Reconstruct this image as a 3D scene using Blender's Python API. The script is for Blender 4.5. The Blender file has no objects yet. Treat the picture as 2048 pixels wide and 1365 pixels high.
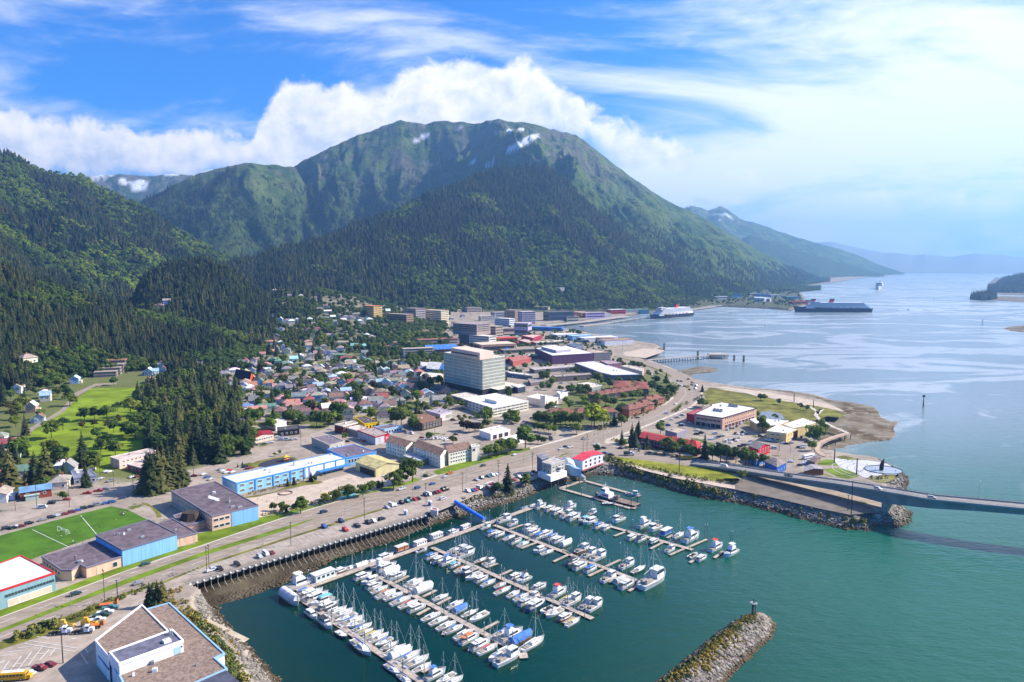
import bpy, bmesh, math, random
import numpy as np
from mathutils import Vector, Matrix
random.seed(7); rng = np.random.default_rng(7)
sc = bpy.context.scene; col = sc.collection
rad = math.radians
# ---------------------------------------------------------------- camera
H = 150.0; FPX = 1500.0; CX, CY, YH = 1024.0, 682.5, 528.0
PITCH = math.atan((CY - YH) / FPX)
cd = bpy.data.cameras.new('camera'); cam = bpy.data.objects.new('camera', cd); col.objects.link(cam)
cam.location = (0, 0, H); cam.rotation_euler = (rad(90) - PITCH, 0, 0)
cd.sensor_width = 36; cd.lens = FPX / 2048 * 36; cd.clip_start = 1; cd.clip_end = 60000
sc.camera = cam
sc.view_settings.view_transform = 'Standard'; sc.view_settings.look = 'None'; sc.view_settings.gamma = 1
sc.view_settings.use_curve_mapping = False
sc.view_settings.exposure = 0.99
sc.cycles.max_bounces = 6; sc.cycles.diffuse_bounces = 2; sc.cycles.glossy_bounces = 3; sc.cycles.transmission_bounces = 2
sc.cycles.volume_bounces = 0; sc.cycles.caustics_reflective = False; sc.cycles.caustics_refractive = False
# ---------------------------------------------------------------- sun + sky
SUN_AZ, SUN_EL = rad(78), rad(37)
sd = bpy.data.lights.new('sun', 'SUN'); sd.energy = 5.0; sd.angle = rad(0.5); sd.color = (1.0, 0.90, 0.76)
so = bpy.data.objects.new('sun', sd); col.objects.link(so)
to_sun = Vector((math.sin(SUN_AZ) * math.cos(SUN_EL), math.cos(SUN_AZ) * math.cos(SUN_EL), math.sin(SUN_EL)))
so.rotation_euler = (-to_sun).to_track_quat('-Z', 'Y').to_euler(); so.location = (0, 0, 500)

def ray(px, py):
 x = (px - CX) / FPX; y = -(py - CY) / FPX
 return Vector((x, math.cos(PITCH) + y * math.sin(PITCH), -math.sin(PITCH) + y * math.cos(PITCH)))
def P(px, py, z=0.0):
 d = ray(px, py); t = (z - H) / d.z
 return Vector((d.x * t, d.y * t, z))

world = bpy.data.worlds.new('World'); sc.world = world; world.use_nodes = True
nt = world.node_tree; nt.nodes.clear()
class NT:
 """small helper for node trees"""
 def __init__(s, t): s.t = t
 def n(s, typ, **kw):
  o = s.t.nodes.new(typ)
  for k, v in kw.items():
   if k.startswith('i_'): o.inputs[k[2:].replace('_', ' ')].default_value = v
   else: setattr(o, k, v)
  return o
 def l(s, a, b): s.t.links.new(a, b)
 def put(s, sock, v):
  if hasattr(v, 'is_linked') or hasattr(v, 'links'): s.l(v, sock)
  else: sock.default_value = v
 def math(s, op, a, b=0.0, c=None, clamp=False):
  o = s.t.nodes.new('ShaderNodeMath'); o.operation = op; o.use_clamp = clamp
  s.put(o.inputs[0], a); s.put(o.inputs[1], b)
  if c is not None: s.put(o.inputs[2], c)
  return o.outputs[0]
 def mix(s, f, a, b, typ='MIX'):
  o = s.t.nodes.new('ShaderNodeMix'); o.data_type = 'RGBA'; o.blend_type = typ
  s.put(o.inputs['Factor'], f)
  for k, v in ((6, a), (7, b)):
   if isinstance(v, tuple) and len(v) == 3: v = (*v, 1)
   s.put(o.inputs[k], v)
  return o.outputs[2]
 def ss(s, v, lo, hi, a=0.0, b=1.0):
  o = s.t.nodes.new('ShaderNodeMapRange'); o.interpolation_type = 'SMOOTHSTEP'
  s.put(o.inputs[0], v)
  for i, q in ((1, lo), (2, hi), (3, a), (4, b)): s.put(o.inputs[i], q)
  return o.outputs[0]
 def noise(s, vec, scale, detail=4, rough=0.55, dist=0.0, out=0):
  o = s.t.nodes.new('ShaderNodeTexNoise'); s.put(o.inputs['Scale'], scale)
  o.inputs['Detail'].default_value = detail; o.inputs['Roughness'].default_value = rough; o.inputs['Distortion'].default_value = dist
  if vec is not None: s.l(vec, o.inputs['Vector'])
  return o.outputs[out]
 def xyz(s, x, y, z=0.0):
  o = s.t.nodes.new('ShaderNodeCombineXYZ')
  for i, v in enumerate((x, y, z)): s.put(o.inputs[i], v)
  return o.outputs[0]
 def map(s, vec, scale=(1, 1, 1), loc=(0, 0, 0), rot=(0, 0, 0)):
  o = s.t.nodes.new('ShaderNodeMapping'); s.l(vec, o.inputs[0])
  o.inputs['Location'].default_value = loc; o.inputs['Rotation'].default_value = rot; o.inputs['Scale'].default_value = scale
  return o.outputs[0]

def uw(px, py):
 d = ray(px, py); return d.x / d.y, d.z / d.y
def build_sky():
 n = NT(nt)
 sky = n.n('ShaderNodeTexSky', sky_type='NISHITA', sun_disc=False, sun_elevation=SUN_EL, sun_rotation=SUN_AZ, air_density=1.0, dust_density=0.6, ozone_density=2.5, altitude=0)
 tc = n.n('ShaderNodeTexCoord'); sep = n.n('ShaderNodeSeparateXYZ'); n.l(tc.outputs['Generated'], sep.inputs[0])
 X, Y, Z = sep.outputs
 Yc = n.math('MAXIMUM', Y, 0.12)
 u = n.math('DIVIDE', X, Yc); w = n.math('DIVIDE', Z, Yc)
 front = n.ss(Y, 0.1, 0.3)
 # high thin veil
 wv = n.xyz(u, w)
 veil = n.noise(n.map(wv, (1.1, 4.5, 1), (3.1, 0.4, 0), (0, 0, 0.16)), 1.7, 6, 0.6, 0.6)
 fine = n.noise(n.map(wv, (3.0, 14.0, 1), (1.3, 2, 0), (0, 0, 0.22)), 2.2, 5, 0.6, 0.8)
 right = n.ss(u, -0.1, 0.42)
 low = n.ss(w, 0.34, 0.1)
 v = n.math('ADD', veil, n.math('MULTIPLY', right, 0.22))
 v = n.math('ADD', v, n.math('MULTIPLY', low, 0.10))
 v = n.math('ADD', v, n.math('MULTIPLY', fine, 0.24))
 v = n.math('ADD', v, n.math('MULTIPLY', n.math('MULTIPLY', n.ss(w, 0.22, 0.34), n.ss(u, -.1, -.5)), 0.13))
 lowblue = n.math('MULTIPLY', n.ss(w, 0.125, 0.06), right)
 v = n.math('SUBTRACT', v, n.math('MULTIPLY', lowblue, 0.10))
 veilm = n.ss(v, 0.60, 0.96)
 # heaped clouds: a top edge and a base edge over the azimuth, roughened by noise
 def curve(pts, lo=-0.8, hi=0.8, vmax=0.4):
  c = n.n('ShaderNodeFloatCurve'); mp = c.mapping; cv = mp.curves[0]
  q = []
  for px, py in pts:
   a, b = uw(px, py); q.append(((a - lo) / (hi - lo), max(0, b / vmax)))
  while len(cv.points) < len(q): cv.points.new(0.5, 0.5)
  for p_, (a, b) in zip(cv.points, q): p_.location = (a, b); p_.handle_type = 'AUTO_CLAMPED'
  mp.update()
  n.l(n.math('DIVIDE', n.math('SUBTRACT', u, lo), hi - lo), c.inputs['Value'])
  return n.math('MULTIPLY', c.outputs[0], vmax)
 top = curve([(-300, 215), (0, 215), (75, 215), (130, 232), (220, 240), (300, 272), (390, 252), (480, 262), (530, 205), (600, 158), (690, 165), (750, 182), (820, 135), (1010, 122), (1070, 132), (1130, 165), (1190, 222), (1250, 245), (1320, 282), (1385, 300), (1410, 330), (2300, 420)])
 base = curve([(-300, 345), (0, 335), (300, 345), (560, 330), (900, 290), (1150, 262), (1250, 318), (1390, 322), (1410, 330), (2300, 420)])
 big = n.noise(wv, 11, 2, 0.5, 0.0); det = n.noise(wv, 30, 6, 0.62, 0.3)
 bump = n.math('ADD', n.math('MULTIPLY', n.math('SUBTRACT', big, 0.5), 0.065), n.math('MULTIPLY', n.math('SUBTRACT', det, 0.5), 0.060))
 e = n.math('ADD', n.math('SUBTRACT', top, w), bump)
 cu = n.math('MULTIPLY', n.ss(e, -0.004, 0.016), n.ss(n.math('ADD', n.math('SUBTRACT', w, base), n.math('MULTIPLY', bump, 0.8)), -0.022, 0.012))
 # a small puff over the far ridge
 uo, wo = uw(1445, 402)
 puff = n.math('SUBTRACT', 1.0, n.math('ADD', n.math('POWER', n.math('DIVIDE', n.math('SUBTRACT', u, uo), 0.045), 2), n.math('POWER', n.math('DIVIDE', n.math('SUBTRACT', w, wo), 0.008), 2)))
 puffm = n.math('MULTIPLY', n.ss(n.math('ADD', puff, n.math('MULTIPLY', n.math('SUBTRACT', det, 0.5), 3.0)), 0.0, 0.9), 0.8)
 cu = n.math('MAXIMUM', cu, puffm)
 shade = n.noise(n.map(wv, (1, 1.6, 1), (0.02, 0.03, 0)), 15, 5, 0.6, 0.4)
 depth = n.ss(e, 0.0, 0.06)
 lit = n.math('SUBTRACT', n.noise(wv, 19, 5, .58, .2), n.noise(n.map(wv, (1, 1, 1), (0.010, 0.012, 0)), 19, 5, .58, .2))
 k = n.math('SUBTRACT', n.math('ADD', 0.86, n.math('MULTIPLY', lit, 2.6)), n.math('MULTIPLY', n.math('MULTIPLY', depth, 0.55), n.ss(shade, 0.68, 0.38)), clamp=True)
 cc = n.mix(k, (0.62, 0.70, 0.84), (1.06, 1.04, 1.01))
 # sky colour: saturated blue
 blue = n.mix(1.0, sky.outputs[0], (0.20, 0.76, 1.55, 1), 'MULTIPLY')
 sc_ = n.n('ShaderNodeVectorMath', operation='SCALE'); n.l(blue, sc_.inputs[0]); sc_.inputs['Scale'].default_value = 0.072
 vm = n.math('MULTIPLY', n.math('MULTIPLY', veilm, front), 0.92)
 c1 = n.mix(vm, sc_.outputs[0], (0.66, 0.66, 0.66))
 c2 = n.mix(n.math('MULTIPLY', n.math('MULTIPLY', cu, front), 0.88), c1, n.mix(1.0, cc, (0.74, 0.70, 0.65, 1), 'MULTIPLY'))
 sc2 = n.n('ShaderNodeVectorMath', operation='SCALE'); n.l(c2, sc2.inputs[0]); sc2.inputs['Scale'].default_value = 10.0
 bg = n.n('ShaderNodeBackground', i_Strength=0.1); n.l(sc2.outputs[0], bg.inputs[0])
 out = n.n('ShaderNodeOutputWorld'); n.l(bg.outputs[0], out.inputs[0])
build_sky()

# ---------------------------------------------------------------- materials
_mats = {}
def new_mat(name):
 m = bpy.data.materials.new(name); m.use_nodes = True
 b = m.node_tree.nodes['Principled BSDF']; return m, NT(m.node_tree), b
def surf(key, color, rough=0.7, var=0.18, scale=0.6, bump=0.0, metal=0.0, bscale=None, spec=0.15, streak=None):
 """painted / plain surface; color 'obj' takes the object's colour. var = brightness variation by noise in object space"""
 k = (key, color, rough, var, scale, bump, metal)
 if k in _mats: return _mats[k]
 m, n, b = new_mat(key)
 tc = n.n('ShaderNodeTexCoord')
 if color == 'obj': c = n.n('ShaderNodeObjectInfo').outputs['Color']
 else:
  r = n.n('ShaderNodeRGB'); r.outputs[0].default_value = (*color, 1); c = r.outputs[0]
 geo = n.n('ShaderNodeNewGeometry')
 vec = geo.outputs['Position']
 if var:
  f = n.noise(n.map(vec, streak) if streak else vec, scale, 5, 0.6)
  g = n.ss(f, 0.3, 0.7, 1 - var, 1 + var)
  sv = n.n('ShaderNodeVectorMath', operation='SCALE'); n.l(c, sv.inputs[0]); n.l(g, sv.inputs['Scale']); c = sv.outputs[0]
 n.l(c, b.inputs['Base Color']); b.inputs['Roughness'].default_value = rough; b.inputs['Metallic'].default_value = metal
 b.inputs['Specular IOR Level'].default_value = spec
 if bump:
  bn = n.n('ShaderNodeBump', i_Strength=min(1, bump), i_Distance=0.3); n.l(n.noise(vec, bscale or scale * 4, 5, 0.65), bn.inputs['Height']); n.l(bn.outputs[0], b.inputs['Normal'])
 _mats[k] = m; return m
def rgb(h):
 h = h.lstrip('#'); return tuple((int(h[i:i+2], 16) / 255) ** 2.2 for i in (0, 2, 4))
def W(h, rough=0.75, var=0.12): return surf('wall_paint', tuple(x * y for x, y in zip(rgb(h), (1, .96, .9))), rough, var, 0.35, streak=(1, 1, .25))
def RF(h): return surf('roof_sheet', tuple(x * y for x, y in zip(rgb(h), (.88, .82, .74))), 0.85, 0.30, 0.3)
GLASS = surf('window_glass', (0.03, 0.045, 0.055), 0.08, 0.0, spec=0.5)
PALEGLASS = surf('pale_glass', (0.31, 0.335, 0.27), 0.12, 0.25, 0.12, spec=0.5)
WHITE = surf('white_paint', (0.78, 0.78, 0.77), 0.45, 0.06)
GEL = surf('gelcoat', 'obj', 0.28, 0.08, 0.7, spec=0.5)
CANVAS = surf('canvas', 'obj', 0.85, 0.15, 0.8)
OPAINT = surf('object_paint', 'obj', 0.65, 0.12, 0.4)
OROOF = surf('house_roof', 'obj', 0.8, 0.22, 0.35)
CARP = surf('car_paint', 'obj', 0.22, 0.0, metal=0.2, spec=0.5)
TYRE = surf('tyre_rubber', (0.02, 0.02, 0.02), 0.9, 0.0)
ALU = surf('aluminium', (0.55, 0.56, 0.56), 0.4, 0.1, metal=0.6)
STEEL = surf('galvanised_steel', (0.34, 0.36, 0.36), 0.5, 0.15, metal=0.3)
DARKM = surf('dark_metal', (0.04, 0.042, 0.045), 0.5, 0.1)
POLEW = surf('pole_wood', (0.11, 0.085, 0.06), 0.9, 0.25, 1.0)
PILEM = surf('pile_timber', (0.15, 0.125, 0.095), 0.9, 0.35, 0.5)
DECKW = surf('deck_planks', (0.40, 0.335, 0.28), 0.9, 0.22, 0.5)
CONC = surf('concrete', (0.40, 0.36, 0.31), 0.9, 0.16, 0.12)
ASPH = surf('asphalt', (0.285, 0.232, 0.185), 0.92, 0.16, 0.35, streak=(.25, 1, 1))
ASPHL = surf('parking_asphalt', (0.345, 0.285, 0.235), 0.92, 0.18, 0.22)
PAVE = surf('pavement_concrete', (0.50, 0.44, 0.37), 0.9, 0.1, 0.1)
MARK = surf('road_marking', (0.62, 0.61, 0.58), 0.8, 0.12, 0.8)
GRAV = surf('gravel', (0.47, 0.385, 0.305), 0.95, 0.14, 0.25, 0.3)
TURF = surf('sports_turf', (0.065, 0.150, 0.012), 0.95, 0.22, 0.1)
LAWN = surf('mown_grass', (0.125, 0.190, 0.012), 0.95, 0.38, 0.07, 0.3)
MEADOW = surf('rough_grass', (0.15, 0.145, 0.028), 0.95, 0.45, 0.09, 0.3)
ROCK = surf('rock', 'obj', 0.9, 0.3, 0.5)
BARK = surf('bark', (0.06, 0.045, 0.035), 0.95, 0.2, 2)

def foliage(name, c0, c1, c2, trans=0.4):
 m, n, b = new_mat(name)
 oi = n.n('ShaderNodeObjectInfo'); r = n.n('ShaderNodeValToRGB'); n.l(oi.outputs['Random'], r.inputs[0])
 e = r.color_ramp.elements; e[0].color = (*c0, 1); e[1].color = (*c2, 1); x = e.new(0.5); x.color = (*c1, 1)
 tc = n.n('ShaderNodeTexCoord')
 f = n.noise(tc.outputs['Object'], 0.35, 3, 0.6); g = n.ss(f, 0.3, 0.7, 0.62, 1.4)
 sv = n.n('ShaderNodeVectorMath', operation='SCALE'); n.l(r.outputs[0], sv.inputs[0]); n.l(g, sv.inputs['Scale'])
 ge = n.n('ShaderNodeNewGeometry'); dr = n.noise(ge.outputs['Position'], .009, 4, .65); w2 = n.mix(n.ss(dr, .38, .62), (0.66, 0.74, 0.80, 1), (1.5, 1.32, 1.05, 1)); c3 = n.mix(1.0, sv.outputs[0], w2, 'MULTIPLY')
 n.l(c3, b.inputs['Base Color']); tl = n.n('ShaderNodeBsdfTranslucent'); n.l(c3, tl.inputs[0]); mx = n.n('ShaderNodeMixShader'); mx.inputs[0].default_value = trans; n.l(b.outputs[0], mx.inputs[1]); n.l(tl.outputs[0], mx.inputs[2]); n.l(mx.outputs[0], m.node_tree.nodes['Material Output'].inputs[0]); b.inputs['Roughness'].default_value = 0.75; b.inputs['Specular IOR Level'].default_value = 0.25
 _mats[name] = m; return m
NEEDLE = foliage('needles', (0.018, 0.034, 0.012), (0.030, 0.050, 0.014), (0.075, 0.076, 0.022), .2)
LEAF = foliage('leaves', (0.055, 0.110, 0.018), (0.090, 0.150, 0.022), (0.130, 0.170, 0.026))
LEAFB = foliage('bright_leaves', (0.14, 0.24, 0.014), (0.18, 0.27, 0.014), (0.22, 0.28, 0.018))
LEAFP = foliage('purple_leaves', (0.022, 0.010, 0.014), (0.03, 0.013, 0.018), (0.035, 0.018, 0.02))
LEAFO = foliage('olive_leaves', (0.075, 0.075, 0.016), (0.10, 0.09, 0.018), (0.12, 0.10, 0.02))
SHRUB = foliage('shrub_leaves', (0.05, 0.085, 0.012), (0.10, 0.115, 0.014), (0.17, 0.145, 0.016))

# ---------------------------------------------------------------- mesh helpers
class MB:
 def __init__(s): s.v = []; s.f = []; s.m = []
 def add(s, vs, fs, mi=0):
  b = len(s.v); s.v += [tuple(q) for q in vs]
  for q in fs: s.f.append([b + i for i in q]); s.m.append(mi)
 def box(s, cx, cy, cz, sx, sy, sz, rz=0.0, mi=0, top=1.0):
  c, d = math.cos(rz), math.sin(rz); vs = []
  for z, k in ((-.5, 1), (.5, top)):
   for x, y in ((-.5, -.5), (.5, -.5), (.5, .5), (-.5, .5)):
    X, Y = x * sx * k, y * sy * k
    vs.append((cx + X * c - Y * d, cy + X * d + Y * c, cz + z * sz))
  s.add(vs, [(3, 2, 1, 0), (4, 5, 6, 7), (0, 1, 5, 4), (1, 2, 6, 5), (2, 3, 7, 6), (3, 0, 4, 7)], mi)
 def prism(s, poly, z0, z1, mi=0, mt=None, bottom=True, top=True):
  n = len(poly); vs = [(p[0], p[1], z0) for p in poly] + [(p[0], p[1], z1) for p in poly]
  s.add(vs, [(i, (i + 1) % n, n + (i + 1) % n, n + i) for i in range(n)], mi)
  if top: s.add(vs[n:], [tuple(range(n))], mi if mt is None else mt)
  if bottom: s.add(vs[:n], [tuple(reversed(range(n)))], mi)
 def tube(s, p, q, r0, r1=None, n=6, mi=0, cap=True):
  p, q = Vector(p), Vector(q); r1 = r0 if r1 is None else r1
  d = (q - p).normalized(); a = d.orthogonal().normalized(); b = d.cross(a); vs = []
  for c, r in ((p, r0), (q, r1)):
   for i in range(n):
    t = 2 * math.pi * i / n; vs.append(c + a * (r * math.cos(t)) + b * (r * math.sin(t)))
  fs = [(i, (i + 1) % n, n + (i + 1) % n, n + i) for i in range(n)]
  if cap: fs += [tuple(range(n - 1, -1, -1)), tuple(range(n, 2 * n))]
  s.add(vs, fs, mi)
 def loft(s, rings, mi=0, caps=True, closed=True):
  n = len(rings[0]); vs = [p for r in rings for p in r]; fs = []
  for k in range(len(rings) - 1):
   for i in range(n if closed else n - 1):
    j = (i + 1) % n; fs.append((k * n + i, k * n + j, (k + 1) * n + j, (k + 1) * n + i))
  if caps: fs += [tuple(range(n - 1, -1, -1)), tuple(range((len(rings) - 1) * n, len(rings) * n))]
  s.add(vs, fs, mi)
 def mesh(s, name, mats):
  me = bpy.data.meshes.new(name); me.from_pydata(s.v, [], s.f)
  for m in (mats if isinstance(mats, (list, tuple)) else [mats]): me.materials.append(m)
  me.polygons.foreach_set('material_index', s.m); me.update(); return me
 def build(s, name, mats, parent=None, color=None, loc=None, smooth=False):
  return link(name, s.mesh(name, mats), parent, color, loc, smooth)
def link(name, me, parent=None, color=None, loc=None, smooth=False):
 o = bpy.data.objects.new(name, me); col.objects.link(o)
 if parent is not None: o.parent = parent
 if color is not None: o.color = (*color, 1)
 if loc is not None: o.location = loc
 if smooth and me: me.polygons.foreach_set('use_smooth', [True] * len(me.polygons))
 return o
def tag(o, label=None, cat=None, group=None, kind=None):
 if label: o['label'] = label
 if cat: o['category'] = cat
 if group: o['group'] = group
 if kind: o['kind'] = kind
 return o
def thing(name, label, cat, loc=(0, 0, 0), rz=0.0, group=None, scale=1.0):
 o = bpy.data.objects.new(name, None); col.objects.link(o); o.location = loc; o.rotation_euler = (0, 0, rz)
 o.scale = scale if isinstance(scale, tuple) else (scale,) * 3; o.empty_display_size = 0.5
 return tag(o, label, cat, group)
CROPS = dict(A=(540, 1060, 5.25), B=(760, 1000, 5.25), C=(700, 1160, 6.658), D=(900, 1120, 5.573), E=(960, 960, 5.25), F=(1200, 960, 5.25),
 G=(0, 1060, 4.477), H=(180, 1160, 6.0235), I=(160, 880, 4.55), J=(420, 820, 4.875), K=(700, 820, 4.875), L=(440, 640, 5.688), M=(700, 580, 5.688),
 N=(0, 640, 3.25), O=(880, 660, 5.687), Q=(1040, 620, 6.827), R=(1060, 740, 5.689), S=(1240, 780, 4.876), T=(1040, 560, 3.413), U=(1560, 520, 4.197),
 V=(1020, 860, 7.314), W=(1540, 820, 5.459), X=(0, 0, 1.0), Y=(512, 512, 2.6667), Z=(0, 512, 2.6667))
def pxs(c, u, v):
 x, y, s = CROPS[c]; return x + u / s, y + v / s
def pts(spec):
 """'J:118,655 1180,425' -> photo points (one letter names the zoomed view the numbers were read in)"""
 out = []
 c = 'X'
 for w in spec.split():
  if ':' in w: c, w = w.split(':')
  u, v = w.split(','); out.append(pxs(c, float(u), float(v)))
 return out
# ---------------------------------------------------------------- terrain heights (one sheet, polar grid round the viewpoint)
LAND = 6.0
NA, NR = 860, 900
AZ = np.radians(np.linspace(-43, 43, NA)); LR0, LR1 = math.log(200.0), math.log(21000.0)
RR = np.exp(np.linspace(LR0, LR1, NR))
GX = RR[:, None] * np.sin(AZ)[None, :]; GY = RR[:, None] * np.cos(AZ)[None, :]
def hash2(i, j, seed):
 h = (i * 374761393 + j * 668265263 + seed * 974711) & 0x7fffffff
 h = ((h ^ (h >> 13)) * 1274126177) & 0x7fffffff
 return ((h ^ (h >> 16)) & 0xffff) / 65535.0
def vnoise(x, y, seed):
 i = np.floor(x).astype(np.int64); j = np.floor(y).astype(np.int64); fx = x - i; fy = y - j
 fx = fx * fx * (3 - 2 * fx); fy = fy * fy * (3 - 2 * fy)
 a, b, c, d = hash2(i, j, seed), hash2(i + 1, j, seed), hash2(i, j + 1, seed), hash2(i + 1, j + 1, seed)
 return (a * (1 - fx) + b * fx) * (1 - fy) + (c * (1 - fx) + d * fx) * fy
def fbm(x, y, seed, octv=5, ridge=False, gain=0.5):
 s = 0; a = 1.0; t = 0
 for o in range(octv):
  v = vnoise(x * 2 ** o, y * 2 ** o, seed + o * 17)
  if ridge: v = 1 - np.abs(2 * v - 1)
  s = s + a * v; t += a; a *= gain
 return s / t
def sdist(poly, X, Y):
 """distance to a closed polygon, positive inside"""
 d2 = np.full(X.shape, 1e18); ins = np.zeros(X.shape, bool); n = len(poly)
 for k in range(n):
  ax, ay = poly[k][:2]; bx, by = poly[(k + 1) % n][:2]
  ex, ey = bx - ax, by - ay; L2 = ex * ex + ey * ey + 1e-9
  t = np.clip(((X - ax) * ex + (Y - ay) * ey) / L2, 0, 1)
  d2 = np.minimum(d2, (X - ax - t * ex) ** 2 + (Y - ay - t * ey) ** 2)
  if abs(ey) > 1e-9: ins ^= ((ay > Y) != (by > Y)) & (X < ex * (Y - ay) / ey + ax)
 return np.where(ins, 1, -1) * np.sqrt(d2)
SHORE = """560,1365 530,1330 500,1300 470,1265 437,1224 437,1213 475,1200 520,1186 565,1170 600,1152 680,1115 760,1092 808,1076 857,1053 917,1034 975,1018 1024,1005 1060,992
1095,977 1130,966 1165,958 1193,951 1234,953 1286,964 1346,982 1399,996 1474,1007 1536,1022 1630,1046 1690,1059 1738,1063 1753,1052 1775,1052 1795,1055 1821,1044 1823,1024 1800,1008
1806,985 1817,966 1811,950 1797,944 1787,934 1776,927 1746,922 1723,919 1667,910 1652,905 1640,896 1648,880 1652,865 1640,852 1650,844 1680,842 1695,832 1690,822 1655,808 1600,797
1536,787 1451,775 1403,766 1384,756 1346,739 1316,729 1271,719 1300,716 1331,701 1322,694 1286,688 1249,683 1211,677 1174,668 1148,664 1114,658 1088,653 1140,645
1200,640 1290,628 1380,622 1430,614 1448,614 1536,618 1581,622 1615,612 1612,600 1603,588 1581,578 1611,574 1648,568 1686,563 1720,557 1780,550 1808,546.5"""
shore = [P(x, y, 0)[:2] for x, y in pts(' '.join(SHORE.split()))]
land_poly = [(-60, 120), P(600, 1500, 0)[:2]] + shore + [(6000, 14000), (6000, 40000), (-40000, 40000), (-40000, 120)]
MUD = "1403,764 1451,771 1536,778 1592,784 1626,789 1667,801 1716,807 1752,816 1765,834 1783,843 1798,843 1788,858 1795,870 1780,881 1735,886 1705,892 1672,902 1650,905 1620,890 1600,860 1600,830 1500,790"
mud_poly = [P(x, y, 0)[:2] for x, y in pts(MUD)]
ISL1 = [P(x, y, 0)[:2] for x, y in pts("1352,742 1400,733 1436,737 1430,745 1395,748 1380,752")]
ISL2 = [P(x, y, 0)[:2] for x, y in pts("1938,599 1965,594 2005,593 2080,596 2200,598 2200,607 2060,606 1990,602")]
ISL3 = [P(x, y, 0)[:2] for x, y in pts("2006,657 2030,652 2070,651 2150,652 2150,668 2050,666 2020,662")]
ISL4 = [P(x, y, 0)[:2] for x, y in pts("1974,571 2000,576 2030,582 1990,590 2080,592 2300,595 2500,580 2500,552 2060,552 1990,556")]
BRK = [P(x, y, 0)[:2] for x, y in pts("1268,1400 1318,1365 1356,1335 1396,1302 1434,1271 1466,1249 1494,1234 1515,1228 1538,1236 1549,1252 1540,1275 1508,1303 1470,1338 1436,1372 1410,1400")]
# crest: photo x, photo y of the skyline, distance of the crest, distance of the foot
LAYERS = [
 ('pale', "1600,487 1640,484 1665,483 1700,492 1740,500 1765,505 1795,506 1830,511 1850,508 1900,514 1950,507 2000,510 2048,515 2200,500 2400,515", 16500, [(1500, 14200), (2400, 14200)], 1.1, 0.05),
 ('far', "1340,418 1372,414 1382,409 1402,415 1415,422 1440,411 1458,420 1480,437 1520,448 1560,463 1600,476 1640,488 1680,498 1720,512 1760,530 1790,540 1808,546", [(1340, 10000), (1640, 10500), (1808, 12200)], [(1340, 7600), (1640, 8400), (1700, 9300), (1780, 11000), (1808, 11900)], 1.1, 0.10),
 ('far2', "1440,500 1500,470 1560,488 1620,508 1680,525 1740,541 1770,549", [(1440, 8600), (1770, 9900)], [(1440, 7300), (1640, 7900), (1700, 9000), (1770, 9700)], 1.1, 0.12),
 ('snowridge', "120,370 160,352 240,346 300,352 340,346 385,349 410,343 440,336 480,327 505,336 540,345 600,345", 8200, [(120, 6500), (600, 6500)], 1.1, 0.24),
 ('main', "540,350 590,330 640,306 700,277 760,252 800,242 850,245 900,241 950,247 1000,241 1050,244 1100,259 1150,269 1200,305 1250,345 1300,380 1350,409 1400,432 1450,461 1500,491 1550,516 1600,541 1640,557", [(540, 5200), (1100, 5000), (1300, 5200), (1500, 6000), (1640, 7400)], [(540, 4100), (900, 3600), (1150, 2900), (1280, 2750), (1400, 3000), (1500, 3800), (1600, 5400), (1640, 7000)], 1.08, 0.26),
 ('midleft', "250,420 290,397 320,386 380,353 420,341 470,329 520,328 560,331 590,333 640,420", [(250, 4700), (640, 4700)], [(250, 3500), (460, 3500), (640, 4100)], 1.08, 0.26),
 ('hill', "-500,250 -200,270 -60,290 0,306 30,311 60,331 100,346 160,353 200,376 250,396 300,421 350,456 390,481 430,502 470,525", [(-500, 3000), (200, 3300), (470, 2900)], [(-500, 1500), (0, 1650), (200, 1900), (300, 2100), (470, 2600)], 1.05, 0.19),
 ('spur', "440,535 470,527 520,512 560,498 650,478 760,433 850,393 900,373 960,348 1010,338 1060,334 1100,340 1130,362 1160,388 1200,428 1250,468 1300,500 1400,545 1500,580", [(440, 2500), (650, 2800), (1060, 3500), (1200, 3350), (1500, 3700)], [(440, 1950), (560, 1950), (700, 2080), (1000, 2330), (1300, 2560), (1500, 3500)], 1.05, 0.10),
 ('knoll', "240,640 260,612 275,585 300,548 340,530 400,526 440,534 480,556 520,592 560,625 580,655", 1750, [(255, 1430), (560, 1480)], 0.9, 0.05),
 ('slope', "-500,420 -200,500 0,540 50,560 100,572 150,590 210,608 270,627 340,640 420,658 480,676 530,692", [(-500, 1500), (300, 1420), (500, 1400)], [(-500, 900), (0, 980), (170, 1090), (330, 1130), (500, 1200)], 0.95, 0.06),
 ('town', "452,652 480,630 520,606 560,595 620,590 700,600 760,614 830,628 900,634 985,642", [(470, 1850), (700, 1950), (980, 2100)], [(470, 1280), (700, 1330), (980, 1500)], 1.0, 0.0),
 ('isle', "1976,578 1988,575 2002,563 2030,556 2060,549 2150,532 2400,528", 5600, [(1972, 4700), (2400, 4400)], 0.7, 0.04),
]
def azte(px, py):
 d = ray(px, py); return math.atan2(d.x, d.y), d.z / math.hypot(d.x, d.y)
def per_az(spec, az, hor=YH):
 if not isinstance(spec, list): return np.full(az.shape, float(spec))
 a = [azte(x, hor)[0] for x, _ in spec]; return np.interp(az, a, [v for _, v in spec])
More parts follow.
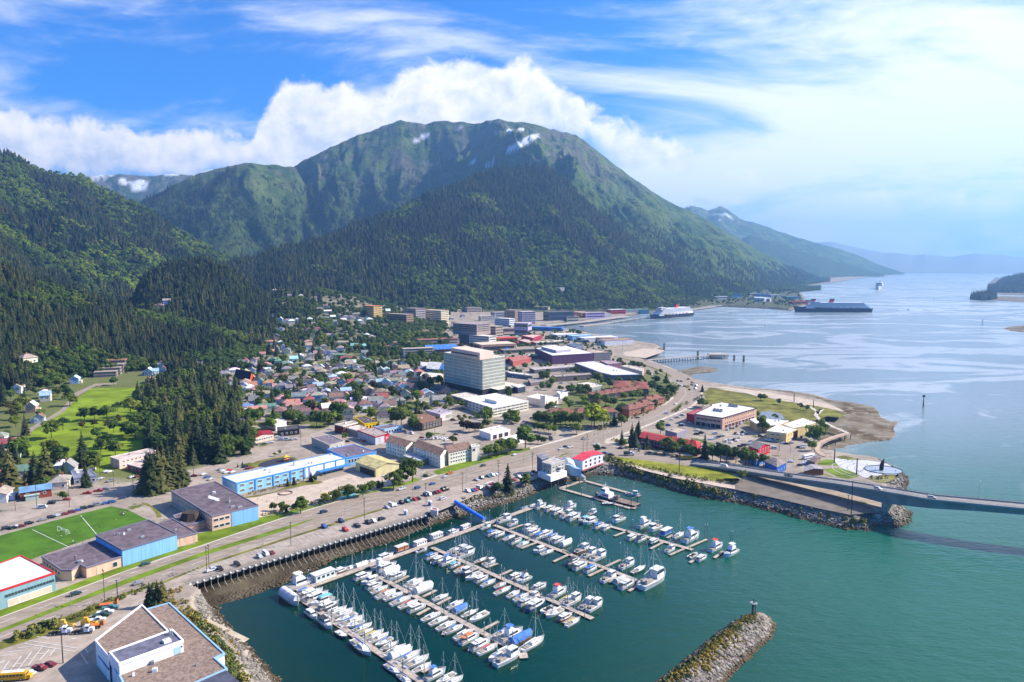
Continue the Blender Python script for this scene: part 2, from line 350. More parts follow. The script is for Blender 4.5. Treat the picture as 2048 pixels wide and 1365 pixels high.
def build_heights():
 sd_ = sdist(land_poly, GX, GY)
 wob = (fbm(GX / 9, GY / 9, 3, 3) - .5) * 2.2
 zb = np.clip((sd_ + wob * np.clip(1 - np.abs(sd_) / 30, 0, 1)) * 0.52, -7, LAND)
 cover = np.zeros((NR, NA, 4), np.float32); cover[..., 3] = 1
 cov2 = np.zeros((NR, NA, 4), np.float32); cov2[..., 3] = 1
 WB = [P(x, y, 6)[:2] for x, y in ((362, 1160), (849, 1024))] + [P(x, y, 0)[:2] for x, y in ((862, 1056), (808, 1084), (760, 1102), (680, 1127), (600, 1166), (520, 1200), (430, 1222), (400, 1200))]
 s = sdist(WB, GX, GY); zb = np.where(s > -.4, np.minimum(zb, np.where(sd_ > 0, np.clip(sd_ * .085 + wob * .15, -1, 1.3), zb)), zb); cov2[..., 1] = np.where((s > 0) & (sd_ > 7.5), .8, cov2[..., 1])
 m = sdist(mud_poly, GX, GY); zm = np.clip(m * 0.06 + (fbm(GX / 25, GY / 25, 5, 4) - .42) * 1.3, -3, 1.6)
 sel = (m > 0) & (zm > zb); zb = np.where(sel, zm, zb); cover[..., 2] = np.maximum(cover[..., 2], np.where((m > -2) & (zb < 2.2), 1, 0))
 for poly, top, k in ((ISL1, 0.8, .05), (ISL2, 1.6, .02), (ISL3, 1.2, .05), (ISL4, 2.5, .02)):
  s = sdist(poly, GX, GY); zi = np.clip(s * k, -3, top); sel = (zi > zb) & (s > -30); zb = np.where(sel, zi, zb)
  cover[..., 2] = np.where(sel & (s > -5), 1, cover[..., 2])
 s = sdist(BRK, GX, GY); zi = np.clip(s * 0.62, -7, 7.0); zb = np.maximum(zb, zi)
 cov2[..., 1] = np.maximum(cov2[..., 1], np.clip((s - 7.0) / 3, 0, 1))
 Z = zb.copy(); lid = np.full(Z.shape, -1, np.int8); tt = np.zeros(Z.shape, np.float32)
 for li, (nm, crest, dc, db, p, amp) in enumerate(LAYERS):
  cp = pts(crest); a = np.array([azte(x, y)[0] for x, y in cp]); e = np.array([azte(x, y)[1] for x, y in cp])
  te = np.interp(AZ, a, e, left=-9, right=-9)
  Dc = per_az(dc, AZ); Db = per_az(db, AZ)
  zc = np.where(te < -5, -500, H + te * Dc)
  jag = (fbm(AZ * 90, AZ * 0, 40 + li, 4) - .5) * np.clip(zc, 0, 900) * (0.02 if nm not in ('town', 'pale') else 0)
  zc = zc + jag
  R_ = RR[:, None]; t = (R_ - Db) / (Dc - Db); z0 = np.minimum(zb, LAND) * 0 + (0.0 if nm in ('pale', 'far', 'far2', 'isle') else 5.5)
  tc = np.clip(t, 0, 1)
  tang = AZ[None, :] * np.clip(Dc, 500, 9000)[None, :]
  wx = (fbm(GX / 900, GY / 900, 30 + li, 3) - .5) * 700; g1 = fbm((tang + wx) / 620 + R_ / 2600, (R_ + wx) / 1300 + tang / 1900, 60 + li, 6, True, 0.55)
  g0 = fbm((tang + wx) / 1500 + 3.3, (R_ + wx) / 3600 - tang / 2600, 70 + li, 3, True, 0.5)
  g2 = fbm((GX + wx * .4) / 210, (GY + wx * .4) / 300, 80 + li, 5, True)
  relief = np.clip(zc - z0, 0, 1400)
  front = z0 + relief * (tc ** p + amp * np.sin(np.pi * tc) ** .8 * ((g1 - .62) * 2.0 + (g2 - .6) * .6 + (g0 - .6) * 1.3))
  back = zc - (R_ - Dc) * 0.45
  z = np.where(t <= 1, front, back); z = np.where((t < 0) | (te < -5)[None, :], -500, z)
  if nm == 'town': z = np.where((t > 1) & (te > -5)[None, :], np.maximum(zc, 5) + 0 * R_, z)
  sel = z > Z; Z = np.where(sel, z, Z); lid = np.where(sel, li, lid); tt = np.where(sel, tc, tt)
 return Z, lid, tt, cover, cov2, sd_
GZ, LID, TT, COV, COV2, SHD = build_heights()
LNAME = [l[0] for l in LAYERS]
def hgrid(x, y):
 """terrain height at world points"""
 r = np.hypot(x, y); a = np.arctan2(x, y)
 i = np.clip((np.log(np.maximum(r, 201)) - LR0) / (LR1 - LR0) * (NR - 1), 0, NR - 1.001); j = np.clip((a - AZ[0]) / (AZ[-1] - AZ[0]) * (NA - 1), 0, NA - 1.001)
 i0 = i.astype(int) if hasattr(i, 'astype') else int(i); j0 = j.astype(int) if hasattr(j, 'astype') else int(j); u = i - i0; v = j - j0
 return (GZ[i0, j0] * (1 - v) + GZ[i0, j0 + 1] * v) * (1 - u) + (GZ[i0 + 1, j0] * (1 - v) + GZ[i0 + 1, j0 + 1] * v) * u
def G(px, py):
 """first point of the ground that the photo point looks at"""
 d = ray(px, py); a = math.atan2(d.x, d.y); hl = math.hypot(d.x, d.y); te = d.z / hl
 j = min(max((a - AZ[0]) / (AZ[-1] - AZ[0]) * (NA - 1), 0), NA - 1.001); j0 = int(j); v = j - j0
 colz = GZ[:, j0] * (1 - v) + GZ[:, j0 + 1] * v; dz = colz - (H + te * RR)
 k = int(np.argmax(dz >= 0))
 if dz[k] < 0: k = NR - 1
 if k == 0: r = RR[0]
 else:
  f = -dz[k - 1] / (dz[k] - dz[k - 1]); r = RR[k - 1] + f * (RR[k] - RR[k - 1])
 x, y = r * d.x / hl, r * d.y / hl
 return Vector((x, y, float(hgrid(x, y))))
def in_px(poly, PX, PY):
 return sdist(poly, PX, PY)
def project(X, Y, Z):
 f = Vector((0, math.cos(PITCH), -math.sin(PITCH))); dz = Z - H
 w = Y * f.y + dz * f.z; up = Y * math.sin(PITCH) + dz * math.cos(PITCH)
 return CX + FPX * X / w, CY - FPX * up / w
def build_terrain():
 PX, PY = project(GX, GY, GZ)
 # patches of snow near the tops, bare rock, meadows: kinds of ground with shapes of their own
 def patch(poly, soft=2.0): return np.clip(in_px(pts(poly), PX, PY) / soft + .5, 0, 1)
 ismain = LID == LNAME.index('main')
 snow = np.zeros(GZ.shape)
 for q in ("1010,303 1020,294 1034,285 1050,277 1062,270 1078,268 1080,273 1066,281 1052,290 1030,299 1014,305", "824,283 838,275 852,268 860,265 858,271 846,279 830,286",
              "1012,262 1020,259 1026,262 1020,267", "1036,258 1046,256 1050,260 1040,262", "938,326 952,320 952,325 942,329", "968,333 990,320 994,323 975,336", "905,255 925,251 926,254 908,258", "985,268 996,264 998,268"):
  snow = np.maximum(snow, patch(q) * ismain)
 sr = LID == LNAME.index('snowridge')
 n1 = fbm(GX / 160, GY / 160, 11, 4)
 snow = np.maximum(snow, np.clip((n1 - .60 + (TT - .80) * .8) * 9, 0, 1) * sr)
 fr = LID == LNAME.index('far')
 snow = np.maximum(snow, .3 * (LID == LNAME.index('pale')))  # farthest ridge whitened all over to imitate distance haze
 snow = np.maximum(snow, np.clip((n1 - .6 + (TT - .9) * 1.5) * 7, 0, 1) * fr * (PX < 1480))
 n2 = fbm(GX / 260, GY / 260, 12, 5)
 treeline = np.where(PX > 1060, np.clip(540 - (PX - 1090) * 1.25, 60, 540), 560) + (n2 - .5) * np.where(PX > 1060, 260, 520)
 alp = np.clip((GZ - treeline) / 140, 0, 1) * np.where((PX < 1060) & ismain, np.clip(.25 + (n2 - .42) * 4, 0, 1), 1) * (ismain | (LID == LNAME.index('midleft')) | fr)
 rock = np.clip((fbm(GX / 90, GY / 90, 13, 5, True) - .63) * 7, 0, 1) * np.clip((GZ - 520) / 250, 0, 1) * .8
 rock = np.maximum(rock, patch("445,395 470,385 500,392 520,410 500,440 480,455 455,440", 14) * np.clip((n1 - .42) * 6, 0, 1) * .8)
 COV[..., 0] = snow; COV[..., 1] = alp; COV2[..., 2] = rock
 forest = ((LID >= 0) & (LID != LNAME.index('town'))).astype(np.float32)
 forest = np.maximum(forest, (LID == LNAME.index('town')) * .45); forest = np.maximum(forest, .75 * ((LID < 0) & (SHD > 8) & (GY > 2250) & (PX < 1640)))
 COV2[..., 0] = forest
 far_left = (PX < 470) & (PY < 720) & (GY < 1300)
 COV2[..., 1] = np.maximum(COV2[..., 1], np.clip(patch("-200,760 40,700 160,760 260,720 330,745 470,760 490,900 330,960 60,960 -200,1000", 20), 0, .85) * (LID < 0))
 # gardens of the old town
 COV2[..., 1] = np.maximum(COV2[..., 1], patch("380,690 700,660 880,700 890,770 860,830 700,850 640,860 480,870", 12) * np.clip((fbm(GX / 16, GY / 16, 15, 3) - .44) * 12, 0, 1) * .9)
 COV2[..., 1] = np.maximum(COV2[..., 1], patch("1120,810 1160,760 1330,745 1350,790 1290,830 1190,850 1080,860 1060,840", 8) * .8)
 me = bpy.data.meshes.new('terrain'); nv = NR * NA
 co = np.stack([GX, GY, GZ], -1).reshape(-1).astype(np.float32)
 idx = np.arange(nv, dtype=np.int32).reshape(NR, NA); q = np.stack([idx[:-1, :-1], idx[:-1, 1:], idx[1:, 1:], idx[1:, :-1]], -1).reshape(-1)
 nf = (NR - 1) * (NA - 1)
 me.vertices.add(nv); me.vertices.foreach_set('co', co); me.loops.add(nf * 4); me.loops.foreach_set('vertex_index', q)
 me.polygons.add(nf); me.polygons.foreach_set('loop_start', np.arange(0, nf * 4, 4, dtype=np.int32)); me.polygons.foreach_set('loop_total', np.full(nf, 4, np.int32))
 me.polygons.foreach_set('use_smooth', np.ones(nf, bool)); me.update(); me.validate()
 for nm, arr in (('cover', COV), ('cover2', COV2)):
  at = me.attributes.new(nm, 'FLOAT_COLOR', 'POINT'); at.data.foreach_set('color', arr.reshape(-1).astype(np.float32))
 m, n, b = new_mat('land_cover')
 geo = n.n('ShaderNodeNewGeometry'); pos = geo.outputs['Position']; sp = n.n('ShaderNodeSeparateXYZ'); n.l(pos, sp.inputs[0]); z = sp.outputs[2]
 c1 = n.n('ShaderNodeAttribute', attribute_name='cover'); s1 = n.n('ShaderNodeSeparateColor'); n.l(c1.outputs['Color'], s1.inputs[0])
 c2 = n.n('ShaderNodeAttribute', attribute_name='cover2'); s2 = n.n('ShaderNodeSeparateColor'); n.l(c2.outputs['Color'], s2.inputs[0])
 fine = n.noise(pos, 0.35, 5, 0.65); mid = n.noise(pos, 0.03, 5, 0.6); broad = n.noise(pos, 0.006, 5, 0.62)
 city = n.mix(n.ss(mid, .35, .65), (0.29, 0.24, 0.195), (0.40, 0.34, 0.275)); city = n.mix(n.math('MULTIPLY', n.ss(n.noise(pos, .12, 5, .7), .46, .60), .7), city, (0.22, 0.185, 0.155)); city = n.mix(n.ss(n.noise(pos, .055, 4, .6), .60, .68), city, (0.10, 0.125, 0.03))
 grass = n.mix(n.ss(fine, .3, .7), (0.06, 0.095, 0.016), (0.13, 0.15, 0.022))
 base = n.mix(s2.outputs[1], city, grass)
 wood = n.mix(n.ss(mid, .35, .65), (0.022, 0.040, 0.011), (0.055, 0.085, 0.016))
 base = n.mix(s2.outputs[0], base, wood)
 meadow = n.mix(n.ss(broad, .38, .62), (0.050, 0.100, 0.030), (0.125, 0.170, 0.042))
 meadow = n.mix(n.ss(n.noise(pos, 0.014, 6, 0.7), .52, .60), meadow, (0.022, 0.042, 0.012))
 base = n.mix(s1.outputs[1], base, meadow)
 base = n.mix(s2.outputs[2], base, n.mix(fine, (0.13, 0.115, 0.09), (0.20, 0.175, 0.14)))
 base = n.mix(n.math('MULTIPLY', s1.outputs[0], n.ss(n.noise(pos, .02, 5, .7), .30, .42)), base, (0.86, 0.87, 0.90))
 mudc = n.mix(n.ss(mid, .4, .6), (0.105, 0.075, 0.042), (0.20, 0.17, 0.125))
 mudc = n.mix(n.ss(n.noise(pos, .09, 4, .6), .52, .6), mudc, (0.23, 0.205, 0.165))
 base = n.mix(s1.outputs[2], base, mudc)
 # the bank: weed at the waterline, stones above it
 zz = n.math('ADD', z, n.math('MULTIPLY', n.math('SUBTRACT', mid, .5), 1.6))
 vo = n.n('ShaderNodeTexVoronoi', feature='F1'); vo.inputs['Scale'].default_value = 0.75; n.l(pos, vo.inputs['Vector'])
 vr = n.n('ShaderNodeSeparateColor'); n.l(vo.outputs['Color'], vr.inputs[0])
 stone = n.mix(vr.outputs[0], (0.12, 0.105, 0.09), (0.30, 0.275, 0.24))
 near = n.math('MULTIPLY', n.math('SUBTRACT', 1, s1.outputs[2]), n.ss(z, 5.6, 4.6))
 near = n.math('MULTIPLY', near, n.math('SUBTRACT', 1, s2.outputs[1]))
 base = n.mix(near, base, stone)
 weed = n.mix(n.ss(mid, .4, .6), (0.055, 0.043, 0.027), (0.12, 0.096, 0.062))
 base = n.mix(n.math('MULTIPLY', n.ss(zz, 2.1, 1.1), n.math('SUBTRACT', 1, s1.outputs[2])), base, weed)
 base = n.mix(n.ss(z, -0.2, -3.5), base, (0.010, 0.045, 0.040))
 n.l(base, b.inputs['Base Color']); b.inputs['Roughness'].default_value = 0.92; b.inputs['Specular IOR Level'].default_value = 0.05
 hgt = n.math('ADD', n.math('MULTIPLY', n.noise(pos, 0.045, 6, .7), n.math('MULTIPLY', s2.outputs[0], 14.0)), n.math('MULTIPLY', n.math('MULTIPLY', near, vo.outputs['Distance']), -0.9))
 hgt = n.math('ADD', hgt, n.math('MULTIPLY', n.noise(pos, 0.03, 7, .75), n.math('MULTIPLY', s1.outputs[1], 34.0)))
 bn = n.n('ShaderNodeBump', i_Strength=0.9, i_Distance=1.0); n.l(hgt, bn.inputs['Height']); n.l(bn.outputs[0], b.inputs['Normal'])
 me.materials.append(m)
 return tag(link('terrain', me), 'mountain slopes, town flats and shore banks', kind='structure')
build_terrain()
def build_water():
 mb = MB(); mb.add([(-30000, 60, 0), (30000, 60, 0), (30000, 30000, 0), (-30000, 30000, 0)], [(0, 1, 2, 3)])
 m, n, b = new_mat('sea_water'); geo = n.n('ShaderNodeNewGeometry'); pos = geo.outputs['Position']
 sp = n.n('ShaderNodeSeparateXYZ'); n.l(pos, sp.inputs[0])
 murk = n.noise(pos, 0.006, 4, .6)
 # base colour lightened towards the sun side in place of glint
 glint_mix = n.math('ADD', n.ss(sp.outputs[0], -40, 210), n.math('MULTIPLY', n.math('SUBTRACT', murk, .5), .5), clamp=True)
 glint_mix = n.math('MAXIMUM', glint_mix, n.ss(sp.outputs[1], 420, 620))
 c = n.mix(glint_mix, (0.0002, 0.024, 0.015), (0.008, 0.098, 0.066))
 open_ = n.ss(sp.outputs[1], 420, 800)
 c = n.mix(open_, c, (0.17, 0.225, 0.25))  # far water colour paled to imitate reflected sky
 n.l(c, b.inputs['Base Color'])
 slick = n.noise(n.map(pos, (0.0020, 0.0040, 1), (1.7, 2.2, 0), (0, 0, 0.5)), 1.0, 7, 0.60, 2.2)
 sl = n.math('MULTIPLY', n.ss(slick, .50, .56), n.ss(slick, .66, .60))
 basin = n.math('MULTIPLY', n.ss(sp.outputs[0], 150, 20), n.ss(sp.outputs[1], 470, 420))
 n.l(n.mix(n.math('MULTIPLY', n.math('MULTIPLY', sl, open_), .75), c, (0.44, 0.48, 0.51)), b.inputs['Base Color'])  # pale streak colour stands in for the sheen of smooth slicks
 b.inputs['Roughness'].default_value = 0.06
 n.put(b.inputs['Roughness'], n.ss(sp.outputs[1], 300, 2500, .05, .20))
 b.inputs['IOR'].default_value = 1.33; n.put(b.inputs['Specular IOR Level'], n.ss(sp.outputs[1], 380, 700, .34, .5))
 w1 = n.noise(n.map(pos, (0.55, 1.25, 1), (0, 0, 0), (0, 0, 0.35)), 0.42, 4, .62); w2 = n.noise(n.map(pos, (1, 1.7, 1), (0, 0, 0), (0, 0, -0.2)), 0.09, 3, .55)
 hh = n.math('ADD', n.math('MULTIPLY', w1, 0.5), n.math('MULTIPLY', w2, 1.0))
 st = n.math('MULTIPLY', n.math('SUBTRACT', 1.0, n.math('MULTIPLY', basin, .80)), 0.75)
 bn = n.n('ShaderNodeBump', i_Distance=1.0); n.l(st, bn.inputs['Strength']); n.l(hh, bn.inputs['Height']); n.l(bn.outputs[0], b.inputs['Normal'])
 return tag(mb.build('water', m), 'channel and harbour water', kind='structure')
build_water()
def build_haze():
 mb = MB(); mb.box(0, 10000, 635, 40000, 20600, 1290)
 m = bpy.data.materials.new('haze_air'); m.use_nodes = True; n = NT(m.node_tree); m.node_tree.nodes.clear()
 v = n.n('ShaderNodeVolumePrincipled', i_Density=8.0e-5, i_Anisotropy=0.38); v.inputs['Color'].default_value = (0.25, 0.53, 1.0, 1)
 o = n.n('ShaderNodeOutputMaterial'); n.l(v.outputs[0], o.inputs['Volume'])
 return tag(mb.build('haze', m), 'thin blue air', kind='stuff')
build_haze()
# ---------------------------------------------------------------- sheets on the flat ground
_lvl = [0]
def sheet(name, spec, m, z=LAND, lift=0.03, kind='structure', label=None):
 q = [P(x, y, z) for x, y in (pts(spec) if isinstance(spec, str) else spec)]
 bm = bmesh.new(); vs = [bm.verts.new((p.x, p.y, z + lift)) for p in q]
 f = bm.faces.new(vs); bm.normal_update()
 if f.normal.z < 0: f.normal_flip()
 bmesh.ops.triangulate(bm, faces=[f]); me = bpy.data.meshes.new(name); bm.to_mesh(me); bm.free(); me.materials.append(m)
 return tag(link(name, me), label, kind=kind)
def strip(name, a, b, m, lift=0.05, z=LAND):
 return sheet(name, pts(a) + pts(b)[::-1], m, z, lift)
def ribbon(mb, path, w, lift, z=None, mi=0):
 """flat band along a world path; z None follows the ground"""
 n = len(path)
 for k in range(n - 1):
  p, q = path[k], path[k + 1]; d = Vector((q[0] - p[0], q[1] - p[1])).normalized(); s = Vector((-d.y, d.x)) * (w / 2)
  zs = [(z if z is not None else float(hgrid(a[0], a[1]))) + lift for a in (p, q)]
  mb.add([(p[0] - s.x, p[1] - s.y, zs[0]), (q[0] - s.x, q[1] - s.y, zs[1]), (q[0] + s.x, q[1] + s.y, zs[1]), (p[0] + s.x, p[1] + s.y, zs[0])], [(0, 1, 2, 3)], mi)
# ---------------------------------------------------------------- roads, lots, lawns (sheets on the flat)
UP1 = "X:-260,1315 0,1237.6 260,1141.5 420,1088 518,1054 613,1023 684.6,1002.6 766.7,983 843.6,961.5 905,943 966.7,924.6 1059,899 1095,889 1148,875 1183,863 1236,845.5 1288.5,828 1332,808.5 1348,796 1355,784 1352,770 1340,757 1318,744.5 1274,728 1226,716.7"
LO1 = "X:-260,1362 0,1284.5 260,1181.7 420,1124 490,1091 560,1079 625,1059 766.7,1017 839.5,994 905,971.8 1003.6,945 1075,926.7 1130,914 1165,905 1211,882 1236,873.6 1294,852.5 1341,833 1381.7,815.6 1397.5,799.8 1403.6,785.7 1399,773.4 1376,756 1340,737 1289,721 1230,709"
strip('highway', UP1, LO1, ASPH, 0.05)
strip('bridge_approach_road', "X:1155,892 1180,884 1200,886 1213,891 1253,898 1323.7,907 1420,923.7 1463,930", "X:1120,912 1160,905 1206,909 1228.7,910.5 1288.5,919 1420,934.5 1463,939", ASPH, 0.08)
sheet('parking_lot', "X:331,1166 345,1157 420,1127 560,1081 625,1061 766.7,1019 839.5,996 905,974 1003.6,947 1072,929 1080,938 1074,958 1010,978 960,988 925,1003 880,1022 850,1028 369,1166", ASPHL, lift=0.06)
strip('avenue', "X:-200,1085 0,1029 120,1001 160,991 232,973 300,954 400,937 503,912 560,895 610,873 650,858 668,846", "X:-200,1115 0,1052 160,1013 274,984 380,952 470,932 540,917 600,893 650,876 690,860 715,851", ASPHL, 0.06)
strip('street', "X:650,858 720,872 800,878 830,866 860,880 900,868 945,858", "X:668,868 720,886 800,894 860,900 905,890 950,876", ASPHL, 0.09)
strip('cemetery_road', "X:22,878 62,855 120,822 150,786 190,768 232,766", "X:34,897 70,858 130,823 157,791 192,772 234,769", ASPH, 0.10)
sheet('boat_ramp_road', "X:330,1163 369,1166 352,1180 338,1205 352,1222 390,1240 425,1258 455,1282 472,1300 440,1288 400,1262 350,1232 318,1215 300,1225 262,1245 215,1290 190,1292 180,1340 190,1420 -200,1420 -200,1330 0,1300 120,1262 200,1222 262,1188", ASPHL, lift=0.04)
# pavement edges along the highway
strip('pavement', "X:843.6,959 905,940.5 966.7,922 1059,896.5 1095,886.5 1148,872 1183,860 1236,842.5 1288.5,825 1330,806 1345,794", "X:843.6,962 905,943.5 966.7,925 1059,899.5 1095,889.5 1148,875.5 1183,863.5 1236,846 1288.5,828.5 1332,809 1348,797", PAVE, 0.11)
strip('pavement', "X:1211,879.5 1236,871 1294,850 1341,830.5 1381,813 1397,798 1402.5,785.7", "X:1211,882.5 1236,874.5 1294,853.5 1341,834 1383.5,816.5 1400,800.5 1406,786", PAVE, 0.11)
strip('pavement', "X:-100,1272 0,1235 260,1139 420,1085.5 518,1051.5 613,1020.5 684,1000", "X:-100,1274.5 0,1237.2 260,1141.2 420,1087.6 518,1053.6 613,1022.5 684,1002.2", PAVE, 0.11)
# lawns
sheet('lawn', "X:40,870 75,850 150,800 180,778 275,775 285,800 330,850 335,890 300,930 200,945 120,925 75,925 50,905", surf('park_grass', (0.165, 0.235, 0.012), 0.95, 0.3, 0.05, 0.3), lift=0.05)
sheet('sports_field', "X:-160,1110 -60,1088 100,1044 222,1013 255,1020 297,1041 300,1046 192,1074 100,1105 40,1128 -160,1190", TURF, lift=0.05)
strip('verge', "X:-100,1262 0,1221 110,1183 260,1126 330,1100 390,1088 395,1068 450,1056 510,1038 560,1026 700,994 822,962 825,955", "X:-100,1272 0,1235 260,1139 330,1114 390,1096 420,1085.5 470,1068 518,1051.5 613,1020.5 700,996 822,968 840,960", LAWN, 0.04)
strip('median', "X:-100,1296 0,1259 260,1156 420,1100 560,1057 628,1038", "X:-100,1304 0,1266 260,1165.5 420,1108 560,1064.6 628,1039", LAWN, 0.10)
strip('verge', "X:-100,1322 0,1285 150,1226 260,1182.5 331,1162", "X:-100,1338 0,1300 120,1262 200,1222 250,1192 331,1166", MEADOW, 0.07)
strip('verge', "X:331,1162 413,1128 560,1080 700,1037 766,1017", "X:331,1166 413,1132 560,1084 700,1040.5 766,1020.5", MEADOW, 0.10)
strip('verge', "K:810,600 960,548 1260,470 1450,420 1750,368", "K:860,638 1000,603 1300,513 1500,455 1760,388", LAWN, 0.12)
sheet('verge', "X:1228,913 1288.5,921 1420,938 1462,946 1482,962 1440,964 1350,948 1290,936 1240,924", surf('bank_grass', (0.19, 0.20, 0.018), 0.95, 0.4, 0.09, 0.4), lift=0.05)
sheet('gravel_lot', "X:1450,957 1500,958 1560,962 1640,985 1700,1000 1745,1015 1752,1026 1700,1030 1640,1018 1560,999 1490,984 1440,972 1430,962", surf('dark_gravel', (0.17, 0.145, 0.12), 0.95, 0.2, 0.12), lift=0.05)
strip('path', "X:1206,907 1240,922 1290,937 1350,951 1440,967 1470,972", "X:1204,911 1240,927 1290,942 1350,957 1440,974 1470,979", GRAV, 0.08)
sheet('school_yard', "X:470,1000 560,985 700,948 760,935 800,940 822,955 790,968 700,990 600,1018 520,1036 500,1020", GRAV, lift=0.03)
sheet('marsh', "X:1406,786 1420,775 1451,781 1510,790 1570,803 1630,812 1672,820 1690,828 1680,836 1655,833 1628,842 1600,838 1560,850 1500,852 1440,830 1415,806", MEADOW, lift=0.04)
sheet('gravel_beach', "X:1432,775 1451,774 1536,785 1600,796 1655,808 1690,823 1680,822 1630,812 1570,803 1510,790 1451,781", GRAV, lift=0.05)
sheet('pond', "X:1512,826 1540,822 1562,828 1570,838 1550,842 1520,840", surf('pond_water', (0.10, 0.13, 0.16), 0.08, 0.1), lift=0.08)
for q in ("W:455,600 520,560 600,545 690,545 750,612", "W:580,650 680,640 790,640 900,680 975,715 960,735 850,755 740,735", "W:545,700 610,700 700,735 640,725"):
 sheet('lawn', q, LAWN, lift=0.07)
sheet('lawn', "W:1040,748 1090,735 1230,715 1370,715 1360,760 1250,800 1150,790", MEADOW, lift=0.09)
sheet('lawn', "W:720,515 800,500 940,530 1000,545 900,552 760,535", MEADOW, lift=0.09)
sheet('plaza', "W:690,545 740,530 900,552 1050,552 1150,565 1280,590 1370,650 1410,690 1380,710 1230,712 1090,730 1040,745 980,715 900,680 790,640 750,612", surf('plaza_paving', (0.50, 0.51, 0.54), 0.8, 0.06, 0.3), lift=0.06)
sheet('traffic_island', "X:1222,894 1208,884 1216,878 1250,872 1290,862 1300,880 1290,902 1250,897", GRAV, lift=0.05)
strip('verge', "X:1226,712 1274,724 1318,739.5 1345,753", "X:1228,713.5 1274,726 1316,741.5 1340,755", MEADOW, 0.13)
for q in ("X:1345,819 1362,806 1366,806 1360,815 1350,820", "X:1370,773 1376,770 1380,773 1378,777 1371,777", "R:330,985 420,945 450,942 420,962 330,992"):
 sheet('traffic_island', q, MEADOW, lift=0.13)
sheet('beach_flat', "X:1245,706 1290,697 1330,701 1322,706 1290,717 1250,712", GRAV, lift=0.06)
# painted lines
def paint():
 mb = MB()
 def line(spec, w=0.18, dash=None, off=0.0, z=LAND + 0.15):
  q = [P(x, y, LAND) for x, y in pts(spec)]; pos = 0.0
  for a, b in zip(q, q[1:]):
   L = (b - a).length; d = (b - a) / L; s = Vector((-d.y, d.x, 0)) * w; t = 0.0
   while t < L:
    e = min(L, t + (dash[0] if dash else 12.0))
    p0, p1 = a + d * t, a + d * e
    mb.add([(p0.x - s.x, p0.y - s.y, z), (p1.x - s.x, p1.y - s.y, z), (p1.x + s.x, p1.y + s.y, z), (p0.x + s.x, p0.y + s.y, z)], [(0, 1, 2, 3)])
    t = e + (dash[1] if dash else 0.0)
 line("X:-100,1284 0,1247.5 260,1148.5 420,1094 560,1050 640,1026", .16, (6, 9)); line("X:-100,1314 0,1276 260,1174 420,1117 560,1072 640,1047", .16, (6, 9))
 line("X:640,1026 766,990 905,951 1059,907 1110,893", .14, (6, 9)); line("X:640,1047 766,1008 905,964 1059,919 1110,906", .14, (6, 9))
 line("X:640,1036 766,999 905,957.5 1059,913 1110,899", .16)
 line("X:1190,872 1250,855 1310,834 1352,811 1372,790 1370,776 1345,758", .16); line("X:1200,868 1260,849 1310,830", .14, (5, 8)); line("X:1205,879 1262,862 1320,840 1365,817 1386,792 1384,776 1360,758", .14, (5, 8))
 line("X:1230,897 1330,913 1420,927 1460,933", .14); line("X:-100,1075 0,1040 160,1002 280,968 400,943 520,914", .14)
 # parking bays on the wharf lot
 for k in range(46):
  t = k / 45; x = 385 + (800 - 385) * t; y = 1152 + (1026 - 1152) * t
  x2 = x - 15 + 3 * t; y2 = y - 8.5
  line(f"X:{x},{y} {x2},{y2}", .09)
 for k in range(14):
  x = 560 + k * 12.5; y = 1094 - k * 3.85; line(f"X:{x},{y} {x + 12},{y + 5.5}", .09)
 # bus lot
 for q in ("G:220,1022 670,1095", "G:258,995 695,1065", "G:330,960 435,978", "G:85,1175 0,1290", "G:190,1135 60,1305", "G:285,1095 155,1262", "G:375,1055 250,1220", "G:440,1075 352,1172", "G:490,1070 445,1132", "G:30,1250 95,1248", "G:140,1205 205,1200", "G:235,1162 300,1158", "G:330,1115 395,1110", "G:760,1065 790,1105", "G:720,1105 785,1205", "G:0,1135 105,1122", "G:60,1100 195,1083", "G:160,1062 290,1042"):
  line(q, .16)
 for q in ("G:0,1195 45,1175", "G:190,1275 220,1265", "G:640,980 680,975"): line(q, .3)
 for q in ("S:855,420 890,436", "S:640,640 700,650"): line(q, .12)
 return tag(mb.build('road_markings', MARK), kind='structure')
paint()
def pitch_lines():
 mb = MB()
 for a, b in (("I:6,690", "I:150,860"), ("G:290,0", "G:618,155")):
  p, q = [P(*pts(s)[0], LAND) for s in (a, b)]; d = (q - p).normalized(); s = Vector((-d.y, d.x, 0)) * .12; z = LAND + .09
  mb.add([(p.x - s.x, p.y - s.y, z), (q.x - s.x, q.y - s.y, z), (q.x + s.x, q.y + s.y, z), (p.x + s.x, p.y + s.y, z)], [(0, 1, 2, 3)])
 tag(mb.build('pitch_markings', WHITE), kind='structure')
pitch_lines()
def ramp():
 # ribbed concrete boat ramp running down into the basin
 a, b = P(*pts("H:1330,520")[0], 5.2), P(*pts("H:2060,880")[0], -2.2); d = (b - a); n = 34; s = Vector((-d.y, d.x, 0)).normalized() * 4.2
 mb = MB()
 for k in range(n):
  p, q = a + d * (k / n), a + d * ((k + .78) / n)
  h = .9
  mb.add([p - s, q - s, q + s, p + s, p - s - Vector((0, 0, h)), q - s - Vector((0, 0, h)), q + s - Vector((0, 0, h)), p + s - Vector((0, 0, h))], [(0, 1, 2, 3), (4, 7, 6, 5), (0, 4, 5, 1), (1, 5, 6, 2), (2, 6, 7, 3), (3, 7, 4, 0)])
 tag(mb.build('boat_ramp', surf('ramp_concrete', (0.40, 0.345, 0.265), .9, .15, .3)), kind='structure')
ramp()
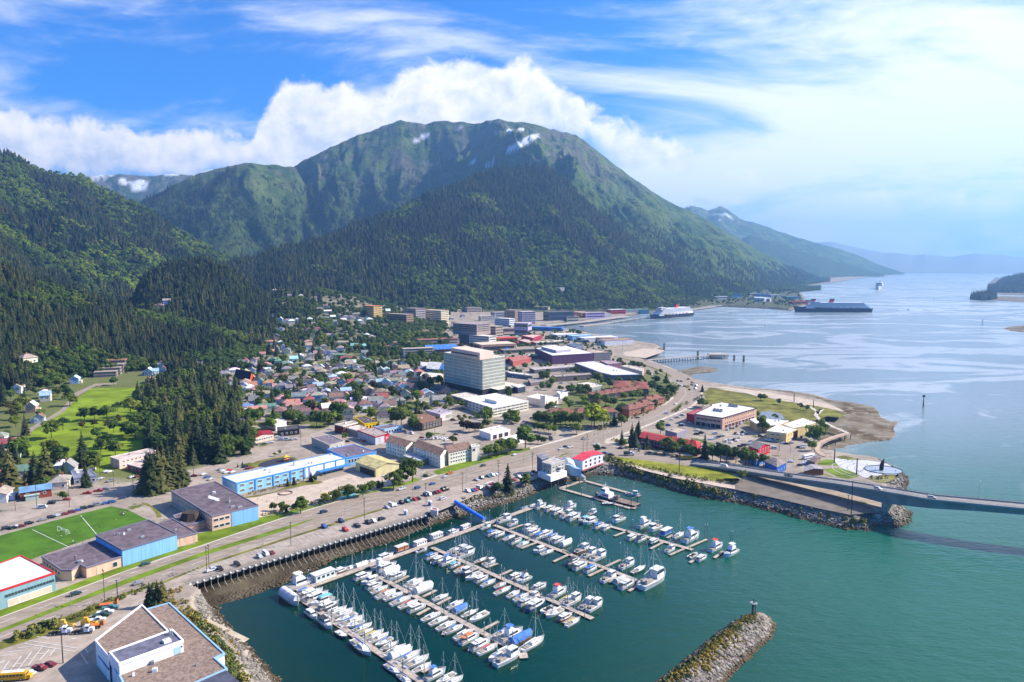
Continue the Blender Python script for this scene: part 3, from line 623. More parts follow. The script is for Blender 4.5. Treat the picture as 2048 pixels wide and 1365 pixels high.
# rocks dumped along the banks
def icorock(seed):
 bm = bmesh.new(); bmesh.ops.create_icosphere(bm, subdivisions=1, radius=1.0); r = random.Random(seed)
 for v in bm.verts: v.co *= r.uniform(.72, 1.15)
 v = np.array([x.co[:] for x in bm.verts]); f = np.array([[q.index for q in p.verts] for p in bm.faces]); bm.free(); return v, f
def rock_mass(name, P0, size, seed, m):
 """many rocks in one sheet of riprap; P0 (n,3)"""
 r = np.random.default_rng(seed); n = len(P0); protos = [icorock(seed + k) for k in range(6)]
 V = []; F = []; b = 0
 for k in range(6):
  ids = np.arange(k, n, 6); v, f = protos[k]
  s = size * r.lognormal(0, .33, len(ids)); sx = r.uniform(.7, 1.3, (len(ids), 3)) * np.array([1, 1, .7]); a = r.uniform(0, 6.28, len(ids))
  loc = v[None] * (s[:, None] * sx)[:, None, :]
  ca, sa = np.cos(a)[:, None], np.sin(a)[:, None]
  q = np.stack([loc[..., 0] * ca - loc[..., 1] * sa, loc[..., 0] * sa + loc[..., 1] * ca, loc[..., 2]], -1) + P0[ids][:, None, :]
  V.append(q.reshape(-1, 3)); F.append((f[None] + (np.arange(len(ids)) * len(v))[:, None, None] + b).reshape(-1, 3)); b += len(ids) * len(v)
 V = np.concatenate(V).astype(np.float32); F = np.concatenate(F).astype(np.int32); me = bpy.data.meshes.new(name)
 me.vertices.add(len(V)); me.vertices.foreach_set('co', V.reshape(-1)); me.loops.add(F.size); me.loops.foreach_set('vertex_index', F.reshape(-1))
 me.polygons.add(len(F)); me.polygons.foreach_set('loop_start', np.arange(0, F.size, 3, dtype=np.int32)); me.polygons.foreach_set('loop_total', np.full(len(F), 3, np.int32)); me.update(); me.materials.append(m)
 return tag(link(name, me), 'grey boulders dumped along the bank', kind='stuff')
def riprap_mat():
 m, n, b = new_mat('riprap_stone'); geo = n.n('ShaderNodeNewGeometry'); f = n.n('ShaderNodeValToRGB'); n.l(geo.outputs['Random Per Island'], f.inputs[0])
 e = f.color_ramp.elements; e[0].color = (0.085, 0.07, 0.055, 1); e[1].color = (0.33, 0.285, 0.23, 1)
 sp = n.n('ShaderNodeSeparateXYZ'); n.l(geo.outputs['Position'], sp.inputs[0]); wet = n.ss(n.math('ADD', sp.outputs[2], n.math('MULTIPLY', n.noise(geo.outputs['Position'], .12), 1.6)), 2.6, 1.3)
 n.l(n.mix(wet, f.outputs[0], (0.085, 0.055, 0.022)), b.inputs['Base Color']); b.inputs['Roughness'].default_value = .9
 return m
RIP = riprap_mat()
def bank_rocks():
 r = np.random.default_rng(5); out = []
 def along(a, b, w0, w1, dens):
  """points over the slope between shore points a..b (indices in the waterline list), w metres inland"""
  sp_ = shore[a:b + 1]
  for p, q in zip(sp_, sp_[1:]):
   p, q = np.array(p), np.array(q); L = np.hypot(*(q - p)); nrm = np.array([-(q - p)[1], (q - p)[0]]) / max(L, 1e-6); k = int(L * (w1 - w0) * dens)
   t = r.uniform(0, 1, (k, 1)); w = r.uniform(w0, w1, (k, 1)); out.append(p + (q - p) * t + nrm * w)
 i = [k for k, (x, y) in enumerate(pts(' '.join(SHORE.split())))]
 xy = pts(' '.join(SHORE.split()))
 def ix(x, y): return min(i, key=lambda k: (xy[k][0] - x) ** 2 + (xy[k][1] - y) ** 2)
 along(ix(857, 1053), ix(1095, 977), -1, 11, .55); along(ix(1193, 951), ix(1823, 1024), -1, 10, .42); along(ix(1806, 985), ix(1787, 934), -1, 11, .5)
 along(0, ix(437, 1213), -1, 9, .5); along(ix(475, 1200), ix(808, 1076), -1, 2.5, .5); along(ix(1403, 766), ix(1316, 729), -1, 8, .4)
 p = np.concatenate(out); z = hgrid(p[:, 0], p[:, 1]); k = (z > -1.0) & (z < 5.9); p = p[k]; z = z[k]
 rock_mass('riprap', np.column_stack([p, z + .1]), .62, 3, RIP)
 B = np.array([tuple(q) for q in BRK]); lo, hi = B.min(0), B.max(0); q = r.uniform(lo, hi, (26000, 2)); s = sdist(BRK, q[:, 0], q[:, 1]); z = hgrid(q[:, 0], q[:, 1])
 k = (s > -1.0) & (s < 8.6) & (r.uniform(0, 1, len(s)) < .9); rock_mass('breakwater_stones', np.column_stack([q[k], z[k] + .1]), .62, 9, RIP)
bank_rocks()
# ---------------------------------------------------------------- buildings
def area2(q): return sum(a[0] * b[1] - b[0] * a[1] for a, b in zip(q, q[1:] + q[:1]))
def ccw(q): return q if area2(q) > 0 else q[::-1]
def cen(q): return Vector((sum(p[0] for p in q) / len(q), sum(p[1] for p in q) / len(q), 0))
def grow(q, d):
 """offset a ccw polygon outwards"""
 n = len(q); out = []
 for i in range(n):
  a, b, c = Vector(q[i - 1][:2]), Vector(q[i][:2]), Vector(q[(i + 1) % n][:2])
  e, f = (b - a).normalized(), (c - b).normalized(); n1, n2 = Vector((e.y, -e.x)), Vector((f.y, -f.x))
  k = n1 + n2; k = k / max(k.dot(n1), .35) if k.length > 1e-6 else n1
  out.append((b.x + k.x * d, b.y + k.y * d))
 return out
def near_ccw(specs, z): return ccw([tuple(P(x, y, z)[:2]) for x, y in (pts(specs) if isinstance(specs, str) else specs)])
_win = {}; FOOT = []
def win_mesh(w, h, glass, frame, panes=1):
 k = (round(w, 1), round(h, 1), glass.name, frame.name, panes)
 if k not in _win:
  mb = MB(); t = .14 if w > .9 else .08
  mb.box(0, 0, 0, w, .10, h, mi=0)
  for s in (-1, 1):
   mb.box(s * (w / 2), 0, 0, t, .18, h + t, mi=1); mb.box(0, 0, s * (h / 2), w - t, .18, t, mi=1)
  for i in range(1, panes): mb.box(-w / 2 + w * i / panes, 0, 0, t * .8, .17, h - t, mi=1)
  _win[k] = mb.mesh('window', [glass, frame])
 return _win[k]
def put_win(parent, me, x, y, z, ang, name='window'):
 o = link(name, me, parent); o.location = (x, y, z); o.rotation_euler = (0, 0, ang); return o
def wins(root, org, a, b, z, rows, cols, w, h, dz, m0=.06, m1=.06, glass=None, frame=None, panes=1, inside=None, name='window'):
 """a grid of windows on the wall from world point a to b; org = the thing's origin; z = centre of the lowest row"""
 a, b = Vector(a[:2]), Vector(b[:2]); d = (b - a); L = d.length; d /= L; nrm = Vector((d.y, -d.x))
 if inside is not None and (Vector(inside[:2]) - a).dot(nrm) > 0: nrm = -nrm
 me = win_mesh(w, h, glass or GLASS, frame or WHITE, panes); ang = math.atan2(d.y, d.x)
 for r in range(rows):
  for c in range(cols):
   t = m0 + (1 - m0 - m1) * ((c + .5) / cols); p = a + d * (L * t) + nrm * .05
   put_win(root, me, p.x - org[0], p.y - org[1], z + r * dz - org[2], ang, name)
LM = []   # landmark phrase, photo x, photo y
def bld(name, label, cat, spec, h, wall, roof, trim='#d8d8d8', z0=LAND, win=(), short=None, parapet=.45, group=None, roofm=None, under=0.6, wallm=None):
 """flat-roofed block: spec = corners of the roof edge as seen; h = wall height"""
 raw = [tuple(P(x, y, z0 + h)[:2]) for x, y in pts(spec)]; q = ccw(list(raw)); c = cen(q); org = (c.x, c.y, z0); FOOT.append([p[:2] for p in q])
 t = thing(name, label, cat, org, group=group); loc = [(x - c.x, y - c.y) for x, y in q]
 wm = wallm or W(wall); mb = MB(); mb.prism(loc, -under, h - .05, 0, top=False); mb.build('wall', wm, t)
 rb = MB(); o = grow(loc, .22); i_ = grow(loc, -.35); n = len(o)
 rb.prism(i_, h - .6, h - .1, 0, bottom=False)
 vs = [(x, y, z) for ring, z in ((o, h - .55), (o, h + parapet - .2), (i_, h + parapet - .2), (i_, h - .2)) for x, y in ring]
 rb.add(vs, [(k * n + i, k * n + (i + 1) % n, (k + 1) * n + (i + 1) % n, (k + 1) * n + i) for k in range(3) for i in range(n)] + [(i, 3 * n + i, 3 * n + (i + 1) % n, (i + 1) % n) for i in range(n)], 1)
 rb.build('roof', [roofm or RF(roof), surf('trim', rgb(trim), .6, .05)], t)
 for wi in win:
  i, j, z, rows, cols, ww, hh, dz = wi[:8]; kw = wi[8] if len(wi) > 8 else {}
  wins(t, org, raw[i], raw[j], z0 + z, rows, cols, ww, hh, dz, inside=c, **kw)
 rv = random.Random(int(c.x * 3 + c.y)); A_ = abs(area2(loc)) / 2
 if A_ > 160 and z0 == LAND:
  for _ in range(min(5, 1 + int(A_ / 350))):
   i = rv.randrange(n); k = rv.uniform(.15, .6); x_, y_ = loc[i][0] * k, loc[i][1] * k; s_ = rv.uniform(.7, 1.9); vent(t, x_, y_, h - .1, s_, s_ * rv.uniform(.6, 1), rv.uniform(.6, 1.2), rv.choice((ALU, STEEL, WHITE)), rz=rv.choice((.78, .3)))
 if short:
  x, y = project(c.x, c.y, z0 + h * .5); LM.append((short, float(x), float(y)))
 return t, raw, c
def gab(name, label, cat, spec, h, rise, wall, roof, z0=LAND, win=(), short=None, over=.5, gable=None, group=None, hip=False, roofm=None, wallm=None):
 """ridged block: spec = four eave corners a b c d, ridge parallel to ab"""
 raw = [Vector(P(x, y, z0 + h)) for x, y in pts(spec)]; c = cen(raw); org = (c.x, c.y, z0); FOOT.append([(p.x, p.y) for p in raw])
 t = thing(name, label, cat, org, group=group); a, b, e, d = [Vector((p.x - c.x, p.y - c.y, 0)) for p in raw]
 ridge_block(t, a, b, e, d, h, rise, wallm or W(wall), roofm or RF(roof), over, hip)
 for wi in win:
  i, j, z, rows, cols, ww, hh, dz = wi[:8]; kw = wi[8] if len(wi) > 8 else {}
  wins(t, org, raw[i], raw[j], z0 + z, rows, cols, ww, hh, dz, inside=c, **kw)
 if short:
  x, y = project(c.x, c.y, z0 + h * .7); LM.append((short, float(x), float(y)))
 return t, raw, c
def ridge_block(t, a, b, e, d, h, rise, wm, rm, over=.4, hip=False, base=-.6, wall_color=None, roof_color=None):
 up = Vector((0, 0, 1)); r0, r1 = (a + d) / 2, (b + e) / 2; ax = (r1 - r0).normalized()
 hw = (d - a).length / 2; k = min(hw * .9, (r1 - r0).length * .42) if hip else 0
 p0, p1 = r0 + ax * k + up * (h + rise), r1 - ax * k + up * (h + rise)
 mb = MB(); q = [a, b, e, d]; lo = [p + up * base for p in q]; hi = [p + up * h for p in q]
 mb.add(lo + hi, [(i, (i + 1) % 4, 4 + (i + 1) % 4, 4 + i) for i in range(4)])
 if not hip: mb.add([hi[3], hi[0], p0 - up * .05], [(0, 1, 2)]); mb.add([hi[1], hi[2], p1 - up * .05], [(0, 1, 2)])
 mb.build('wall', wm, t, wall_color)
 sd_ = (a - d).normalized(); fall = rise / max(hw, .1)
 rb = MB(); th = .22
 if hip:
  E = [a + sd_ * over - ax * over, b + sd_ * over + ax * over, e - sd_ * over + ax * over, d - sd_ * over - ax * over]
  E = [p + up * (h - fall * over * .6) for p in E]
  for s in (0, th):
   pass
  T = [p + up * th for p in E]; P0, P1 = p0 + up * th, p1 + up * th
  rb.add(T + [P0, P1], [(0, 1, 5, 4), (1, 2, 5), (2, 3, 4, 5), (3, 0, 4)])
  rb.add(E + T, [(i, (i + 1) % 4, 4 + (i + 1) % 4, 4 + i) for i in range(4)])
  rb.add(E, [(3, 2, 1, 0)])
 else:
  for s, u, v in ((1, a, b), (-1, d, e)):
   lo0 = u + sd_ * s * over - ax * over + up * (h - fall * over); lo1 = v + sd_ * s * over + ax * over + up * (h - fall * over)
   t0 = p0 - ax * over; t1 = p1 + ax * over; V = [lo0, lo1, t1, t0]; V2 = [p + up * th for p in V]
   f = [(0, 1, 2, 3), (7, 6, 5, 4), (0, 4, 5, 1), (1, 5, 6, 2), (2, 6, 7, 3), (3, 7, 4, 0)]
   rb.add(V + V2, f if s < 0 else f)
 return rb.build('roof', rm, t, roof_color)
def vent(t, x, y, z, sx, sy, sz, m=None, name='roof_vent', rz=.78):
 mb = MB(); mb.box(x, y, z + sz / 2, sx, sy, sz, rz, top=.92); mb.tube((x, y, z + sz * .9), (x, y, z + sz * 1.35), min(sx, sy) * .16); return mb.build(name, m or ALU, t)

# -- near left corner: the white building with three roof levels
def white_block():
 t, raw, c = bld('white_building', 'white industrial building with brown gravel roof and raised grey-roofed loft', 'building',
  "H:690,352 955,280 1620,890 1502,945 1650,1075 1275,1240 560,1560 -100,1500 395,1235 360,1165 200,900", 7.0, '#e6e8ee', '#9d8078', '#8fb6d8', short='white gravel-roofed building', under=1,
  roofm=surf('gravel_roof', (0.235, 0.172, 0.138), .95, .34, .9, .5))
 def lv(spec, z0, z1, roofm, trim, name):
  q = near_ccw(spec, LAND + z1); loc = [(x - c.x, y - c.y) for x, y in q]; mb = MB(); mb.prism(loc, z0, z1 - .1, 0, top=False)
  w = mb.build(name, W('#eceef3'), t); rb = MB(); o = grow(loc, .2); i_ = grow(loc, -.3); n = len(o); rb.prism(i_, z1 - .4, z1 - .1, 0, bottom=False)
  vs = [(x, y, z) for ring, z in ((o, z1 - .7), (o, z1 + .35), (i_, z1 + .35), (i_, z1 - .2)) for x, y in ring]
  rb.add(vs, [(k * n + i, k * n + (i + 1) % n, (k + 1) * n + (i + 1) % n, (k + 1) * n + i) for k in range(3) for i in range(n)], 1)
  rb.build('roof', [roofm, surf('trim', rgb(trim), .6, .05)], w); return w
 lv("H:65,735 625,305 942,622 240,880 228,930", -1, 9.2, surf('gravel_roof', (0.235, 0.172, 0.138), .95, .34, .9, .5), '#f2f0f4', 'wing')
 w = lv("H:236,876 992,604 1122,735 352,1012", 6.6, 11.0, RF('#6c6f86'), '#f4f2f6', 'loft')
 a, b = P(*pts("H:352,1012")[0], LAND + 11), P(*pts("H:1122,735")[0], LAND + 11); d = (b - a).normalized(); nrm = Vector((d.y, -d.x, 0))
 if nrm.y > 0: nrm = -nrm
 p = a + (b - a) * .90 + nrm * .05; mb = MB(); mb.box(p.x - c.x, p.y - c.y, 8.3, 2.4, .12, 2.5, math.atan2(d.y, d.x)); mb.build('door', W('#9fc6e6'), t)
 p = a + (b - a) * .965 + nrm * .05; put_win(t, win_mesh(.8, .8, GLASS, WHITE), p.x - c.x, p.y - c.y, 9.2, math.atan2(d.y, d.x))
 q = P(*pts("H:925,745")[0], LAND + 11); vent(t, q.x - c.x, q.y - c.y, 10.9, 2.6, 2.2, .9, WHITE, 'skylight')
 for u, v, hh in ((958, 650, 1.9), (985, 660, 1.5)):
  q = P(*pts(f"H:{u},{v}")[0], LAND + 11); mb = MB(); mb.tube((q.x - c.x, q.y - c.y, 10.8), (q.x - c.x, q.y - c.y, 10.9 + hh), .28, n=8); mb.tube((q.x - c.x, q.y - c.y, 10.9 + hh), (q.x - c.x, q.y - c.y, 11.2 + hh), .42, .1, n=8); mb.build('flue', STEEL, t)
 # blue band and doors on the dark side
 a, b = P(*pts("H:100,760")[0], LAND + 9.2), P(*pts("H:228,930")[0], LAND + 9.2); d = (b - a).normalized(); nrm = Vector((-d.y, d.x, 0)); nrm = nrm if nrm.x < 0 else -nrm
 p = (a + b) / 2 + nrm * .25; mb = MB(); mb.box(p.x - c.x, p.y - c.y, 4.6, (b - a).length * .95, .2, .5, math.atan2(d.y, d.x)); mb.build('blue_band', W('#3a78c0'), t)
 mb = MB(); q = near_ccw("H:1285,1240 1640,1085 1810,1235 1500,1400", LAND + 7.6); mb.prism([(x - c.x, y - c.y) for x, y in q], 6.4, 7.5); mb.build('lower_roof', RF('#555a70'), t)
white_block()
bld('clinic', 'white-roofed building with red roof edge and teal band of windows', 'building', "G:185,232 490,385 30,535 -500,700 -700,560", 8.2, '#7fa3ae', '#dfdcdf', '#c03034', short='red-edged white roof', roofm=surf('membrane_roof', (0.66, 0.64, 0.65), .7, .14, .12),
 win=[(1, 2, 5.0, 1, 5, 4.6, 1.2, 0, dict(m0=.04, m1=.04, frame=W('#6f929c'), panes=4)), (1, 2, 1.6, 1, 4, 4.4, 2.9, 0, dict(m0=.08, m1=.06, glass=W('#c9bfb0')))])
SCHOOL = '#d6b49c'; DROOF = '#6d6571'
bld('school_wing', 'low pink school wing with a patchy dark roof by the highway', 'building', "G:375,240 860,97 1092,238 772,338 716,312 640,362 552,362", 5.0, SCHOOL, DROOF, '#7b7480', short='low pink wing', win=[(0, 6, 2.7, 1, 6, 1.9, 1.5, 0, dict(frame=W('#e2cdbb'))), (2, 3, 2.2, 1, 1, 2.2, 2.4, 0, dict(m0=.12, m1=.7))])
_g = bld('gym', 'tall gym with blue ribbed walls and a patchy dark roof', 'building', "I:142,868 622,728 880,856 382,1004", 8.2, '#6fa6dc', DROOF, '#6a6a78', short='blue-walled gym', wallm=surf('ribbed_blue_wall', rgb('#7fb0e4'), .6, .14, .5, streak=(3, 3, .1)))
bld('school_link', 'low pink link between the gym and the big school block', 'building', "I:700,765 838,716 1068,846 882,893", 4.8, SCHOOL, DROOF, '#7b7480')
_s = bld('school_block', 'large two-storey school with a dark roof, pink and blue walls', 'building', "I:830,466 1228,380 1622,596 1200,696", 8.4, SCHOOL, DROOF, '#7b7480', short='dark-roofed school', win=[(0, 3, 2.0, 2, 17, 1.5, 1.4, 3.4, dict(m0=.03, m1=.03)), (3, 2, 2.2, 2, 3, 2.6, 1.5, 3.6, dict(m0=.02, m1=.62))])
def school_extras():
 t, raw, c = _s; a, b = Vector(raw[3]), Vector(raw[2]); d = (b - a).normalized(); n = Vector((d.y, -d.x)); n = n if n.y < 0 else -n
 p = a + (b - a) * .70 + n * .08; mb = MB(); mb.box(p.x - c.x, p.y - c.y, 3.6, (b - a).length * .59, .2, 8.4, math.atan2(d.y, d.x)); mb.build('blue_panel', surf('ribbed_blue_wall', rgb('#7fb0e4'), .6, .14, .5, streak=(3, 3, .1)), t)
 for u, v, s in ((1360, 570, (1, 1, 1.6)), (1390, 610, (2.6, .8, .8)), (1455, 615, (2.6, 1, .9))):
  q = P(*pts(f"I:{u},{v}")[0], LAND + 8.4); vent(t, q.x - c.x, q.y - c.y, 8.3, *s)
 for k in range(12):
  q = P(*pts(f"I:{1175 + 16 * (k % 6)},{515 + 5 * (k % 6) + 14 * (k // 6)}")[0], LAND + 8.4); mb = MB(); mb.box(q.x - c.x, q.y - c.y, 8.5, 1.5, .8, .35, .78); mb.build('skylight', WHITE, t)
 t, raw, c = _g
 for u, v in ((445, 822), (568, 886)):
  q = P(*pts(f"I:{u},{v}")[0], LAND + 8.2); vent(t, q.x - c.x, q.y - c.y, 8.1, 1.8, .9, .8)
school_extras()
def dome():
 t, raw, c = bld('entrance_hall', 'low ring-shaped school entrance with a dark faceted lantern', 'building', "I:850,690 960,655 1090,680 1150,728 1070,760 960,775 880,722", 4.2, '#c9a898', DROOF, '#8b8490')
 q = P(*pts("I:1005,700")[0], LAND + 5.5); rings = []
 for z, r in ((4.0, 6.2), (7.4, 4.6), (8.2, 4.4)): rings.append([(q.x - c.x + r * math.cos(i * math.pi / 4), q.y - c.y + r * .8 * math.sin(i * math.pi / 4), z) for i in range(8)])
 mb = MB(); mb.loft(rings); mb.build('lantern', RF('#4c443e'), t)
dome()
# -- middle: the long blue school and its neighbours
BLUE = '#86c0ea'
_b = bld('primary_school', 'long blue school with a white roof and rows of white-framed windows', 'building', "J:118,655 1180,427 1318,472 256,716", 7.4, BLUE, '#e4e2ea', '#4e8fd0', short='long blue school', under=3, roofm=surf('membrane_roof', (0.66, 0.64, 0.65), .7, .10, .12),
 win=[(3, 2, 2.0, 2, 13, 3.0, 1.7, 3.3, dict(m0=.01, m1=.02, panes=4)), (3, 2, -.9, 1, 5, 3.0, 1.4, 0, dict(m0=.01, m1=.6, panes=4))])
def primary_extras():
 t, raw, c = _b; a, b = Vector(raw[3]), Vector(raw[2]); d = (b - a).normalized(); n = Vector((d.y, -d.x)); n = n if n.y < 0 else -n; L = (b - a).length; ang = math.atan2(d.y, d.x)
 for k in (.0, .155, .31, .465, .59, .64, .785, .90):
  p = a + d * (L * k) + n * .1; mb = MB(); mb.box(p.x - c.x, p.y - c.y, 2.7, .9, .35, 9.0, ang); mb.build('pilaster', W('#3f7fc8'), t)
 p = a + d * (L * .80) + n * .06; mb = MB(); mb.box(p.x - c.x, p.y - c.y, 3.9, L * .385, .1, 6.3, ang); mb.build('white_panel', W('#e6e8ee'), t)
 p = a + d * (L * .86) + n * 2.2; mb = MB(); mb.box(p.x - c.x, p.y - c.y, 3.0, L * .3, 4.4, .45, ang); mb.build('entrance_canopy', W('#3f7fc8'), t)
 for u, v, s in ((820, 540, (1.2, 1.2, 2.6)), (735, 572, (1, .6, .8)), (930, 545, (.7, .7, 1.2)), (1180, 440, (2, 1.2, 1.2))):
  q = P(*pts(f"J:{u},{v}")[0], LAND + 7.4); vent(t, q.x - c.x, q.y - c.y, 7.2, *s)
primary_extras()
bld('school_hall', 'dark-roofed blue hall at the end of the long blue school', 'building', "J:1142,386 1400,338 1622,410 1326,468", 6.4, '#6fa8e0', '#726a80', '#5a98d8', win=[(3, 2, 3.4, 1, 9, 1.6, 2.4, 0)])
_p = gab('play_shelter', 'open-fronted shed with a tan ridged metal roof', 'shed', "J:1420,508 1615,572 1842,526 1632,445", 6.2, 2.3, '#cfc79a', '#c2b98a', over=.6, short='tan-roofed shed')
def shelter_front():
 t, raw, c = _p; a, b = raw[0], raw[1]; d = (b - a).normalized(); n = Vector((-d.y, d.x, 0)); n = n if n.x < 0 else -n; p = a + (b - a) * .58 + n * .06
 mb = MB(); mb.box(p.x - c.x, p.y - c.y, 2.1, (b - a).length * .72, .15, 4.2, math.atan2(d.y, d.x)); mb.build('opening', surf('inside_shade', (.05, .045, .04), .9, .0), t)  # solid dark panel painted as the shade inside the shed
shelter_front()
bld('workshop', 'plain grey flat-roofed workshop behind the blue school', 'building', "J:990,268 1160,240 1312,306 1166,346", 6.5, '#b9b5ac', '#7d7684', '#b7b3ab', win=[(3, 2, 4.2, 1, 3, 1.3, 1.2, 0), (0, 3, 4.3, 1, 6, 1.0, .9, 0)], short='grey workshop')
gab('restaurant', 'long low building under a dark red metal roof', 'building', "J:372,252 415,284 622,238 585,200", 4.2, 1.8, '#cdbfb2', '#8c3038', short='dark red roof', win=[(1, 2, 2.4, 1, 8, 1.6, 1.2, 0)])
gab('meeting_hall', 'cream hall with a broad slate-blue roof beside the spruces', 'building', "J:205,190 305,190 350,70 215,75", 6.5, 2.5, '#c8c0a8', '#66617a', short='slate-blue hall roof', hip=True)
bld('clinic', 'small white flat-roofed clinic with dark trees around', 'building', "J:535,98 672,72 745,112 640,152", 5.0, '#d6d4d0', '#dcd8d4', '#cfccc8', short='small white clinic')
bld('tavern', 'black flat-roofed tavern with a low porch', 'building', "J:655,172 865,152 872,182 668,205", 5.2, '#2d2d33', '#55565e', '#3a3a40', short='black tavern', win=[(3, 2, 2.4, 1, 4, 1.5, 1.3, 0)])
bld('lodge_shop', 'brown timber shop with a pale roof rim and stacked balconies', 'building', "J:1214,142 1402,107 1440,126 1300,162", 7.0, '#6b3a2a', '#b8aca2', '#d8d0c8', short='brown timber shop', win=[(3, 2, 2.0, 2, 3, 2.4, 1.4, 3)])
bld('garage', 'pale flat-roofed garage between the brown and the grey-red shops', 'building', "J:1325,172 1460,150 1535,182 1442,206", 5.2, '#a48f7c', '#cbc3ba', '#d8d4d0', win=[(3, 2, 1.9, 1, 3, 2.4, 2.8, 0, dict(glass=W('#6b625b')))])
def red_shop():
 t, raw, c = bld('storefront', 'grey shop with a red front panel carrying a white letter', 'shop', "J:1440,202 1600,170 1746,232 1612,266", 6.6, '#aeb3bf', '#a59d9d', '#9f3038', short='grey shop with red panel')
 a, b = Vector(raw[3]), Vector(raw[2]); d = (b - a).normalized(); n = Vector((d.y, -d.x)); n = n if n.y < 0 else -n; p = a + (b - a) * .83 + n * .12; ang = math.atan2(d.y, d.x)
 mb = MB(); mb.box(p.x - c.x, p.y - c.y, 3.3, (b - a).length * .33, .2, 6.9, ang); pn = mb.build('sign_panel', W('#c4243a'), t)
 cu = bpy.data.curves.new('lettering', 'FONT'); cu.body = 'N'; cu.size = 3.4; cu.align_x = 'CENTER'; cu.align_y = 'CENTER'; cu.extrude = .02; cu.materials.append(WHITE)
 tmp = bpy.data.objects.new('tmp', cu); col.objects.link(tmp); bpy.context.view_layer.update()
 me = bpy.data.meshes.new_from_object(tmp.evaluated_get(bpy.context.evaluated_depsgraph_get())); bpy.data.objects.remove(tmp)
 o = link('lettering', me, pn); p2 = p + n * .13; o.location = (p2.x - c.x, p2.y - c.y, 3.5); o.rotation_euler = (rad(90), 0, ang)
red_shop()
bld('yellow_shop', 'bright yellow shop with black figures on its wall', 'shop', "L:1530,1108 1640,1094 1812,1162 1645,1186", 5.0, '#e8c41c', '#5f5a5c', '#e0b818', short='yellow shop', win=[(3, 2, 2.2, 1, 4, 1.2, 1.6, 0, dict(frame=surf('black_paint', (.02, .02, .02), .6, 0)))])
bld('blue_shop', 'low shop with a dark roof and pale blue pillared front', 'shop', "J:1590,168 1762,140 1876,158 1702,190", 4.6, '#a8cdee', '#77707c', '#9fc4e8', win=[(3, 2, 2.0, 1, 6, 1.8, 2.4, 0)], short='pale blue shop')
# hotel with three brown gabled wings
CRM = '#e4dfcd'; BRN = '#857067'
gab('hotel_wing', 'cream three-storey hotel wing with brown roof, apart from the other two', 'hotel', "K:350,308 545,362 655,322 432,258", 9.0, 2.6, CRM, BRN, win=[(0, 1, 2.0, 3, 7, 1.2, 1.2, 2.7), (1, 2, 3.0, 1, 1, 1.2, 1.2, 2.7)])
gab('hotel_wing', 'cream middle hotel wing with brown roof ending in a tall blank gable', 'hotel', "K:618,352 882,442 962,396 702,302", 9.6, 2.6, CRM, BRN, short='brown-roofed hotel', win=[(0, 1, 3.0, 3, 8, 1.2, 1.2, 2.6), (1, 2, 2.8, 3, 1, 1.2, 1.3, 2.6)])
gab('hotel_wing', 'cream hotel wing with brown roof running along the highway', 'hotel', "K:962,418 1182,372 1130,316 912,356", 9.6, 2.2, CRM, BRN, win=[(0, 1, 2.6, 3, 8, 1.3, 1.2, 2.6)])
bld('hotel_tower', 'slim cream stair block with dark window at the hotel end', 'hotel', "K:1178,340 1186,362 1262,350 1240,332", 11.0, CRM, '#b9b0a0', '#e8e4d6', win=[(1, 2, 8.6, 1, 1, 2.2, 2.0, 0, dict(m0=.1, m1=.5))])
bld('hotel_lobby', 'low hotel lobby with pale flat roof and green awning between wings', 'hotel', "K:520,450 600,388 770,470 660,500", 4.4, '#8a7a6c', '#b8bac8', '#6f8f86')
bld('car_wash', 'white flat-roofed car wash with open dark bays', 'building', "K:1262,198 1462,155 1562,192 1372,236", 5.4, '#eae6e6', '#e6e0da', '#efecec', short='white car wash', win=[(3, 2, 2.2, 1, 3, 4.6, 3.6, 0, dict(glass=surf('inside_shade', (.05, .045, .04), .9, .0)))])  # bays are dark panes painted as the shade inside
bld('store', 'small plain white store beside the car wash', 'building', "K:1482,275 1640,240 1700,262 1560,300", 4.6, '#eae8ea', '#efecea', '#efecec')
bld('chalet_office', 'brown timber office block with deep roof edge and dark windows', 'building', "K:572,82 740,30 898,86 702,132", 6.8, '#4a3e36', '#8a6a5c', '#7a5c50', short='brown timber office', win=[(3, 2, 2.4, 2, 6, 1.8, 1.6, 3), (0, 3, 2.4, 2, 4, 1.8, 1.6, 3)])
bld('studio', 'pinkish-white studio building with a teal glass corner', 'building', "K:738,5 890,-14 992,18 880,46", 6.6, '#d8ccd0', '#a8a0b0', '#c8bcc0', win=[(3, 2, 3.0, 1, 2, 5.0, 3.6, 0, dict(glass=PALEGLASS, m0=.5))])
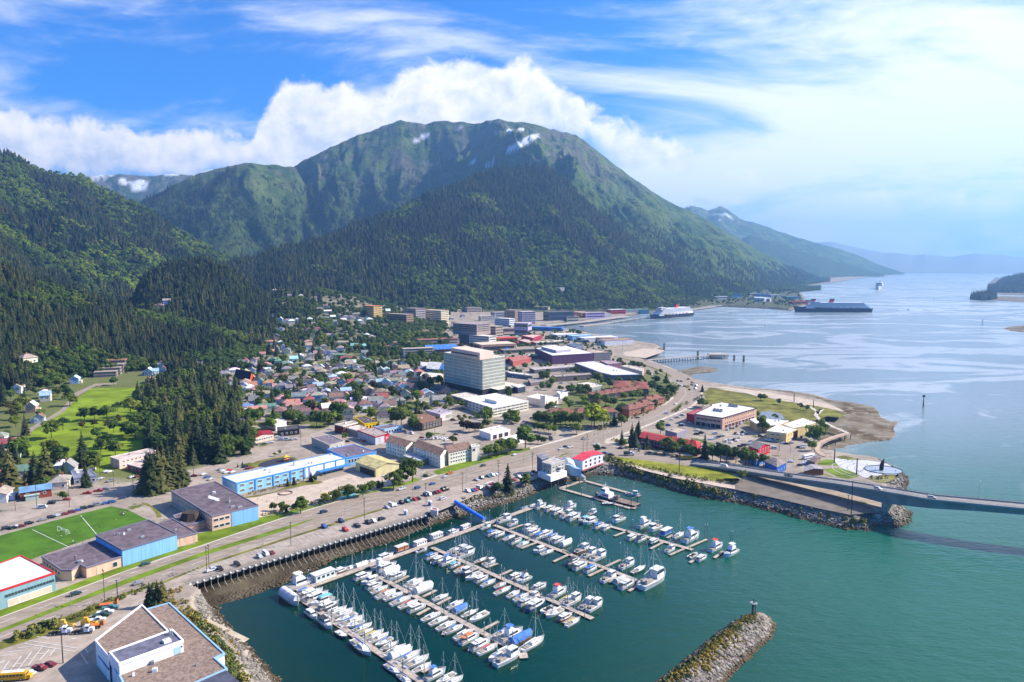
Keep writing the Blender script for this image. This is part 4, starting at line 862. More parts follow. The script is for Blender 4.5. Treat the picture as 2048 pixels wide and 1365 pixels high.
# the tall glass office block
def office_tower():
 hz = 40.0
 t, raw, c = bld('office_tower', 'tall pale green glass office block with a pink rooftop storey', 'building', "O:48,262 482,334 734,298 305,232", hz, '#30343a', '#d9d2c6', '#c8c8bc', short='tall glass office block', parapet=.8)
 z0 = LAND
 for i, j, cols in ((0, 1, 30), (1, 2, 22)):
  a, b = Vector(raw[i]), Vector(raw[j]); d = (b - a).normalized(); n = Vector((d.y, -d.x)); L = (b - a).length; ang = math.atan2(d.y, d.x)
  if n.dot(Vector((c.x, c.y)) - a) > 0: n = -n
  fl = 9; h0 = 6.2; fh = (hz - h0 - .6) / fl
  for k in range(fl):
   p = (a + b) / 2 + n * .2; z = h0 + fh * (k + .5); mb = MB(); mb.box(p.x - c.x, p.y - c.y, z, L, .3, fh, ang, 0)
   for q in range(cols + 1):
    w = a + d * (L * q / cols) + n * .45; mb.box(w.x - c.x, w.y - c.y, z, .34, .35, fh, ang, 1)
   w = (a + b) / 2 + n * .42; mb.box(w.x - c.x, w.y - c.y, z - fh / 2 + .35, L, .28, .7, ang, 1)
   mb.build('window_band', [PALEGLASS, surf('mullion', (0.68, 0.65, 0.55), .6, .06)], t)
 def lv(spec, z0_, z1, wall, roof, name):
  q = near_ccw(spec, LAND + z1); mb = MB(); mb.prism([(x - c.x, y - c.y) for x, y in q], z0_, z1, 0, 1); return mb.build(name, [W(wall), RF(roof)], t)
 lv("O:124,204 452,262 606,242 282,184", hz - .5, hz + 7.5, '#d8bfb2', '#d6ccc0', 'rooftop_storey')
 a, b = P(*pts("O:140,240")[0], LAND + hz + 6), P(*pts("O:430,288")[0], LAND + hz + 6); d = (b - a).normalized(); m = (a + b) / 2 + Vector((d.y, -d.x, 0)) * .6
 mb = MB(); mb.box(m.x - c.x, m.y - c.y, hz + 5, (b - a).length, .6, 1.6, math.atan2(d.y, d.x)); mb.build('louvre', DARKM, t)
 lv("O:575,664 662,684 972,630 735,592", -1, 6.2, '#33363c', '#ddd8d0', 'podium')
office_tower()
bld('library', 'broad white-roofed office with a square rooftop box and ribbon windows', 'building', "O:266,786 596,890 1006,810 640,722", 9.0, '#d8d5c2', '#f0ece4', '#e8e2d2', short='broad white roof', roofm=surf('white_roof', (0.74, 0.72, 0.69), .7, .05, .2), win=[(1, 2, 2.2, 3, 8, 5.2, 1.3, 2.6, dict(m0=.02, m1=.02, panes=4)), (0, 1, 2.2, 3, 7, 4.4, 1.3, 2.6, dict(panes=3))])
bld('roof_plant', 'square white plant room standing on the broad white roof', 'building', "O:508,780 645,812 782,788 640,762", 3.0, '#e8e4da', '#efece4', '#ece8de', z0=LAND + 8.9)
bld('annex', 'small grey annex in the shadow of the office tower', 'building', "O:122,742 262,782 424,744 300,714", 5.6, '#5e6670', '#cfc6bc', '#d8d0c8')
bld('fire_station', 'white fire station with square hose tower and dark bay doors', 'building', "O:990,764 1110,728 1345,768 1212,806", 6.6, '#e2d8cc', '#e8e2dc', '#e6ddd2', short='white fire station', win=[(3, 2, 2.2, 1, 3, 3.6, 3.6, 0, dict(glass=W('#4a4442')))])
bld('hose_tower', 'square white hose tower beside the fire station bays', 'tower', "O:1140,748 1196,752 1212,742 1160,736", 12.0, '#e6dacd', '#e6e0da', '#e6ddd2')
bld('small_store', 'small white flat-roofed store by the side street near trees', 'building', "O:1328,704 1420,690 1452,716 1366,738", 4.6, '#e4e4ea', '#eae6e4', '#e6e6ea')
# the purple hall and the shops beyond
bld('event_hall', 'big dark purple hall with a white raised roof', 'building', "Q:205,522 440,626 1012,592 640,494", 13.0, '#5c4260', '#e2dde0', '#77506a', short='big purple hall', roofm=surf('white_roof', (0.74, 0.72, 0.69), .7, .05, .2))
bld('roof_hall', 'raised pale storey on top of the purple hall', 'building', "Q:290,502 498,556 694,536 480,482", 4.0, '#a8a4b4', '#e6e2e6', '#d0ccd4', z0=LAND + 12.9, roofm=surf('white_roof', (0.74, 0.72, 0.69), .7, .05, .2))
bld('grey_hotel', 'grey-brown four-storey hotel beside the purple hall', 'hotel', "Q:860,562 1004,590 1240,580 1040,548", 12.5, '#a3958e', '#c0aea2', '#b09c90', short='grey-brown hotel', win=[(1, 2, 2.2, 4, 8, 1.7, 1.4, 2.9)])
bld('supermarket', 'broad low supermarket with pale panelled roof', 'shop', "Q:748,726 1104,856 1256,892 1648,884 1010,702", 7.4, '#6f6c78', '#c9c2c6', '#b8b4ba', short='broad supermarket roof', roofm=surf('white_roof', (0.60, 0.57, 0.58), .7, .09, .1))
bld('brick_block', 'purple-brown windowless block behind the supermarket', 'building', "Q:1088,692 1250,690 1392,726 1200,742", 9.0, '#8a6474', '#a89aa2', '#9a7a86')
bld('cream_store', 'cream stepped store at the supermarket end', 'building', "Q:1380,768 1470,752 1688,800 1672,842 1560,812", 9.0, '#c8bca8', '#c8c0b8', '#d2c6b2', win=[(3, 2, 4, 1, 3, 1.6, 1.6, 0)])
bld('shop_row', 'long low row of shops with a pale roof, nearer the purple hall', 'shop', "Q:128,792 736,750 752,776 200,820", 5.0, '#6c6470', '#bdb7b6', '#b4aeb0', short='upper row of shops', win=[(3, 2, 2.2, 1, 10, 3.0, 2.2, 0)])
bld('shop_row', 'long low row of shops with brown roof, nearer the street', 'shop', "Q:440,890 958,860 976,882 482,916", 6.4, '#6a5550', '#a79c98', '#8f807a', short='lower row of shops', win=[(3, 2, 2.0, 2, 10, 2.8, 1.6, 3)])
bld('office', 'pale-roofed two-storey office with a green awning', 'building', "Q:778,1012 946,986 1122,1030 982,1060", 6.2, '#8f9a92', '#dcd6ce', '#cfcac4', short='office with green awning', win=[(3, 2, 2.4, 1, 6, 1.8, 1.6, 0)])
bld('blue_store', 'dark blue flat-roofed store by the side road', 'building', "Q:-120,1030 20,1012 75,1036 -30,1060", 7.0, '#3a4256', '#d8d2cc', '#c8c4c4')
bld('brick_store', 'low salmon-red ridged store left of the purple hall', 'building', "O:780,318 985,290 1030,325 830,362", 7.0, '#a8605a', '#b9776c', '#b06860', short='salmon-red store')
bld('motel', 'low grey motel beside a round tree', 'building', "O:1000,560 1160,540 1190,578 1030,600", 4.4, '#6f5f66', '#9a8f92', '#b0a8aa', win=[(3, 2, 2.2, 1, 8, 1.3, 1.2, 0)])
bld('bank', 'white flat-roofed bank with a blue roof box', 'building', "O:742,468 1000,500 1050,524 800,492", 5.0, '#7a8290', '#e8e2dc', '#e0dcd8')
bld('red_hall', 'long dark red hall near the harbour downtown', 'building', "Q:18,352 170,338 302,340 178,386", 9.0, '#8f3448', '#d8b8b4', '#a83c50', short='dark red hall')
bld('red_annex', 'lower dark red annex in front of the dark red hall', 'building', "Q:-20,420 60,398 200,420 120,452", 6.0, '#7a3040', '#cbb6b2', '#93404e')
bld('harbour_office', 'dark blue stepped office near the harbour lot', 'building', "Q:640,470 740,452 866,490 760,520", 9.0, '#4a5a72', '#5a6a84', '#8a8fa0', win=[(3, 2, 3, 2, 5, 1.6, 1.4, 3)])
# condominiums with red-brown hipped roofs
def condos():
 # photo view, eave-centre u v, width along, depth, height
 rows = [("R", [(700, 290), (790, 272), (880, 258), (970, 245), (1060, 232), (1150, 220), (1235, 208)], 'upper', '#a58f74'), ("R", [(1140, 432), (1220, 408), (1300, 382), (1345, 340), (1420, 318)], 'curved', '#a8644a'), ("R", [(290, 482), (400, 478), (600, 472), (860, 468)], 'lower', '#9a8f80')]
 num = ['first', 'second', 'third', 'fourth', 'fifth', 'sixth', 'seventh']
 for c, lst, nm, wall in rows:
  for k, (u, v) in enumerate(lst):
   x, y = pxs(c, u, v); q = P(x, y, LAND + 7.0); ang = rad(20) if nm != 'curved' else rad(38)
   t = thing('condominium', f"tan condominium house with red-brown hipped roof, {num[k]} from the left in the {nm} row", 'house', (q.x, q.y, LAND), ang, 'condominiums among the trees')
   w, dp = (16, 12) if nm != 'lower' else (19, 12)
   a, b, e, d = Vector((-w / 2, -dp / 2, 0)), Vector((w / 2, -dp / 2, 0)), Vector((w / 2, dp / 2, 0)), Vector((-w / 2, dp / 2, 0))
   ridge_block(t, a, b, e, d, 7.0, 3.2, W(wall), RF('#8c645c'), .7, True)
   for s in (-1, 1):
    mb = MB(); mb.box(s * w * .2, 0, 9.6, 1.1, 1.1, 2.4, 0, 0, .9); mb.build('chimney', W('#b0705e'), t)
   for r in range(2):
    for s in range(4): put_win(t, win_mesh(1.5, 1.4, GLASS, WHITE), -w / 2 + w * (s + .5) / 4, -dp / 2 - .05, 2.0 + 3 * r, 0)
 LM.append(('red-brown condominiums', *pxs('R', 800, 340)))
condos()
gab('apartments', 'dark brown apartment block with a red-brown roof behind condominiums', 'building', "R:945,200 1150,204 1140,128 960,126", 8.0, 2.5, '#54403e', '#8a5850', hip=True, win=[(0, 1, 2.2, 2, 6, 1.5, 1.4, 3)], short='dark brown apartments')
gab('apartments', 'dark brown apartment block with red-brown roof nearest the round trees', 'building', "R:1175,212 1350,220 1340,142 1190,132", 8.0, 2.5, '#54403e', '#8a5850', hip=True, win=[(0, 1, 2.2, 2, 5, 1.5, 1.4, 3)])
# -- right: offices in the car park
bld('clinic_building', 'cream and purple flat-roofed clinic with long window strips', 'building', "S:728,236 895,155 890,142 996,121 1332,180 1000,276", 10.0, '#c7a392', '#d8d2cc', '#4c3640', short='cream and purple clinic', roofm=surf('membrane_roof', (0.66, 0.64, 0.65), .7, .14, .12),
 win=[(0, 5, 6.6, 1, 6, 3.2, 1.2, 0, dict(panes=2, frame=W('#6a4c50'))), (5, 4, 8.6, 1, 16, 1.1, .7, 0, dict(frame=W('#6a4c50'))), (5, 4, 4.6, 1, 16, 1.1, .7, 0, dict(frame=W('#6a4c50'))), (0, 5, 2.0, 1, 5, 5.2, 3.6, 0, dict(glass=W('#3c2e38'))), (5, 4, 1.6, 1, 9, 5.2, 3.0, 0, dict(glass=W('#5a3c44')))])
def red_front():
 t, raw, c = bld('red_entrance', 'crimson box entrance on the side of the cream clinic', 'building', "S:650,232 732,246 830,205 762,186", 8.6, '#b8203c', '#a8606a', '#8a1830', short='crimson box')
 return t
red_front()
for u, v in ((955, 205), (1105, 160)):
 q = P(*pxs('S', u, v), LAND + 10.4); t = thing('roof_unit', 'grey air-handling unit on the clinic roof, ' + ('nearer the crimson box' if u < 1000 else 'farther from the crimson box'), 'air unit', (q.x, q.y, LAND + 9.95), rad(-35))
 mb = MB(); mb.box(0, 0, 1.0, 9, 2.6, 2.0); mb.build('casing', STEEL, t)
 for k in range(3):
  mb = MB(); mb.tube((-3 + 3 * k, 0, 2.0), (-3 + 3 * k, 0, 2.4), 1.0, n=10); mb.build('fan_cowl', DARKM, t)
YEL = '#dcc48c'
bld('yellow_office', 'yellow two-storey office block facing the car park', 'building', "S:1430,402 1545,340 1718,386 1622,426", 7.6, YEL, '#eae4da', '#e2d6b4', short='yellow office', roofm=surf('white_roof', (0.74, 0.72, 0.69), .7, .05, .2), win=[(0, 3, 1.8, 2, 2, 2.6, 1.2, 3.6, dict(m0=.18, m1=.3)), (3, 2, 1.8, 2, 3, 1.4, 1.2, 3.6)])
bld('yellow_wing', 'long yellow office wing with white roof beside the cove', 'building', "S:1600,340 1790,278 1908,318 1802,352 1690,372", 7.4, YEL, '#eae4da', '#e2d6b4', roofm=surf('white_roof', (0.74, 0.72, 0.69), .7, .05, .2), win=[(3, 2, 1.8, 2, 3, 1.6, 1.6, 3.2)], short='yellow wing')
bld('white_wing', 'white-roofed wing with a slanted corner between clinic and yellow office', 'building', "S:1268,290 1340,276 1640,302 1545,340 1440,350 1330,330", 6.8, '#c9a878', '#eae4da', '#efe9df', roofm=surf('white_roof', (0.74, 0.72, 0.69), .7, .05, .2))
bld('stair_tower', 'dark maroon stair block on the yellow office', 'building', "S:1680,400 1722,396 1734,404 1692,410", 6.5, '#6a3038', '#5a2c34', '#5a2c34')
RED2 = '#9a4246'
gab('motel', 'dark red long apartment house under a red metal roof', 'building', "S:190,462 455,516 500,462 238,406", 6.2, 1.6, '#7a2430', RED2, short='long red roof', win=[(0, 1, 2.4, 2, 8, 1.3, 1.3, 2.7)])
gab('motel', 'dark red apartment house under red roof, middle of the three', 'building', "S:500,508 668,532 700,492 520,458", 6.2, 1.6, '#7a2430', RED2, win=[(0, 1, 2.4, 2, 5, 1.3, 1.3, 2.7)])
gab('motel', 'dark red apartment house with red hipped roof at the end', 'building', "S:672,540 755,572 792,520 700,482", 6.2, 2.6, '#7a2430', '#b04446', hip=True, win=[(0, 1, 2.4, 2, 3, 1.3, 1.3, 2.7)])
bld('grey_office', 'grey boxy office behind the long red roof', 'building', "S:442,392 560,362 652,386 556,424", 6.0, '#8d8b9c', '#b5a795', '#9c98a6', win=[(0, 3, 3.0, 1, 4, 1.6, 1.2, 0)], short='grey boxy office')
gab('red_barn', 'bright red shop with a grey gabled roof and porch', 'shop', "S:1256,548 1350,582 1462,540 1345,510", 6.0, 2.6, '#c02c38', '#8a8588', short='bright red shop', win=[(1, 2, 2.4, 2, 4, 1.2, 1.2, 2.4)])
gab('blue_house', 'blue timber building with grey hipped roof next to trees', 'building', "S:1232,628 1330,690 1408,648 1300,602", 5.0, 2.4, '#4f83c4', '#8b8390', hip=True, short='blue house by the bridge')
gab('grey_house', 'grey-roofed timber building half hidden by trees', 'building', "S:1040,590 1120,620 1210,590 1110,556", 5.0, 2.2, '#7c7480', '#8f8794', hip=True)
gab('blue_workshop', 'deep blue building with grey hipped roof beside the bridge', 'building', "S:1412,696 1530,752 1622,708 1500,658", 5.4, 2.6, '#2f62b4', '#8d8488', hip=True, short='deep blue building', win=[(1, 2, 2.2, 1, 3, 1.2, 1.2, 0)])
gab('park_shelter', 'brown shelter with a pale grey pitched roof on park grass', 'shelter', "S:1795,758 1800,792 1985,776 1920,735", 4.0, 1.2, '#6a4a3a', '#9a9aa8', short='park shelter')
gab('picnic_shelter', 'small brown-roofed picnic shelter at the park car park', 'shelter', "S:1850,690 1900,705 1958,660 1915,645", 3.4, 1.2, '#8a7a6a', '#7c7078')
# -- stilt building over the basin
def piles(t, pos, z0, z1, r=.28, m=PILEM, name='pile'):
 for x, y in pos:
  mb = MB(); mb.tube((x, y, z0), (x, y, z1), r, r * .85, 7); mb.build(name, m, t)
def stilts():
 t, raw, c = bld('stilt_office', 'grey three-storey office on tall piles with a white skirt', 'building', "V:470,476 604,512 802,442 660,398", 10.4, '#aca69e', '#b4b2b6', '#b8b4ae', z0=LAND, short='grey office on piles', under=-1,
  win=[(0, 1, 5.4, 2, 2, 1.6, 1.4, 2.6), (1, 2, 5.4, 2, 4, 1.8, 1.4, 2.6)])
 q = near_ccw("V:410,608 596,682 832,602 640,545", LAND + 4.0); loc = [(x - c.x, y - c.y) for x, y in q]; mb = MB(); mb.prism(loc, .2, 4.0); mb.build('skirt', W('#f0f0f6'), t)
 q = near_ccw("V:395,378 470,432 560,402 480,352", LAND + 12.2); mb = MB(); mb.prism([(x - c.x, y - c.y) for x, y in q], 0.3, 12.2); mb.build('stair_tower', W('#6c7280'), t)
 o = grow(ccw([(x - c.x, y - c.y) for x, y in q]), .7); mb = MB(); mb.prism(o, 12.2, 12.6); mb.build('tower_roof', RF('#8a90a0'), t)
 mb = MB()
 a, b = Vector((raw[1][0] - c.x, raw[1][1] - c.y)), Vector((raw[2][0] - c.x, raw[2][1] - c.y)); d = (b - a).normalized(); n = Vector((d.y, -d.x)); p = a + (b - a) * .55 + n * .9
 for z in (5.0, 7.4): mb.box(p.x, p.y, z, 4.4, 1.8, .25, math.atan2(d.y, d.x))
 mb.box(p.x, p.y, 6.2, .2, 1.7, 2.6, math.atan2(d.y, d.x)); mb.build('balcony', W('#c8c4c0'), t)
 A, B, C_ = [Vector((*near[:2], 0)) for near in loc[:3]]
 pos = []
 for i in range(4):
  for j in range(3):
   u, v = .06 + .88 * i / 3, .08 + .84 * j / 2; p = A + (B - A) * u + (C_ - B) * v; pos.append((p.x, p.y))
 piles(t, pos, -LAND - 3, .4)
 # roof shell between the two buildings
 t2 = thing('entrance_arch', 'white curved roof shell linking the pile office to the red-roofed building', 'roof', (0, 0, 0))
 a, b, e = P(*pts("V:775,418")[0], LAND + 8.2), P(*pts("V:930,455")[0], LAND + 7.6), P(*pts("V:885,540")[0], LAND + 5.4)
 rings = []
 for k in range(7):
  s = k / 6; p = a.lerp(b, s); q = p + (e - (a + b) / 2); z = p.z + math.sin(math.pi * s) * 1.4
  rings.append([(p.x, p.y, z), (q.x, q.y, z - 2.0 + .6 * math.sin(math.pi * s)), (q.x, q.y, z - 2.3 + .6 * math.sin(math.pi * s)), (p.x, p.y, z - .3)])
 mb = MB(); mb.loft(rings); mb.build('shell', surf('shell_white', (.70, .73, .76), .5, .05), t2)
 q = [e, e + (b - a), b, a]; q = near_ccw([project(v.x, v.y, LAND) for v in q], LAND); mb = MB(); mb.prism(q, LAND - .6, LAND + 4.8); mb.build('link_wall', W('#8fb4d4'), t2)
 piles(t2, [(p[0] * .8 + .2 * sum(k[0] for k in q) / 4, p[1] * .8 + .2 * sum(k[1] for k in q) / 4) for p in q], -3, LAND - .4)
 g = gab('stilt_shop', 'white building on piles with a raspberry-red metal roof', 'building', "V:918,418 1062,450 1358,350 1224,304", 6.6, 1.4, '#d4dcec', '#d84a60', over=.5, short='raspberry-red roof', win=[(1, 2, 1.8, 2, 4, 1.6, 1.5, 2.9, dict(frame=W('#b03040')))])
 t3, raw3, c3 = g; q = grow(ccw([(p.x - c3.x, p.y - c3.y) for p in raw3]), 1.6); mb = MB(); mb.prism(q, -.5, -.1); mb.build('deck', surf('red_deck', rgb('#9a6258'), .9, .15, .6), t3)
 A, B, C_ = [Vector((*v[:2], 0)) for v in q[:3]]; pos = []
 for i in range(5):
  for j in range(3): p = A + (B - A) * (.05 + .9 * i / 4) + (C_ - B) * (.08 + .84 * j / 2); pos.append((p.x, p.y))
 piles(t3, pos, -LAND - 3, -.3)
stilts()
def gangway(name, label, p0, p1, r, m, legs=True):
 t = thing(name, label, 'gangway', (0, 0, 0)); d = (p1 - p0).normalized(); s = Vector((-d.y, d.x, 0)).normalized()
 rings = []
 for p in (p0, p1): rings.append([p + s * (r * math.cos(a)) + Vector((0, 0, 1.0 + r * math.sin(a))) for a in [math.pi * i / 10 for i in range(11)]] + [p + s * (-r * .92) + Vector((0, 0, 1.0)), p + s * (r * .92) + Vector((0, 0, 1.0))][::1])
 mb = MB(); mb.loft(rings); mb.build('tube_roof', m, t)
 mb = MB(); n = 14
 for k in range(n):
  for e in (-1, 1):
   a = p0.lerp(p1, k / n) + s * (r * .9 * e); b = p0.lerp(p1, (k + 1) / n) + s * (r * .9 * e); mb.tube(a, b + Vector((0, 0, 1.0)), .06, n=4); mb.tube(a, b, .08, n=4); mb.tube(a, a + Vector((0, 0, 1.0)), .06, n=4)
 mb.build('truss', WHITE, t)
 mb = MB(); mb.add([p0 - s * r * .9, p1 - s * r * .9, p1 + s * r * .9, p0 + s * r * .9] + [q - Vector((0, 0, .2)) for q in (p0 - s * r * .9, p1 - s * r * .9, p1 + s * r * .9, p0 + s * r * .9)], [(0, 1, 2, 3), (7, 6, 5, 4), (0, 4, 5, 1), (1, 5, 6, 2), (2, 6, 7, 3), (3, 7, 4, 0)]); mb.build('walkway', DECKW, t)
 return t
gangway('covered_gangway', 'bright blue barrel-roofed gangway sloping to the boat floats', P(*pts("B:790,40")[0], LAND), P(*pts("B:1095,225")[0], 1.0), 1.3, surf('blue_sheet', rgb('#3a78dc'), .35, .05)); LM.append(('blue gangway', 942, 1020))
gangway('covered_gangway', 'silver barrel-roofed gangway sloping from the pile buildings to the work float', P(*pts("V:885,575")[0], LAND), P(*pts("V:1095,735")[0], 1.0), 1.3, ALU)
# -- generic blocks further downtown, placed on the ground point they stand on
def blk(name, label, cat, c, u, v, w, d, h, wall, roof, yaw=45, floors=0, short=None, glass=None, ribbon=True, trim=None, group=None, gabl=False):
 x, y = pxs(c, u, v); g = G(x, y); t = thing(name, label, cat, (g.x, g.y, g.z), rad(yaw), group); ca, sa = math.cos(rad(yaw)), math.sin(rad(yaw)); FOOT.append([(g.x + sx * w / 2 * ca - sy * d / 2 * sa, g.y + sx * w / 2 * sa + sy * d / 2 * ca) for sx, sy in ((-1, -1), (1, -1), (1, 1), (-1, 1))])
 a, b, e, f = Vector((-w / 2, -d / 2, 0)), Vector((w / 2, -d / 2, 0)), Vector((w / 2, d / 2, 0)), Vector((-w / 2, d / 2, 0))
 if gabl: ridge_block(t, a, b, e, f, h, w * .1 + 1, W(wall), RF(roof), .5, False, -6)
 else:
  mb = MB(); mb.prism([a, b, e, f], -6, h - .3, top=False); mb.build('wall', W(wall), t)
  mb = MB(); mb.prism(grow([a, b, e, f], .25), h - .5, h - .05); mb.prism(grow([a, b, e, f], -.8), h - .06, h, bottom=False); mb.build('roof', RF(roof), t)
 if floors:
  fh = h / floors; k = glass or GLASS
  for i in range(floors):
   z = fh * (i + .55)
   for (L, px_, py_, an) in ((w, 0, -d / 2 - .04, 0), (d, w / 2 + .04, 0, math.pi / 2), (d, -w / 2 - .04, 0, math.pi / 2)):
    o = link('window_band', win_mesh(round(L * .9, 1), fh * .42, k, W(trim or wall), max(2, int(L / 3.5))), t); o.location = (px_, py_, z); o.rotation_euler = (0, 0, an)
 if short: LM.append((short, x, y - 12))
 return t
blk('court_building', 'wide overhanging grey concrete office block on the hillside', 'building', 'M', 1395, 600, 46, 26, 22, '#8b7d80', '#9a929a', -38)
_cb = blk('court_building', 'overhanging upper floors of the grey concrete office on the hill', 'building', 'M', 1385, 602, 58, 38, 14, '#9c8f8c', '#a29aa2', -38, 4, short='overhanging concrete office'); _cb.location.z += 22
blk('office_annex', 'tan concrete office annex right of the overhanging office', 'building', 'M', 1600, 560, 44, 22, 26, '#a8988c', '#b4a89e', -38, 5)
blk('white_office', 'white ribbon-windowed office below the overhanging office', 'building', 'M', 1510, 625, 46, 20, 17, '#d4d4d0', '#dcdad4', -38, 4, short='white ribbon-windowed office')
blk('apartment_tower', 'yellow-orange apartment block with a red roof hut', 'building', 'M', 255, 320, 40, 24, 28, '#d9b874', '#d08a5c', -40, 6, short='yellow-orange apartment block')
blk('round_office', 'grey banded office block beside the cream apartment house', 'building', 'M', 735, 360, 42, 30, 32, '#a59a9c', '#8c8284', -40, 6, short='grey banded office')
blk('capitol', 'brown stone office with rows of windows among trees', 'building', 'M', 570, 395, 60, 22, 24, '#9c7e68', '#a59a90', -35, 5)
blk('apartment_house', 'large cream apartment house with many small windows', 'building', 'M', 975, 370, 62, 26, 30, '#e0d3b6', '#cbbba4', -38, 7, short='large cream apartment house')
blk('downtown_tower', 'brown high-rise downtown behind the white office', 'building', 'M', 1850, 365, 34, 24, 30, '#a08e84', '#a89c94', -38, 8, short='brown high-rise')
blk('downtown_office', 'blue-white office with window strips downtown', 'building', 'M', 1760, 410, 44, 20, 18, '#cfd6e0', '#dadde2', -38, 4)
blk('terrace_house', 'white stepped house row on the wooded slope', 'building', 'M', 1345, 240, 40, 14, 12, '#d2c8c4', '#8c7a78', -30, 3)
blk('school_building', 'brick and white apartment row with a brown roof in the trees', 'building', 'M', 1000, 640, 72, 22, 13, '#c8b0a6', '#a06a60', 20, 3, short='brown-roofed apartment row')
blk('apartment_house', 'grey square apartment house in front of the blue-roofed store', 'building', 'M', 770, 770, 48, 16, 15, '#aea79e', '#b4aea6', 22, 4, short='grey square apartment house')
blk('blue_roof_store', 'store under a big bright blue hipped roof', 'shop', 'M', 1030, 745, 50, 26, 11, '#6a5250', '#4f83d0', 20, 1, short='bright blue store roof', gabl=True)
gab('blue_church', 'deep blue church with a white gabled roof', 'church', "M:870,895 1005,905 1080,870 930,862", 8.0, 7.0, '#2f5fb4', '#f0eeec', short='deep blue church')
gab('tent_roof', 'white tent-like roof left of the blue church', 'building', "M:805,880 900,890 910,850 808,842", 5.0, 5.0, '#3a68b0', '#f2f0ee')
gab('white_hall', 'long white-roofed hall with cream walls below the church', 'building', "M:800,980 1020,1000 1060,965 850,948", 5.5, 3.0, '#d8cca8', '#efece4', win=[(0, 1, 2.2, 1, 6, 1.5, 1.6, 0)])
gab('picnic_hall', 'building with a bright blue hipped roof near the downtown car park', 'building', "O:650,205 760,222 830,200 720,180", 6.0, 3.0, '#54607a', '#4f83d0', hip=True)
gab('aframe_church', 'church with a steep black roof and orange gable ends', 'church', "L:150,700 330,725 390,700 230,660", 2.0, 13.0, '#c8582c', '#2a2c38', short='steep black church roof', over=.8)
gab('church_wing', 'orange gabled wing beside the steep black roof', 'church', "L:385,715 455,722 470,690 400,680", 3.0, 5.0, '#c8582c', '#6a5a58')
# ---------------------------------------------------------------- names for the things that are many
ORD = ['nearest', 'second', 'third', 'fourth', 'fifth', 'sixth', 'seventh', 'eighth', 'ninth', 'tenth', 'eleventh', 'twelfth', 'thirteenth', 'fourteenth', 'fifteenth', 'sixteenth', 'seventeenth', 'eighteenth', 'nineteenth', 'twentieth']
ORD += ['twenty-' + w for w in ('first', 'second', 'third', 'fourth', 'fifth', 'sixth', 'seventh', 'eighth', 'ninth')] + ['thirtieth'] + ['thirty-' + w for w in ('first', 'second', 'third', 'fourth', 'fifth', 'sixth', 'seventh', 'eighth', 'ninth')]
def more_houses():
 r = random.Random(8); q = pts("X:452,735 540,700 690,692 840,735 880,790 850,828 700,848 640,845 500,842"); n = 0; t = 0
 while n < 60 and t < 4000:
  t += 1; x, y = r.uniform(450, 882), r.uniform(692, 850)
  if sdist(q, np.array([x]), np.array([y]))[0] < 0: continue
  g = G(x, y); B = np.array(HOUSES)
  if np.min(np.hypot(B[:, 0] - g.x, B[:, 1] - g.y)) < 15.5: continue
  house(x, y, r.choice(['grey', 'grey', 'tan', 'brown', 'white', 'dark', 'grey', 'salmon', 'green'])); n += 1
LM += [('soccer field', 120, 1065), ('blue gangway', 942, 1020), ('park lawn', 150, 845), ('wharf piles', 640, 1100), ('bridge pier', 1765, 985), ('whale plaza', 1735, 935), ('road junction', 1140, 885), ('highway curve', 1370, 785), ('yard of the blue school', 640, 985), ('boat ramp', 460, 1270), ('river marsh', 1550, 815), ('spruce grove', 385, 840), ('park apartment house', 265, 915)]
_queue = []
def want(o, desc, px, py): _queue.append((o, desc, px, py))
def give_labels():
 """each thing is told by its look, the landmark it stands nearest to, the side it lies on and its turn counting out from there"""
 groups = {}
 for o, desc, x, y in _queue:
  ph, lx, ly = min(LM, key=lambda l: (l[1] - x) ** 2 + ((l[2] - y) * 1.6) ** 2)
  dx, dy = x - lx, (y - ly) * 1.6
  side = ('left of' if dx < 0 else 'right of') if abs(dx) > abs(dy) else ('behind' if dy < 0 else 'in front of')
  groups.setdefault((desc, side, ph), []).append((dx * dx + dy * dy, o))
 for (desc, side, ph), lst in groups.items():
  lst.sort(key=lambda q: q[0])
  for k, (_, o) in enumerate(lst):
   o['label'] = f"{desc} {side} the {ph}" + ('' if len(lst) < 2 else ', nearest to it' if k == 0 else f', {ORD[k]} nearest to it')
# ---------------------------------------------------------------- houses
def house_protos():
 out = []
 for w, d, h, r, hip in ((9, 7, 4.6, 2.6, False), (11, 8, 5.2, 2.8, False), (8, 7, 5.6, 3.2, False), (12, 9, 4.2, 2.2, True), (10, 8, 6.2, 2.4, True), (14, 8, 4.4, 1.8, False)):
  e = bpy.data.objects.new('tmp', None); col.objects.link(e)
  a, b, f, g = Vector((-w / 2, -d / 2, 0)), Vector((w / 2, -d / 2, 0)), Vector((w / 2, d / 2, 0)), Vector((-w / 2, d / 2, 0))
  ridge_block(e, a, b, f, g, h, r, OPAINT, OROOF, .5, hip, -5)
  if not hip and w > 9:   # a cross gable over the door
   pass
  ms = {c.name.split('.')[0]: c.data for c in e.children}
  for c in list(e.children): bpy.data.objects.remove(c)
  bpy.data.objects.remove(e)
  mb = MB(); mb.box(0, 0, 0, .8, .8, 2.2, top=.9); mb.box(0, 0, 1.15, 1.0, 1.0, .18); ms['chimney'] = mb.mesh('chimney', OPAINT)
  mb = MB(); mb.box(0, -1.2, 1.3, w * .42, 2.4, 2.6); mb.box(0, -1.3, 2.75, w * .5, 3.0, .25); ms['porch'] = mb.mesh('porch', OPAINT)
  ms['dim'] = (w, d, h, r, hip); out.append(ms)
 return out
HP = house_protos()
